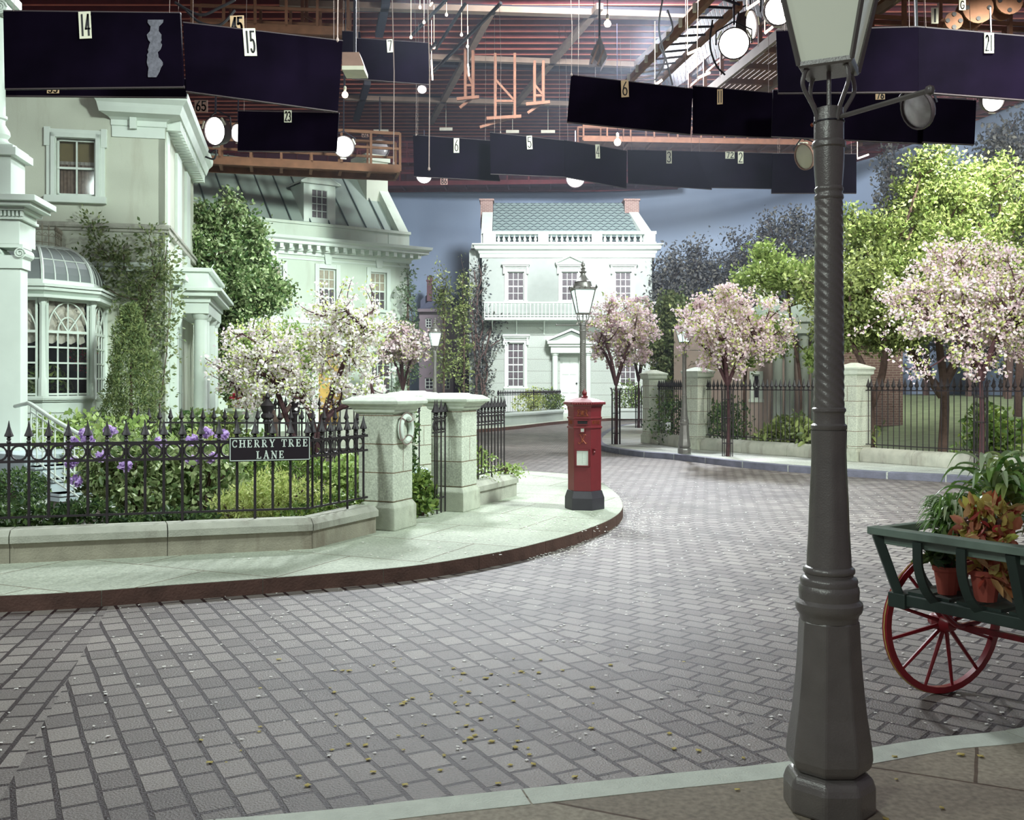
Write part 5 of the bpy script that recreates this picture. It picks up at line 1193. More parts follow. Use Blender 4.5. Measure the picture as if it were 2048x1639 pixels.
for lb, a, b, w, mt in (('long dark joist in the shade near the top', (560,2),(1420,18),.5,'dark_steel'),('long dark joist in the middle of the ceiling',(830,118),(1400,140),.4,'dark_steel'),('long dark joist at the far end of the ceiling',(690,188),(1140,200),.4,'dark_steel')):
    beam('ceiling_beam', lb, CP(*a,17.75)+Vector((0,.5,0)), CP(*b,17.75)+Vector((0,.5,0)), w, .25, mt)
# hanging timber trusses under the ceiling
for i,(px,py,Y,h,w) in enumerate(((1010,150,46,2.0,.9),(938,130,47,1.6,.35),(1078,165,46,1.0,.4),(640,20,40,1.6,1.4))):
    t = thing('hanging_bracket', ['timber hanger frame in the centre of the ceiling','narrow timber hanger left of the centre frame','slim timber hanger right of the centre frame','timber scaffold frame above the panel numbered fifteen'][i], 'hanger', P(px,py,Y))
    m = MB()
    for x in (-w/2, w/2): m.bar((x,0,1),(x,0,-h),.12); m.bar((x,.8,1),(x,.8,-h*.8),.12)
    m.build('hanger', 'timber', t)
    m = MB(); m.bar((-w/2-.4,0,-h),(w/2+.3,0,-h+.1),.14); m.bar((-w/2,0,-h*.6),(w/2,0,-h*.6),.1); m.bar((-w/2,0,-h*.1),(w/2,0,-h*.6),.1); m.bar((-w/2-w*.8,.4,-h-.3),(w/2,.4,-h+.2),.12); m.build('cross_piece', 'timber', t)
# slanting chrome pipes
for i,(a,b) in enumerate((((822,72),(892,0)),((872,98),(930,8)),((868,142),(1002,6)),((860,100),(872,85)))):
    q0 = P(*a,40); q1 = P(*b,36); m = MB(); m.tube([q0*0, q1-q0], .07, 6); o = m.build('scaffold_pipe', 'dark_steel'); o.location = q0
    tag(o, ['slanting steel pipe nearest the panel numbered seven','slanting steel pipe second from the panel numbered seven','long slanting steel pipe ending at a lamp holder','short steel pipe stub under the ceiling'][i], 'pipe', 'steel pipes under the ceiling')
# ------------------------------------------------------------------ catwalks
def catwalk(label, a, b, w, z, rail=1.0, mt='timber', posts=6, side=1, rails=True):
    a = Vector(a); b = Vector(b); L_ = (b-a).length; t = thing('catwalk', label, 'catwalk', (a.x,a.y,z), math.atan2(b.y-a.y,b.x-a.x))
    m = MB(); n = int(w/.16)
    for i in range(n): m.box(0,L_, side*(i*.16)-.0, side*(i*.16)+.13, 0,.05)
    m.build('deck', mt, t)
    m = MB()
    for i in range(posts+1): x = L_*i/posts; m.box(x-.05,x+.05,min(0,side*w),max(0,side*w),-.14,0)
    m.build('joist', mt, t)
    m = MB(); 
    for yy in (0, side*w): m.box(0,L_,yy-.05,yy+.05,-.2,.06)
    m.build('edge_beam', 'pale_timber' if 'big round' in label else mt, t)
    if rails:
        m = MB()
        for yy in (0, side*w):
            m.box(0,L_,yy-.04,yy+.04,rail-.06,rail+.04); m.box(0,L_,yy-.03,yy+.03,rail*.5,rail*.5+.08)
            for i in range(posts+1): x = L_*i/posts; m.box(x-.04,x+.04,yy-.05,yy+.05,0,rail)
        m.build('guard_rail', mt, t)
    return t
catwalk('lighting catwalk with big round lamps left of the foreground lantern', (5.6,31.5), (7.6,19.5), 1.6, 10.6, posts=9, side=1)
catwalk('red timber catwalk crossing above the dark panels on the right', (3.5,49), (17.5,50), 2.0, 13.9, mt='timber', posts=12)
catwalk('red timber catwalk running along the top of the painted sky', (-8,60), (10,59), 2.0, 13.9, mt='red_timber', posts=14)
catwalk('red catwalk following the right side of the painted sky', (14,56.5), (21.0,39), 1.6, 13.9, mt='red_timber', posts=14)
catwalk('narrow lighting platform over the left rear roof', (-10.2,31.5), (-3.7,33), 1.3, 8.95, rail=1.1, mt='timber', posts=7)
catwalk('lighting platform behind the panel numbered fifteen', (-9.6,30), (-5,30.5), 1.2, 12.6, mt='timber', posts=5)
catwalk('high platform with cable drums in the top right corner', (7.2,22.5), (13.2,23.3), 1.5, 9.55, mt='timber', posts=7)
catwalk('distant timber platform behind the row of small dark panels', (-9,58.2), (4,58.2), 1.2, 14.9, mt='red_timber', posts=9)
# reels on the platform top right
for i,(px,py,r) in enumerate(((1948,22,.34),(2010,8,.3),(1900,48,.2))):
    t = thing('cable_drum', ['large cable drum on the high right platform','cable drum at the extreme top right','small cable drum behind the hanging letter cards'][i], 'cable drum', P(px,py,22.0)); m = MB(); m.M = Matrix.Rotation(R(90),4,'X')@Matrix.Rotation(R(0),4,'Z')
    m.lathe([(r,-.2),(r,-.16),(r*.5,-.15),(r*.5,.15),(r,.16),(r,.2)],20); m.build('drum', 'timber', t, smooth=30); 
    for k in range(4): a = k*math.pi/2; m = MB(); m.M = Matrix.Rotation(R(90),4,'X'); m.lathe([(.05,.2),(.05,.22)],8,c=(r*.7*math.cos(a),r*.7*math.sin(a),0)); m.build('bolt','ink',t)
# ------------------------------------------------------------------ numbered black panels
def flag(label, q, Y, num=None, Y2=None, tilt=0, wires=True, streak=False):
    """q: TL TR BR BL as px; hung panel at depth Y (left) to Y2 (right)"""
    Y2 = Y2 or Y; TL = P(*q[0],Y); TR = P(*q[1],Y2); BR = P(*q[2],Y2); BL = P(*q[3],Y)
    t = thing('black_panel', label, 'hanging panel', BL, math.atan2(Y2-Y, BR.x-BL.x), 'black panels hung from the stage ceiling')
    rot = Matrix.Rotation(-t.rotation_euler.z, 3, 'Z'); L_ = lambda p: rot@(p-BL)
    c = [L_(p) for p in (BL,BR,TR,TL)]; m = MB(); dd = Vector((0,.05,0)); m.add(c+[p+dd for p in c], [(0,1,2,3),(7,6,5,4),(0,4,5,1),(1,5,6,2),(2,6,7,3),(3,7,4,0)]); m.build('panel', 'flag', t, bevel=.004)
    m = MB(); m.bar(c[3]+Vector((0,.03,.0)), c[2]+Vector((0,.03,0)), .05,.03); m.bar(c[0]+Vector((0,.03,.0)), c[1]+Vector((0,.03,0)), .05,.03); m.build('edge_batten', 'flag_edge', t)
    if wires:
        for f_ in (.06,.94):
            p = c[3].lerp(c[2], f_); m = MB(); m.tube([p, p+Vector((0,.3,3.5))], .003 if Y<16 else .005, 4); m.build('hanging_wire', 'rope', t)
    if num:
        s, px, py, w, h, cm = num[:6]; kx = (c[2]-c[3]); Yc = Y+(Y2-Y)*max(0,min(1,(px-q[0][0])/(q[1][0]-q[0][0]))); sc = Yc/2000
        W_ = w*sc; H_ = h*sc; p = L_(P(px,py,Yc)); ang = num[6] if len(num)>6 else 0
        m = MB(); m.M = Matrix.Translation(Vector((p.x,p.y-.012 if False else -.012,p.z)))@Matrix.Rotation(R(-ang),4,'Y'); m.box(-W_/2,W_/2,-.006,.004,-H_/2,H_/2); cd_ = m.build('number_card', cm, t)
        m = MB(); m.M = Matrix.Translation(Vector((p.x,-.019,p.z)))@Matrix.Rotation(R(-ang),4,'Y'); k = len(s); cw = W_*.86/k; 
        for i, ch in enumerate(s): strokes(m, DIG[ch], -W_*.43+i*cw+cw*.12, -H_*.38, cw*.76, H_*.76/1.6, min(W_,H_)*.12+W_*.03, 0, .002)
        m.build('numeral', 'ink', cd_)
    if streak:
        m = MB(); pts = catmull([L_(P(x,y,Y)) for x,y in ((312,40),(309,70),(312,90),(306,110),(311,130),(305,155))],4)
        vs = []; rg = random.Random(2)
        for p in pts: w_ = .05+rg.random()*.05; vs += [(p.x-w_,-.012,p.z),(p.x+w_,-.012,p.z)]
        m.add(vs, [(2*i,2*i+1,2*i+3,2*i+2) for i in range(len(pts)-1)]); m.build('chalk_smear', 'streak', t)
    return t
mat('streak', (92, 90, 100), .8, .3, 30)
flag('large hung black panel numbered 14 with a grey smear, at the upper left', [(6,22),(360,26),(367,172),(9,176)], 12.5, ('14',171,51,24,54,'card',3), streak=True)
flag('large hung black panel numbered 15', [(366,45),(686,82),(676,222),(372,181)], 13.8, ('15',500,85,24,55,'card',4), Y2=14.2)
flag('black panel numbered 23 catching a round glare', [(476,222),(678,226),(673,302),(475,301)], 20, ('23',576,233,15,24,'card',0))
flag('small black panel numbered 7 under the red ceiling', [(706,76),(857,86),(857,168),(703,156)], 24, ('7',780,92,12,26,'card',4))
flag('plain dark panel behind the trough lamp', [(684,62),(720,64),(728,140),(684,140)], 25.5)
flag('left black panel numbered 6 above the far sky', [(826,270),(980,281),(1000,361),(828,352)], 30, ('6',913,291,11,29,'card',0))
flag('black panel numbered 5 above the far house chimney', [(980,265),(1128,281),(1128,353),(981,347)], 29.2, ('5',1059,285,11,27,'card',3))
flag('black panel numbered 4 above the slate roof', [(1128,280),(1254,302),(1253,376),(1129,353)], 29.8, ('4',1195,303,9,28,'card',2), Y2=30.2)
flag('black panel numbered 3 above the slate roof end', [(1255,300),(1391,303),(1424,378),(1256,366)], 31, ('3',1338,314,11,26,'card',0))
flag('black panel numbered 2 beside the card 72', [(1388,303),(1570,307),(1569,377),(1392,374)], 31.5, ('2',1481,315,11,24,'card',0))
flag('black panel just behind the foreground lamp shaft', [(1546,307),(1713,308),(1713,386),(1543,386)], 31, ('70',1622,320,17,20,'card',0))
flag('right hand black panel numbered 6', [(1142,150),(1386,178),(1381,268),(1134,243)], 20, ('6',1250,178,15,34,'tan_card',2), Y2=19.6)
flag('dark blue panel numbered 11', [(1385,172),(1547,186),(1545,274),(1385,267)], 19.8, ('11',1440,194,11,30,'tan_card',0), Y2=19.4)
flag('dark blue panel behind the lamp cradle with card 76', [(1546,180),(1850,188),(1848,286),(1543,272)], 18.6, ('76',1760,192,18,15,'tan_card',0), Y2=18.2)
flag('dark panel below and right of the tilted round lamp', [(1848,195),(1953,201),(1949,288),(1846,283)], 18, None)
flag('black panel left half of the pair behind the lantern', [(1552,62),(1836,54),(1836,182),(1556,184)], 12.6, None, Y2=12.2)
flag('black panel numbered 21 at the upper right edge', [(1836,54),(2100,77),(2098,202),(1836,182)], 12.2, ('21',1977,87,19,40,'card',0))
flag('dark strip panel numbered 55 low behind panel fourteen', [(5,150),(375,158),(372,193),(5,190)], 15, ('55',107,180,24,14,'tan_card',0))
def board(name, s, px, py, Y, w, h, cm, label, ang=0):
    sc = Y/2000; t = thing(name, label, 'number card', P(px,py,Y)); W_, H_ = w*sc, h*sc
    m = MB(); m.M = Matrix.Rotation(R(-ang),4,'Y'); m.box(-W_/2,W_/2,0,.02,-H_/2,H_/2); m.build('card', cm, t); k = len(s); cw = W_*.86/k
    m = MB(); m.M = Matrix.Rotation(R(-ang),4,'Y')
    for i, ch in enumerate(s): strokes(m, DIG[ch], -W_*.43+i*cw+cw*.12, -H_*.38, cw*.76, H_*.76/1.6, H_*.11, -.001, .003)
    m.build('numeral', 'ink', t)
board('number_card', '45', 474, 50, 14.6, 27, 38, 'tan_card', 'tan card numbered 45 showing over the top of panel fifteen', 2)
board('number_card', '65', 402, 212, 22, 26, 24, 'fixture_tan', 'card numbered 65 beside the left lamps')
board('number_card', '52', 730, 267, 40, 13, 14, 'fixture_tan', 'small card numbered 52 on the back wall')
board('number_card', '86', 888, 362, 50, 14, 14, 'fixture_tan', 'small card numbered 86 below panel six')
board('number_card', '72', 1460, 310, 30.8, 18, 14, 'card', 'card numbered 72 left of the number two')
board('number_card', '71', 1606, 293, 30, 20, 18, 'card', 'card behind the small tilted lamp')
board('number_card', '1', 1870, 31, 21, 14, 32, 'card', 'tall card numbered 1 at the top right')
board('number_card', 'G', 1925, 10, 21, 13, 20, 'card', 'card lettered G at the top right edge')
# ------------------------------------------------------------------ stage lamps
def spot(label, px, py, Y, r, yaw, pitch, lit=True, group='round stage lamps', depth=.5, doors=True, mt=None, hm='fixture'):
    sc = Y/2000; rr = r*sc; t = thing('stage_lamp', label, 'stage lamp', P(px,py,Y), 0, group)
    Mx = Matrix.Rotation(R(yaw),4,'Z')@Matrix.Rotation(R(90+pitch),4,'X')   # +z of the can points at the viewer
    def B(): q = MB(); q.M = Mx; return q
    m = B(); d = depth*rr*2; m.lathe([(rr*.5,-d),(rr*.95,-d*.7),(rr*1.08,-.02),(rr*1.08,.05),(rr*1.0,.05),(rr*1.0,.0)],20); m.build('housing', hm, t, smooth=30)
    m = B(); m.lathe([(rr*.99,.005),(rr*.8,.04*rr*3),(rr*.4,.07*rr*3),(.001,.08*rr*3)],24); m.build('lens', mt or ('lens_lit' if lit else 'lens_dim'), t, smooth=True)
    m = B(); m.tube([(rr*1.2*math.cos(a), -d*.3, rr*1.2*math.sin(a)*0) for a in ()] or [(rr*1.2,0,-d*.4),(rr*1.2,rr*.9,-d*.4),(0,rr*1.5,-d*.4),(-rr*1.2,rr*.9,-d*.4),(-rr*1.2,0,-d*.4)], rr*.06, 5); m.build('yoke', 'dark_steel', t)
    m = MB(); m.bar((0,0,rr*1.3),(0,.1,rr*1.3+1.6),rr*.12); m.build('hanger', 'dark_steel', t)
    if doors:
        for a in (30,150,270):
            m = B(); c_, s_ = math.cos(R(a)), math.sin(R(a)); m.bar((rr*1.15*c_-rr*.3*s_, rr*1.15*s_+rr*.3*c_, .05),(rr*1.15*c_+rr*.3*s_, rr*1.15*s_-rr*.3*c_, .05), rr*.12); m.build('clip', 'card', t)
    return t
spot('lit lamp high on the left beside the cornice end', 431, 262, 28, 27, -28, 10)
spot('second lit lamp partly behind panel twenty three', 476, 266, 29.5, 17, -30, 10)
spot('lit lamp at the right edge of panel twenty three', 687, 293, 26, 20, 22, 14)
spot('lit lamp below the left panel six', 848, 351, 44, 15, 0, 22, doors=False)
spot('lit lamp below the join of panels five and four', 1151, 356, 44, 18, 0, 22, doors=False)
spot('large lit lamp nearest the centre on the right catwalk', 1468, 87, 22, 29, -10, 12)
spot('lit lamp turned sideways with an open rim', 1500, 50, 22.5, 27, 52, 5)
spot('lit lamp tucked behind the foreground lantern', 1556, 22, 21, 27, 0, 10)
spot('lit lamp at the right edge under panel twenty one', 1985, 200, 20, 22, 0, 16)
spot('dark tilted lamp at the end of the ladder bar', 1836, 218, 16.5, 38, -70, 22, lit=False, doors=False, mt='lens_dim', depth=.18)
spot('small pale tilted lamp left of the foreground shaft', 1610, 313, 26, 25, -66, 18, lit=False, doors=False, mt='card', hm='fixture_tan', depth=.18)
spot('unlit round lamp with green glass on the back wall', 759, 297, 40, 19, 0, 0, lit=False, doors=False)
spot('small lit lamp under the ceiling right of panel seven', 844, 178, 42, 9, 0, 45, doors=False)
for i,(px,py,Y,s) in enumerate(((690,190,26,1.0),(1215,48,30,1.1),(1235,285,36,1.1))):
    t = thing('hanging_bulb', ['bare bulb hanging right of panel fifteen','bare bulb hanging near the top centre','bare bulb hanging above the panel numbered four'][i], 'light bulb', P(px,py,Y))
    k = Y/2000*6*s; m = MB(); m.lathe([(k*.25,k*3),(k*.5,k*2.6),(k*.5,k*1.6),(k*.3,k*1.4)],8); m.build('socket', 'card', t); m = MB(); m.lathe([(k*.3,k*1.3),(k*.9,k*.7),(k*1.1,0),(k*.8,-k*.7),(k*.1,-k*1.0)],12); m.build('bulb', 'bulb_lit', t, smooth=True)
    m = MB(); m.tube([(0,0,k*3),(0,.2,k*3+4)], .012, 4); m.build('flex', 'dark_steel', t)
# barn door edges catching light, made as glowing bars
rg = random.Random(11)
for i,(a,b,Y) in enumerate((((1375,108),(1400,97),24),((1395,156),(1420,145),24),((1310,170),(1324,160),25),((1494,18),(1518,2),22),((1530,66),(1545,54),22),((860,12),(865,5),40),((936,128),(938,152),42),((863,120),(865,160),40),((1715,317),(1737,309),34))):
    m = MB(); q0 = P(*a,Y); q1 = P(*b,Y); m.bar(q0*0, q1-q0, .06,.05); m.bar((0,.02,0),(0,.02,1.6),.012); o = m.build('strip_light', 'bulb_lit'); o.location = q0
    tag(o, ['short bright strip light on the truss nearest the right panel six','bright strip light just below the right truss cables','bright strip light at the lower end of the right truss','bright strip light above the sideways lamp','short strip light between the sideways lamp and the lantern','pale strip light at the top edge over the pipes','upright strip light beside the left timber hanger','upright strip light at the right edge of panel seven','bright strip light just right of the foreground shaft under the dark panels'][i], 'strip light', 'strip lights in the overhead rig')
for i,(px,py,Y) in enumerate(((840,15,38),(893,30,38),(822,75,38),(868,95,38),(923,70,38),(935,93,38),(848,45,38))):
    m = MB(); m.lathe([(.001,-.06),(.05,-.03),(.055,.02),(.03,.06),(.02,.09)],8); m.box(-.004,.004,-.004,.004,.08,1.6); o = m.build('pipe_bulb','bulb_lit'); o.location = P(px,py,Y); tag(o,['topmost tiny bulb left on the steel pipes','topmost tiny bulb right on the steel pipes','tiny bulb beside panel seven top corner','lowest tiny bulb at the middle steel pipe','tiny bulb near the long slanting pipe','lowest tiny bulb under the long slanting pipe','tiny bulb midway down the first pipe'][i],'light bulb','tiny bulbs on the steel pipes')
# trough lamps
t = thing('trough_lamp', 'tan metal trough lamp between panels fifteen and seven', 'stage lamp', P(706,120,18)); m = MB(); k = 18/2000
m.add([(-22*k,0,16*k),(12*k,0,16*k),(22*k,0,-12*k),(-22*k,0,-12*k),(-22*k,.4,16*k),(12*k,.4,16*k),(22*k,.5,-12*k),(-22*k,.5,-12*k)],[(0,1,2,3),(4,5,6,7),(0,4,5,1),(1,5,6,2),(2,6,7,3),(3,7,4,0)]); m.build('shade','fixture_tan',t); m = MB(); m.bar((0,.2,.1),(0,.3,6),.05); m.build('hanger','dark_steel',t); m = MB(); m.box(-22*k,22*k,-.02,.5,-20*k,-12*k); m.build('rim','card',t)
t = thing('reflector_lamp', 'grey open reflector hanging below the top centre bulb', 'stage lamp', P(1195,105,28)); k = 28/2000; m = MB()
m.add([(5*k,0,35*k),(20*k,0,-8*k),(8*k,0,-28*k),(-18*k,0,-30*k),(-12*k,.4,5*k)],[(0,1,2,4),(4,2,3),(0,4,3,2,1)]); m.add([(5*k,.5,35*k),(20*k,.5,-8*k),(8*k,.5,-28*k),(5*k,0,35*k),(20*k,0,-8*k),(8*k,0,-28*k)],[(0,1,4,3),(1,2,5,4)]); m.build('reflector','lens_dim',t); m = MB(); m.bar((.07,.2,.4),(.1,.3,6),.05); m.build('hanger','dark_steel',t)
m = MB(); m.bar((2*k,0,15*k),(-12*k,0,-22*k),.05); m.bar((12*k,0,5*k),(0,0,-25*k),.05); m.build('frame','fixture_tan',t)
# cords with pale tips, cables
for i,(x,y1,Y,lb) in enumerate(((787,327,17,'thin cord with a pale knot hanging left of the longer cord'),(858,338,16,'long pale cord ending just above the left panel six'),(675,80,13.5,'thick pale rope tied to the corner of panel fifteen'),(1190,250,30,'thin cord above the panel numbered four'),(1001,265,29,'pair of thin cords holding panel five'),(832,270,30,'cord holding the left panel six'),(1143,150,20,'thin cord holding the right panel six'))):
    m = MB(); q0 = P(x,y1,Y); L_ = 10.5-q0.z if Y < 20 else 17.5-q0.z
    L_ = max(2.0, (770+40)/2000*Y+1.75-q0.z); m.tube([(0,0,0),(.01,0,L_*.5),(-.03*Y/16,0,L_)], .009 if i < 3 else .006, 5); m.lathe([(.001,-.03),(.022,-.01),(.018,.02),(.006,.04)],6); o = m.build('drop_line','rope'); o.location = q0; tag(o, lb, 'cord', 'cords hanging from the rig')
for i,pts in enumerate(([(1310,160),(1330,120),(1320,90),(1345,60),(1335,20)],[(1425,40),(1420,90),(1432,130),(1450,150)],[(350,5),(400,30),(440,15),(470,0)],[(372,20),(400,45),(440,50),(470,20)],[(408,285),(420,305),(432,300),(428,318),(408,312)],[(1325,0),(1318,60),(1335,130),(1345,170)])):
    Y = 23 if i not in (2,3) else 15; q0 = P(*pts[0],Y); m = MB(); m.tube(catmull([P(*p,Y)-q0 for p in pts],6), .022, 5); o = m.build('cable','ink'); o.location = q0
    tag(o, ['black cable looping down left of the catwalk lamps','black cable curling under the right catwalk','black cable arching above panel fifteen','black cable sagging beside card forty five','coil of cable at the end of the left cornice','long cable hanging through the right rig'][i], 'cable', 'cables in the rig')
# steel truss with clamps on the right rig
t = thing('truss', 'long sloping steel and timber truss carrying white clamps beside the right catwalk', 'truss', (0,0,0)); 
q0 = P(1250,170,33); q1 = P(1425,-10,22); q2 = P(1315,165,31); q3 = P(1480,10,22)
m = MB(); m.bar(q0,q1,.14,.2); m.bar(q2,q3,.12,.16); m.build('timber_chord','timber',t); m = MB()
for k in range(12): f_ = k/11; m.bar(q0.lerp(q1,f_), q2.lerp(q3,min(1,f_+.06)), .05); 
m.build('lattice','dark_steel',t); m = MB()
for k in range(7): p = q0.lerp(q1,.1+k*.13); m = MB(); m.box(p.x-.14,p.x+.14,p.y-.2,p.y-.1,p.z-.1,p.z+.1); m.build('clamp','card',t)
t = thing('wall_sheet', 'ribbed silver sheet behind the right catwalk lamps', 'sheet', (0,0,0)); m = MB(); a_ = P(1330,190,34); b_ = P(1560,30,25)
for k in range(30):
    p = a_.lerp(b_,k/30); q_ = a_.lerp(b_,(k+.8)/30); m.add([p,q_,q_+Vector((-.3,0,1.3)),p+Vector((-.3,0,1.3)),p+Vector((0,.05,0)),q_+Vector((0,.05,0)),q_+Vector((-.3,.05,1.3)),p+Vector((-.3,.05,1.3))],[(0,1,2,3),(7,6,5,4),(0,4,5,1),(1,5,6,2),(2,6,7,3),(3,7,4,0)])
m.build('sheet','silver_wall',t)

for i,(px,py,w) in enumerate(((892,258,26),(1025,263,26),(1096,263,28),(762,262,30))):
    Y = 57.6; m = MB(); k = Y/2000; m.box(-w/2*k,w/2*k,-.02,.02,-3*k,3*k); m.box(-.01,.01,-.01,.01,3*k,18-P(px,py,Y).z); o = m.build('paper_strip','card'); o.location = P(px,py,Y)
    tag(o, ['pale paper strip on the far timber left of panel five','pale paper strip above panel five','pale paper strip right above the join of panels five and four','pale paper strip above the unlit round lamp'][i], 'paper strip', 'pale strips on the far timbers')
# ------------------------------------------------------------------ planting
BL = lambda s=.035: [('leaves', 2, .07, .06, 'l_bright', 'leaf'), ('blossom', 9, .075, s, 'b_pink', 'petal')]
def gx(px, Y, z=WALK): return Vector(((px-1024)/2000*Y, Y, z))
def guard(label, loc, h, r=.13):
    t = thing('tree_guard', label, 'tree guard', loc, 0, 'iron tree guards'); ob = None
    for k in range(10):
        a = 2*math.pi*k/10
        if ob is None: m = MB(); m.tube([(0,0,0),(0,0,h-.12),(.015,0,h-.05),(.05,0,h)], .008, 5); ob = m.build('bar','iron',t); ob.location = (r,0,0)
        else: link_copy(ob,t,(r*math.cos(a),r*math.sin(a),0),a)
    for z in (.3,h*.55,h-.3): m = MB(); m.tube([(r*math.cos(k*math.pi/6),r*math.sin(k*math.pi/6),z) for k in range(12)], .009, 4, closed=True); m.build('hoop','iron',t)
def blossom_tree(label, px, Y, trunk_h, ctr, rad, seed, g=None, n=110, s=.045, tr=.05, per=5, gl=''):
    b = gx(px, Y)
    sc = Y/2000
    c = Vector(((ctr[0]-px)*sc, 0, 1.75-(ctr[1]-770)*sc-WALK)); r = (rad[0]*sc, rad[0]*sc*.85, rad[1]*sc)
    rg = random.Random(seed)
    fk = [[(0,0,0),(.02,0,trunk_h*.5),(0,.02,trunk_h)]]+[[(0,0,trunk_h*.93),(r[0]*.22*math.cos(a),r[1]*.22*math.sin(a),trunk_h+(c.z-trunk_h)*.5),(r[0]*.5*math.cos(a),r[1]*.5*math.sin(a),c.z-r[2]*.1)] for a in [rg.uniform(0,1)+k*2*math.pi/5 for k in range(5)]]
    blobs = [(tuple(c), tuple(x*.92 for x in r), 1.0), (tuple(c+Vector((r[0]*.35,0,-r[2]*.15))), (r[0]*.6,r[1]*.6,r[2]*.6), .3), (tuple(c+Vector((-r[0]*.3,0,r[2]*.25))), (r[0]*.55,r[1]*.6,r[2]*.8), .35)]
    t = tree('blossom_tree', label, 'tree', b, fk, blobs, n, 0, [('leaves', 2, .07, .085, 'l_lime', 'leaf'), ('blossom', per, .06, s*1.35, 'b_pink', 'petal')], 'pink blossom trees', 'bark_red', seed, tr, shoots=.25)
    if g: guard(gl, tuple(b), g, .12)
    return t
blossom_tree('pink blossom tree in an iron guard just right of the post box', 1232, 27.5, 1.75, (1243,680), (72,72), 1, 1.55, n=150, s=.06, gl='tall slim iron guard just right of the post box')
blossom_tree('pink blossom tree further back along the right pavement', 1277, 38, 1.9, (1290,672), (52,62), 2, 1.6, n=110, s=.07, gl='farther tree guard beside the far stone pillar')
blossom_tree('broad pink blossom tree on the right pavement between lamp and lodge', 1455, 22.8, 1.75, (1462,672), (120,82), 3, 1.6, n=260, s=.052, gl='iron guard in front of the lodge railing')
blossom_tree('large pink blossom tree at the right edge above the flower cart', 1962, 18.6, 1.85, (1955,625), (165,115), 4, 1.7, n=380, s=.045, tr=.06, gl='iron guard behind the plants of the cart')
blossom_tree('small pink blossom tree beside the distant left lamp', 806, 33, 1.6, (806,700), (56,44), 5, None, n=110, s=.07)
# white blossom trees in the left garden
b = gx(628, 15.5, .1)
fk = [[(0,0,0),(-.05,0,.6),(.0,0,1.0),(-.25,0,1.5),(-.9,.1,1.85),(-1.3,.1,1.75)],[(.05,0,.2),(.1,0,1.0),(.35,0,1.7),(.7,0,2.6)],[(.0,0,0),(-.25,.1,.6),(-.5,.1,1.3),(-.8,.1,2.1)],[(.1,.0,.9),(.3,0,1.25),(.9,.1,1.45)]]
tree('blossom_tree', 'spreading white blossom tree with reddish trunks behind the street name sign', 'tree', b, fk,
     [((-.75,0,1.95),(.85,.7,.55),.9),((.5,0,2.5),(.7,.6,.6),.9),((-.2,0,1.8),(.9,.7,.5),.6),((.6,0,1.8),(.6,.5,.5),.5),((-1.1,0,1.6),(.45,.4,.4),.3)], 250, 0,
     [('leaves', 2, .06, .06, 'l_lime', 'leaf'), ('blossom', 4, .05, .052, 'b_white', 'petal')], 'pink blossom trees', 'bark_red', 8, .06, shoots=.3)
b = gx(548, 19.5, .1)
tree('blossom_tree', 'smaller twin stemmed garden tree left of the white blossom tree', 'tree', b, [[(0,0,0),(.02,0,1.0),(-.2,0,1.4),(-.3,0,2.0)],[(0,0,.9),(.35,0,1.3),(.5,0,1.9)]],
     [((0,0,2.2),(.9,.7,.5),1)], 110, 0, [('leaves', 12, .12, .075, 'l_bright', 'leaf'), ('blossom', 2, .09, .045, 'b_white', 'petal')], None, 'bark', 9, .06)
# glossy green tree against the left houses
b = gx(455, 25, .1)
tree('green_tree', 'tall glossy green tree between the cream house and the roofed house', 'tree', b, [[(0,0,0),(.1,0,1.6),(-.1,0,3),(.1,0,4.2)]],
     [((-.1,0,4.9),(.85,.8,1.1),1),((.5,0,3.9),(.95,.8,.6),.8),((-.6,0,4.0),(.6,.6,.9),.6),((-.1,0,2.7),(.45,.45,.7),.35),((.1,0,1.9),(.4,.4,.6),.25)], 260, 0,
     [('leaves', 20, .13, .12, 'l_glossy', 'leaf')], None, 'bark', 12, .09, shoots=.2)
# park trees on the right
tree('park_tree', 'large spring green tree filling the right side behind the railing', 'tree', gx(1885, 23.5, .1), [[(0,0,0),(.05,0,1.5),(-.1,0,3),(.1,0,4.5)],[(0,0,1.6),(.7,0,3),(1.2,0,4.4)],[(0,0,1.4),(-.8,.1,2.6),(-1.4,0,3.9)]],
     [((-.2,0,4.4),(2.0,1.5,1.5),1.4),((1.2,0,4.8),(1.6,1.4,1.6),1),((-1.6,0,3.7),(1.0,1.0,1.0),.7),((0,0,6.0),(.9,.8,.9),.4),((-1.9,0,5.2),(.5,.5,.4),.15)], 420, 0,
     [('leaves', 13, .13, .105, 'l_olive', 'leaf'), ('young_leaves', 7, .11, .105, 'l_bright', 'leaf')], None, 'bark', 15, .12, shoots=.3)
tree('park_tree', 'forked grey trunk tree just right of the foreground lamp', 'tree', gx(1742, 22.6, .1), [[(0,0,0),(-.02,0,1.3),(-.15,0,2.0),(-.5,0,2.7)],[(0,0,1.2),(.25,0,1.9),(.3,0,2.6),(.1,0,3.4)]],
     [((-.2,0,3.6),(1.1,.9,.9),1),((.4,0,2.9),(.8,.7,.5),.5),((-.7,0,2.9),(.6,.5,.5),.3)], 190, 0, [('leaves', 12, .14, .11, 'l_olive', 'leaf')], None, 'bark', 16, .1)
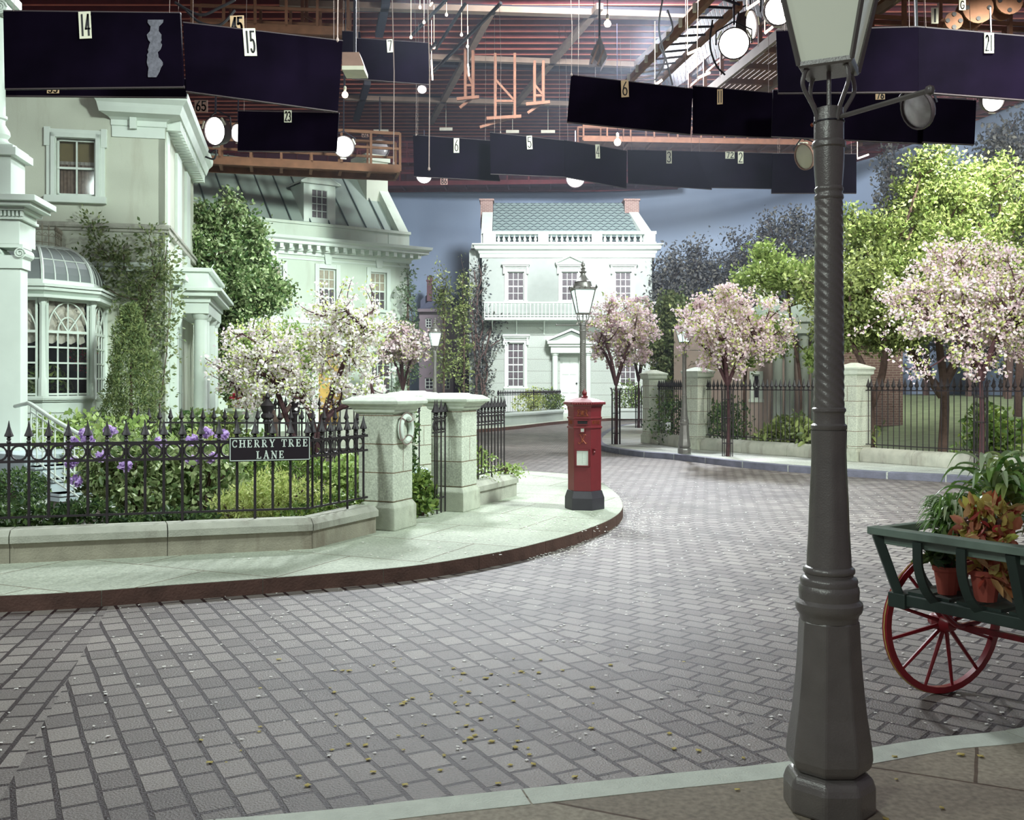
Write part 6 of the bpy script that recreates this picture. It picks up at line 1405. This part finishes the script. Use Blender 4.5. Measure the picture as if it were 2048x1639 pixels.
tree('park_tree', 'young lime green tree reaching left above the lodge roof', 'tree', gx(1600, 24.5, .1), [[(0,0,0),(.0,0,1.8),(-.2,0,3),(-.3,0,4.0)]],
     [((-.5,0,4.3),(1.0,.8,.3),.8),((.3,0,4.2),(.7,.7,.35),.5),((.5,0,2.2),(.35,.4,.3),.12),((-.9,0,4.9),(.35,.3,.15),.12)], 130, 0, [('leaves', 11, .12, .12, 'l_bright', 'leaf')], None, 'bark', 17, .05)
tree('garden_tree', 'bright green small tree behind the broad blossom tree', 'tree', gx(1490, 26, .1), [[(0,0,0),(.0,0,1.8),(.1,0,3)]],
     [((0.1,0,2.8),(.75,.7,.5),1)], 75, 0, [('leaves', 12, .13, .12, 'l_bright', 'leaf')], None, 'bark', 18, .06)
tree('garden_tree', 'dark leafy tree behind the stone pillars next to the balcony house', 'tree', gx(1345, 34, .1), [[(0,0,0),(.0,0,1.8),(.1,0,3)]],
     [((0,0,2.6),(.8,.9,1.6),1),((.2,0,3.9),(.6,.8,.6),.4)], 130, 0, [('leaves', 16, .18, .14, 'l_ivy', 'leaf')], None, 'bark', 19, .06)
# distant dim trees in front of the painted sky
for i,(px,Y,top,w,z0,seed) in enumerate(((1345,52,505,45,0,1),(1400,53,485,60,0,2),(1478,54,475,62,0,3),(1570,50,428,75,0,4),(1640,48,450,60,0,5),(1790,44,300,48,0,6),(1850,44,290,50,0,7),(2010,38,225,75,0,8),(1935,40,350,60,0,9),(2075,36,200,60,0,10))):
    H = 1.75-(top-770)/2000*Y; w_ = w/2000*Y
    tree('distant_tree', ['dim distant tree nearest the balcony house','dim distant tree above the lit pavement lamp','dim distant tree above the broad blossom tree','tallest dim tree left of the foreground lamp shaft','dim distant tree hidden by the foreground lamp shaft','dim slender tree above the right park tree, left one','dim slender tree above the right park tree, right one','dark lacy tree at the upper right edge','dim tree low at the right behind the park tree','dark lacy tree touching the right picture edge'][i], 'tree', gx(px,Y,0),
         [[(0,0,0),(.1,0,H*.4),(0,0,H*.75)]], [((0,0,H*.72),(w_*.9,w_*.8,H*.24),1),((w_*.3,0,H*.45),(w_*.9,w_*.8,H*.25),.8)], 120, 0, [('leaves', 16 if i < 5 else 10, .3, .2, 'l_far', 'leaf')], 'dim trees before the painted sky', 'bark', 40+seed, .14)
# thin wispy trees between the two far houses
for i,(px,Y,top,w) in enumerate(((815,37,540,22),(886,40,515,22),(926,42,530,14))):
    H = 1.75-(top-770)/2000*Y; w_ = w/2000*Y
    tree('sapling', ['wispy sapling against the corner of the roofed house','wispy sapling behind the small distant lamp','wispy sapling beside the vine covered wing'][i], 'tree', gx(px,Y,0), [[(0,0,0),(.05,0,H*.5),(0,0,H*.8)]], [((0,0,H*.75),(w_,w_*.8,H*.22),1),((0,0,H*.4),(w_*1.2,w_,H*.22),.9)], 90, 0, [('leaves', 2, .12, .14, 'l_wisp' if i < 1 else 'l_olive', 'leaf')], None, 'bark', 60+i, .05)
# climbing vines
def vine(name, label, paths, size, per, mt, seed, spread=.09, r=.012, cat='climbing plant'):
    t = thing(name, label, cat, (0,0,0)); m = MB(); pts = []
    for p in paths: q = catmull(p, 8); m.tube(q, [r*(1-.5*i/len(q)) for i in range(len(q))], 5); pts += [tuple(v) for v in q]
    m.build('stem', 'bark', t); cloud('leaves', sprays(pts, per, spread, seed), size, mt, t, 'leaf', seed); return t
def AW(px, py, off=.12):  # point on the front wall of the near left house
    k = (px-1024)/2000; s = (k*19+6.59)/(.978-k*.21); p = O+uA*s+nA*off; Yw = p.y; return Vector((p.x,p.y,1.75-(py-770)/2000*Yw))
vine('climbing_vine', 'sparse climbing vine trained over the cream house wall', [[AW(315,820),AW(300,700),AW(285,600),AW(270,560),AW(225,520),AW(195,480),AW(188,440)],[AW(285,600),AW(240,590),AW(200,560),AW(165,520)],[AW(290,640),AW(310,560),AW(335,540),AW(345,600),AW(330,700)],[AW(310,560),AW(305,500),AW(300,470)],[AW(330,540),AW(335,490)],[AW(250,540),AW(250,490)],[AW(225,520),AW(235,500)],[AW(320,820),AW(335,700),AW(340,600)],[AW(270,560),AW(300,590),AW(320,640),AW(300,700),AW(310,760)],[AW(295,640),AW(280,680),AW(300,730)]], .085, 17, 'l_ivy', 3, .12)
def BW(px,py,off=.2): return Vector(((px-1024)/2000*(YB-off),YB-off,1.75-(py-770)/2000*(YB-off)))
vine('bare_vine', 'dark tangled vine climbing the left wing of the balcony house', [[BW(955,800),BW(950,700),BW(955,600),BW(948,540)],[BW(950,800),BW(958,700),BW(945,620),BW(962,560),BW(958,530)],[BW(962,800),BW(975,740),BW(965,690),BW(990,640)],[BW(965,790),BW(960,720),BW(985,690),BW(1000,680)],[BW(960,760),BW(948,700),BW(942,640),BW(940,590)],[BW(952,700),BW(966,650),BW(952,610),BW(966,575)],[BW(968,720),BW(985,650),BW(1000,640)],[BW(975,800),BW(966,760),BW(974,730)]], .16, 9, 'l_far', 5, .2, .06)
# conifer beside the bay window
t = thing('conifer', 'bushy cone shaped conifer beside the domed bay window', 'conifer', gx(262,17.0,.1)); rng = np.random.default_rng(5)
z_ = rng.uniform(0,1,15000)**1.15; a_ = rng.uniform(0,6.283,15000); rr = (.52*(1-z_)**.5+.03)*(.5+.5*rng.uniform(0,1,15000)**.4)*(1+.2*np.sin(a_*3+z_*11)+.18*np.sin(a_*5-z_*27))
cloud('foliage', np.stack([rr*np.cos(a_),rr*np.sin(a_),.05+z_*2.95],1), .085, 'l_conif', t, 'blade', 6, .9)
m = MB(); m.tube([(0,0,0),(0,0,2.3)],[.05,.01],6); m.build('trunk','bark',t)
# beds behind the front railing
bed = MB(); bed.prism([(-8.5,8.4),(-4.6,9.35),(-2.1,10.15),(-1.7,11.2),(-1.2,14.2),(-3,24),(-9,24),(-14,14)], .0, .24); o = bed.build('garden_bed', 'soil'); struct(o)
def hedge(name, label, a, b, w, h, n, size, mt, seed, z0=.2):
    a = Vector(a); b = Vector(b); L_ = (b-a).length; t = thing(name, label, 'hedge', (a.x,a.y,z0), math.atan2(b.y-a.y,b.x-a.x)); rng = np.random.default_rng(seed)
    x = rng.uniform(0,L_,n); hh = h*(.8+.2*np.sin(x*3.1+seed)+.12*np.sin(x*9)); y = rng.uniform(-w/2,w/2,n); z = rng.uniform(0,1,n)**.6*hh
    cloud('leaves', np.stack([x,y,z],1), size, mt, t, 'big', seed, .5); return t
hedge('low_hedge', 'low dark leafy hedge along the foot of the front railing', (-5.6,9.35), (-3.0,10.15), .4, .42, 3600, .065, 'l_dark', 4)
hedge('low_hedge', 'dark leafy hedge end behind the slanting railing by the life ring pillar', (-2.35,10.35), (-1.75,11.5), .35, .35, 1300, .06, 'l_mid', 5)
def gl(px,Y,z=.2): return tuple(gx(px,Y,z))
def rhodo(label, px, Y, r, n, heads, seed):
    t = bush('rhododendron', label, gl(px,Y), r, int(n*1.5), .1, 'l_rhodo', 'big', seed, .3, .45, cat='flowering shrub')
    ob = None
    for k,(hx,hy) in enumerate(heads):
        p = Vector(((hx-px)/2000*Y*.97, -r[1]*.85, 1.75-(hy-770)/2000*(Y-r[1])-.2))
        if ob is None: ob = cloud('flower_head', ell_pts(80,(0,0,0),(.066,.066,.06),7,.6), .045, 'f_purple', t, 'petal', 8); ob.location = p
        else: link_copy(ob, t, p, k*.7)
    return t
rhodo('rhododendron with mauve flower heads behind the middle of the front railing', 265, 11.0, (.62,.4,.52), 1500, [(195,868),(245,862),(170,885),(168,925),(228,912),(275,932),(175,962),(200,880)], 21)
rhodo('second mauve rhododendron left of the street name sign', 405, 11.2, (.42,.35,.48), 900, [(338,885),(430,865),(402,922),(440,915),(400,880),(462,870)], 22)
bush('golden_shrub', 'feathery golden shrub low behind the street name sign', gl(545,10.9), (.55,.35,.30), 3400, .075, 'l_lime', 'blade', 23, .35, .3, cat='shrub', up=.8)
bush('golden_shrub', 'golden shrub tip at the left of the slanting railing', gl(465,10.55), (.25,.25,.22), 1000, .075, 'l_lime', 'blade', 24, .35, .3, cat='shrub', up=.8)
bush('green_shrub', 'light green leafy shrub behind the white handrail', gl(235,14.0), (.65,.5,.52), 1800, .1, 'l_bright', 'leaf', 25, cat='shrub')
bush('green_shrub', 'yellow green leafy shrub under the bay window', gl(130,15.2), (.5,.4,.62), 1200, .11, 'l_bright', 'leaf', 26, cat='shrub')
bush('green_shrub', 'bright lime shrub behind the inner railing', gl(415,15.6), (.42,.4,.45), 1500, .09, 'l_lime', 'leaf', 27, cat='shrub')
bush('dark_shrub', 'dark rounded shrub by the porch columns', gl(385,18.5), (.42,.45,.55), 1700, .12, 'l_glossy', 'leaf', 28, cat='shrub')
bush('dark_shrub', 'olive shrub between the porch and the flower urn', gl(440,19.0), (.45,.45,.48), 1500, .12, 'l_olive', 'leaf', 29, cat='shrub')
bush('green_shrub', 'mid green shrub filling the bed below the inner railing', gl(330,13.2), (.8,.5,.36), 2200, .1, 'l_mid', 'leaf', 30, cat='shrub')
bush('green_shrub', 'mid green shrub behind the name sign', gl(590,13.2), (.7,.5,.38), 2200, .09, 'l_mid', 'blade', 31, cat='shrub')
bush('green_shrub', 'leafy shrub behind the slanting railing', gl(700,13.0), (.35,.4,.36), 1200, .09, 'l_bright', 'leaf', 32, cat='shrub')
bush('green_shrub', 'tangled shrub under the blossom trunks', gl(520,15.0), (.6,.4,.40), 1500, .09, 'l_mid', 'leaf', 33, cat='shrub')
bush('gate_shrub', 'dark fleshy leaved shrub filling the foot of the gateway', (-1.13,12.45,WALK), (.22,.3,.28), 700, .085, 'l_mid', 'big', 34, cat='shrub')
bush('gate_shrub', 'glossy climber beside the life ring in the gateway', (-1.33,12.6,WALK), (.14,.15,.60), 800, .07, 'l_dark', 'big', 35, cat='shrub')
bush('railing_shrub', 'light feathery shrub spilling through the short railing beside the post box', tuple((PC2+e1*.95+e2*.35))+(WALK+.2,), (.42,.34,.38), 2000, .05, 'l_bright', 'leaf', 36, cat='shrub')
bush('railing_shrub', 'wispy shoots at the end of the short railing', tuple((PC2+e1*1.75-e2*.05))+(WALK+.24,), (.26,.22,.13), 380, .05, 'l_bright', 'leaf', 37, .5, .2, cat='shrub')
# potted box ball
t = thing('planter', 'round white stone planter inside the front railing at the left', 'planter', gl(35,10.6,.2)); m = MB(); m.lathe([(.16,0),(.2,.04),(.26,.2),(.29,.25),(.31,.26),(.31,.31),(.27,.31)],24); m.build('bowl','cap_stone',t,smooth=30); m = MB()
for k in range(40): a = k*math.pi/20; m.lathe([(.001,-.012),(.013,0),(.001,.012)],5,c=(.31*math.cos(a),.31*math.sin(a),.285),cap=False)
m.build('beading','cap_stone',t)
bush('box_ball', 'clipped box ball growing in the round white planter', gl(35,10.6,.44), (.33,.33,.22), 2600, .04, 'l_dark', 'leaf', 38, .05, .6, cat='bush', stems=2)
t = thing('urn', 'pale stone urn in the garden behind the inner railing', 'urn', gl(490,19.6,.3)); m = MB(); m.lathe([(.2,0),(.2,.5),(.14,.55),(.1,.62),(.2,.72),(.3,.9),(.36,.95),(.36,1.0),(.3,1.0)],20); m.build('bowl','cap_stone',t,smooth=30)
t = thing('geraniums', 'red geraniums growing in the stone urn', 'flowers', gl(490,19.6,1.3)); cloud('leaves', ell_pts(500,(0,0,.12),(.36,.32,.22),3,.3,.2), .07,'l_mid',t,'leaf',4); cloud('blooms', ell_pts(240,(0,0,.22),(.3,.3,.24),5,.7,.3), .06,'f_red',t,'petal',6)
# inner railings with urn finials
spear_fence('inner_railing', 'inner black garden railing behind the front beds', Vector((-5.9,15.35)), Vector((-2.15,15.0)), .25, .35, 0, 1.18, .17, rings=False, simple=True, foot=0, r=.012)
spear_fence('inner_railing', 'farther inner railing by the golden wooden door', Vector((-4.7,19.6)), Vector((-2.9,19.2)), .25, .35, 0, 1.3, .14, rings=False, simple=True, foot=0, r=.012)
for i,(px,Y) in enumerate(((535,15.2),(590,19.5))):
    t = thing('finial_post', ['black iron post with urn finial on the inner railing','farther black iron finial post under the blossom'][i], 'post', gl(px,Y,.2)); m = MB(); m.lathe([(.05,0),(.05,.95),(.075,1.0),(.06,1.03)],10); m.build('shaft','iron',t,smooth=30)
    m = MB(); m.lathe([(.06,1.03),(.1,1.06),(.1,1.1),(.07,1.13),(.09,1.18),(.115,1.24),(.06,1.3),(.03,1.34),(.045,1.37),(.01,1.44)],12); m.build('urn_finial','iron',t,smooth=30)
# ball topped piers near the rear house
for i,(px,Y) in enumerate(((698,27),(757,29))):
    t = thing('ball_pier', ['stone pier with a ball on top left of the gate pillar caps','farther stone pier with ball finial'][i], 'pillar', gx(px,Y,.1)); m = MB(); m.box(-.24,.24,-.24,.24,0,1.25); m.box(-.3,.3,-.3,.3,1.15,1.25); m.build('pier','old_stone',t,bevel=.01); m = MB(); m.lathe([(.08,1.25),(.06,1.32)]+[(.22*math.sin(R(a)), 1.5-.2*math.cos(R(a))) for a in range(20,180,16)],16); m.build('ball','cap_stone',t,smooth=True)
pillar('garden_pillar', 'stone pillar whose cap shows between the two gate pillars', tuple(gx(825,16.5)), R(60), .46, .31, 1.3, 1.53, base=.52)
# far beds
for i,(px,Y,rx,rz_,mt) in enumerate(((1065,47.5,.75,.65,'l_lime'),(1105,48.5,.6,.6,'l_mid'),(1262,49,.7,.8,'l_mid'))):
    bush('far_shrub', ['yellow green shrub behind the far railing','darker shrub beside the white door case','dark shrub right of the guarded tree'][i], gl(px,Y,.4), (rx,.5,rz_), 900, .13, mt, 'leaf', 50+i, cat='shrub')
# park planting along the right railing
def rp(i, f_, back=.45): a = PR[i]; b = PR[i+1]; d = (b-a).normalized(); return a.lerp(b,f_)+Vector((-d.y,d.x))*back
for i,(seg,f_,rx,rz_,mt,sz,kd,lb,bk) in enumerate(((0,.5,.95,.85,'l_dark',.1,'leaf','dense ivy mass behind the railing between the two far pillars',.5),(1,.12,.45,.7,'l_dark',.1,'leaf','dark shrub behind the railing right of the lamp pillar',.5),(1,.52,.6,.42,'l_olive',.16,'big','loose laurel shrub in front of the lodge',.6),(1,.8,.75,.52,'l_olive',.16,'big','larger laurel shrub beside the foreground lamp shaft',.6),(2,.28,.6,.62,'l_mid',.15,'big','dark laurel bush behind the railing on the lawn',.9),(2,.60,.5,.4,'l_mid',.15,'leaf','small dark bush at the right edge of the lawn',1.2))):
    p = rp(seg,f_,bk); bush('park_shrub', lb, (p.x,p.y,.13), (rx,.45,rz_), 1700 if i==0 else 1100, sz, mt, kd, 70+i, cat='shrub')
p = PR[0]; vine('ivy', 'ivy trailing over the far stone pillar edge', [[Vector((p.x+.2,p.y-.25,.2)),Vector((p.x+.3,p.y-.3,.9)),Vector((p.x+.2,p.y-.25,1.4)),Vector((p.x+.35,p.y-.3,1.6))]], .09, 14, 'l_mid', 9, .13)
# lawn
m = MB(); n = 14; vs = []; fs = []
A = [Vector(p) for p in ((4.9,26.0),(7.9,21.7),(13.2,13.9))]; cA = catmull([(p.x,p.y,0) for p in A],4)
for k in range(9):
    f_ = k/8
    for p in cA: q = p+Vector((22,34,0))*f_*.9; vs.append((q.x-0, q.y, .14+.9*min(1,f_*2.2)**2*1.3*(1 if True else 0)))
w_ = len(cA)
for k in range(8):
    for i in range(w_-1): fs.append((k*w_+i,k*w_+i+1,(k+1)*w_+i+1,(k+1)*w_+i))
m.add(vs,fs); o = m.build('lawn','lawn',smooth=True); struct(o); o['label'] = 'grass bank rising behind the park railing'
for i,(px,Y) in enumerate(((2015,36),(2035,30))):
    m = MB(); m.tube([(0,0,0),(.1,0,2),(.2,0,5)],.12,7); o = m.build('bare_tree','bark',smooth=True); o.location = gx(px,Y,.8); tag(o,['thin bare trunk far across the lawn','thin bare trunk at the right edge of the lawn'][i],'tree')
# ------------------------------------------------------------------ flower cart
ct = Vector((2.45,5.69)); Lx = Vector((.55,-.835)).normalized(); Wx = Vector((.835,.55)).normalized()
crn = Vector((2.095,5.40))
cart = thing('flower_cart', 'green slatted flower cart with red spoked wheel at the right edge', 'cart', (crn.x,crn.y,0), math.atan2(Lx.y,Lx.x))
# local x along the visible end rail (towards the viewer), local y = Wx direction (90 deg ccw)
zb_, zt_ = .60, .965; EL = 1.0; DL = .95; fl = .085
def cp(a, w, z): return (a, w, z)
m = MB(); m.box(-.02,EL,-.03,.03,zb_-.03,zb_+.03); m.box(-.02,EL,DL-.03,DL+.03,zb_-.03,zb_+.03); m.box(-.03,.03,0,DL,zb_-.03,zb_+.03); m.box(EL-.03,EL+.03,0,DL,zb_-.03,zb_+.03)
m.box(-.045,.06,-.045,.05,zb_-.045,zb_+.035); m.build('bottom_frame','cart_green',cart,bevel=.006)
m = MB()
for k in range(8): a = .05+k*.14; m.box(a,a+.1,0,DL,zb_+.025,zb_+.045)
m.build('floor_slats','cart_green',cart)
m = MB(); 
for (a,w),(a2,w2) in (((-fl,-fl),(EL+.0,-fl)),): m.bar((a-.03,w,zt_),(a2,w2,zt_),.085,.04); m.bar((a+.02,w+.02,zt_-.045),(a2,w2+.02,zt_-.045),.03,.05)
m.bar((-fl,-fl-.03,zt_-.005),(-fl,DL+fl,zt_-.005),.05,.04); m.bar((-fl,DL+fl,zt_),(EL,DL+fl,zt_),.06,.04)
m.build('top_rail','cart_top',cart,bevel=.004)
for (a,w,a2,w2) in ((0,0,-fl,-fl),(.70,0,.68,-fl),(0,DL,-fl,DL+fl)):
    m = MB(); m.bar((a,w,zb_),(a2,w2,zt_-.02),.06,.05); m.build('corner_post','cart_green',cart,bevel=.005)
for a in (.235,.48,.95):
    m = MB(); pts = catmull([(a,0,zb_),(a-.03,-.07,zb_+.08),(a-.05,-.105,zb_+.2),(a-.05,-.115,zt_-.03)],5)
    for p,q_ in zip(pts,pts[1:]): m.bar(p,q_+(q_-p)*.06,.05,.014,up=(0,1,0))
    m.build('curved_rib','cart_green',cart)
for w in (.3,.6):
    m = MB(); pts = catmull([(0,w,zb_),(-.07,w,zb_+.08),(-.105,w,zb_+.2),(-.115,w,zt_-.03)],5)
    for p,q_ in zip(pts,pts[1:]): m.bar(p,q_+(q_-p)*.06,.014,.05,up=(0,1,0))
    m.build('curved_rib','cart_green',cart)
# wheels
dv = ct-crn; hx = dv.dot(Lx); hw = dv.dot(Vector((-Lx.y,Lx.x))); RW = .405; hw_ = hw
def wheel(xw):
    w = MB(); n = 40; x = 0; hw = 0
    prof = [(RW-.035,-.018),(RW,-.018),(RW,.018),(RW-.035,.018)]
    vs = []; fs = []
    for k in range(n):
        a = 2*math.pi*k/n
        for r_, t_ in prof: vs.append((x+t_, hw+r_*math.cos(a), RW+.003+r_*math.sin(a)))
    for k in range(n):
        for j in range(4): fs.append((k*4+j,k*4+(j+1)%4,((k+1)%n)*4+(j+1)%4,((k+1)%n)*4+j))
    w.add(vs,fs); wo = w.build('wheel','cart_red',cart,smooth=30); wo.location = (xw,hw_,0); wo.rotation_euler = (0,0,R(-14))
    g = MB(); g.tube([(x-.001, hw+(RW+.0005)*math.cos(2*math.pi*k/n), RW+.003+(RW+.0005)*math.sin(2*math.pi*k/n)) for k in range(n)], .005, 5, closed=True); g.build('gold_line','cart_gold',wo)
    for k in range(12):
        a = 2*math.pi*(k+.35)/12; s = MB(); s.tube([(x+.02, hw+.04*math.cos(a), RW+.04*math.sin(a)),(x, hw+(RW-.03)*math.cos(a), RW+(RW-.03)*math.sin(a))],[.013,.009],6); s.build('spoke','cart_red',wo,smooth=True)
    h = MB(); h.M = Matrix.Translation((x,hw,RW))@Matrix.Rotation(R(90),4,'Y'); h.lathe([(.025,-.09),(.035,-.08),(.04,-.05),(.055,-.03),(.058,.03),(.04,.06),(.035,.08)],14); h.build('hub','cart_red',wo,smooth=30)
wheel(hx); wheel(hx+1.05)
m = MB(); m.bar((hx,hw,RW),(hx+1.05,hw,RW),.03); m.build('axle','cart_red',cart)
for x in (hx+.16,hx+.9): m = MB(); m.tube(catmull([(x,hw-.28,zb_-.05),(x,hw-.12,RW+.03),(x,hw,RW+.02),(x,hw+.12,RW+.03),(x,hw+.28,zb_-.05)],4),.014,6); m.build('leaf_spring','cart_red',cart)
# pots and plants on the cart
def pot(label, a, w, h, r, group='terracotta pots on the cart'):
    p = crn+Lx*a+Vector((-Lx.y,Lx.x))*w; t = thing('flower_pot', label, 'flower pot', (p.x,p.y,zb_+.046), 0, group)
    m = MB(); m.lathe([(r*.68,0),(r*.95,h*.82),(r*1.08,h*.83),(r*1.1,h),(r*.95,h),(r*.9,h*.9)],10); m.build('pot','terracotta',t); m = MB(); m.lathe([(r*.9,h*.88),(.01,h*.92)],10); m.build('soil','soil',t); return Vector((p.x,p.y,zb_+.046+h))
q1_ = pot('faceted terracotta pot holding the dark leafy plant, nearest the cart corner', .2,.12,.15,.07)
q2_ = pot('terracotta pot in shade between the two front pots', .16,.27,.16,.07)
q3_ = pot('tall terracotta pot holding the red and lime coleus', .41,.13,.16,.078)
q4_ = pot('terracotta pot at the back of the cart', .36,.45,.2,.085)
q5_ = pot('terracotta pot partly cut by the picture edge', .62,.3,.18,.08)
bush('leafy_plant', 'dark broad leaved plant in the corner pot of the cart', tuple(q1_), (.10,.1,.07), 170, .085, 'l_dark', 'big', 81, .3, .2, cat='plant', stems=3)
def fern(name, label, p, n, L_, mt, seed, lean=(0,0), width=.014, h=.5):
    t = thing(name, label, 'plant', tuple(p)); rg = random.Random(seed); m = MB()
    for i in range(n):
        a = rg.uniform(0,6.28); l_ = L_*rg.uniform(.6,1.1); hh = h*rg.uniform(.4,1); b = Vector((math.cos(a),math.sin(a),0)); s_ = Vector((lean[0],lean[1],0))
        base_z = h*rg.uniform(0,.55)
        pts = catmull([Vector((0,0,base_z)), b*l_*.35+s_*.5+Vector((0,0,base_z+hh*.35)), b*l_*.75+s_+Vector((0,0,base_z+hh*.42)), b*l_+s_+Vector((0,0,base_z+hh*.2))],4); k = len(pts); sd = Vector((-b.y,b.x,0)); vs = []
        for j,p_ in enumerate(pts): w_ = width*math.sin(math.pi*min(.97,(j+.6)/k)); vs += [p_-sd*w_+Vector((0,0,w_*.5)), p_, p_+sd*w_+Vector((0,0,w_*.5))]
        m.add(vs,[f_ for j in range(k-1) for f_ in ((3*j,3*j+1,3*j+4,3*j+3),(3*j+1,3*j+2,3*j+5,3*j+4))])
    m.build('leaves', mt, t)
    s = MB(); s.tube([(0,0,-.05),(0,0,h*.7)],.008,5); s.build('stem','l_mid',t); return t
fern('striped_grass', 'white striped bushy grass plant at the left of the cart', q2_+Vector((-.03,0,.06)), 230, .17, 'l_stripe', 5, width=.011, h=.32)
fern('corn_plant', 'tall strap leaved plant rising above the cart', q4_+Vector((-.10,0,.16)), 44, .27, 'l_stripe', 6, width=.022, h=.42)
fern('corn_plant', 'second strap leaved plant at the back right of the cart', q5_+Vector((.0,.3,.2)), 44, .28, 'l_bright', 7, width=.02, h=.38)
fern('striped_grass', 'pale spidery plant at the right picture edge', q5_+Vector((.06,.1,.06)), 60, .2, 'l_stripe', 8, width=.011, h=.3)
bush('coleus', 'red and lime coleus bushing out above the cart rail', tuple(q3_+Vector((0,0,.0))), (.14,.13,.19), 330, .08, 'l_coleus', 'big', 82, .3, .35, cat='plant', stems=4)
bush('coleus', 'lime and crimson coleus hanging over the front pot', tuple(q3_+Vector((.03,-.05,-.10))), (.09,.07,.07), 60, .095, 'l_coleus', 'big', 83, .3, .35, cat='plant', stems=2)
# ------------------------------------------------------------------ fallen petals and leaves
rng = np.random.default_rng(77); pts = []
def scatter(n, x0,x1,y0,y1,z): 
    return np.stack([rng.uniform(x0,x1,n), rng.uniform(y0,y1,n), np.full(n,z)],1)
def nearcurb(n, i0, i1, spread, z):
    idx = rng.integers(i0,i1,n); P_ = np.array([(p.x,p.y) for p in lkc])[idx]; c = np.array([0.2,13.0]); d = P_-c; d /= np.linalg.norm(d,axis=1)[:,None]
    P_ = P_+d*np.abs(rng.normal(size=(n,1)))*spread+rng.normal(size=(n,2))*.05; return np.concatenate([P_, np.full((n,1),z)],1)
def flat_petals(name, C, size, mt, label, seed):
    r_ = np.random.default_rng(seed); n = len(C); a = r_.uniform(0,6.28,n); s = size*r_.uniform(.5,1.4,n); V = []
    for j in range(6):
        t_ = a+j*math.pi/3; V.append(np.stack([C[:,0]+s*np.cos(t_)*(1 if j%3 else .6), C[:,1]+s*np.sin(t_)*.8, C[:,2]+.003+s*.25*(j%2)],1))
    V = np.stack(V,1).reshape(-1,3); me = bpy.data.meshes.new(name); me.from_pydata([tuple(v) for v in V],[],[tuple(range(i*6,i*6+6)) for i in range(n)]); me.materials.append(MATS[mt])
    o = bpy.data.objects.new(name,me); COL.objects.link(o); tag(o,label,'petals',kind='stuff'); return o
street_p = np.concatenate([scatter(700,-3.2,4.5,4.6,9,0.001), scatter(500,1.2,6,9,18,0.001), nearcurb(900,40,85,.28,0.001)])
flat_petals('fallen_petals', street_p, .011, 'petal_white', 'white petals scattered over the setts and gathered along the kerb', 3)
flat_petals('pavement_petals', np.concatenate([scatter(150,-.2,1.1,11.0,12.9,WALK+.001), scatter(60,-3.5,0,9.3,11,WALK+.001)]), .013, 'petal_white', 'white petals lying on the pavement in front of the post box', 4)
flat_petals('dry_leaves', np.concatenate([scatter(60,-1.6,1.2,4.3,6.5,0.001), scatter(40,-.6,.1,4.7,6.2,.001), scatter(14,.9,2.4,3.6,4.4,WALK+.001)]), .016, 'leaf_dry', 'dry yellow leaves strewn on the near setts', 5)

# ------------------------------------------------------------------ studio haze under the lighting grid
def haze(name, x0, x1, y0, y1, z0, z1, dens, col, label):
    m = bpy.data.materials.new(name); m.use_nodes = True; nt = m.node_tree; nt.nodes.remove(nt.nodes['Principled BSDF'])
    v = nt.nodes.new('ShaderNodeVolumeScatter'); v.inputs['Density'].default_value = dens; v.inputs['Color'].default_value = col+(1,); v.inputs['Anisotropy'].default_value = .3
    nt.links.new(v.outputs[0], nt.nodes['Material Output'].inputs['Volume']); MATS[name] = m
    b = MB(); b.box(x0,x1,y0,y1,z0,z1); o = b.build('haze', name); o.display_type = 'WIRE'; tag(o, label, 'haze', kind='stuff')
haze('haze_air', -16, 20, 22, 60, .2, 17.5, .0026, (.78,.84,1.0), 'thin bluish smoke haze hanging over the far half of the stage')
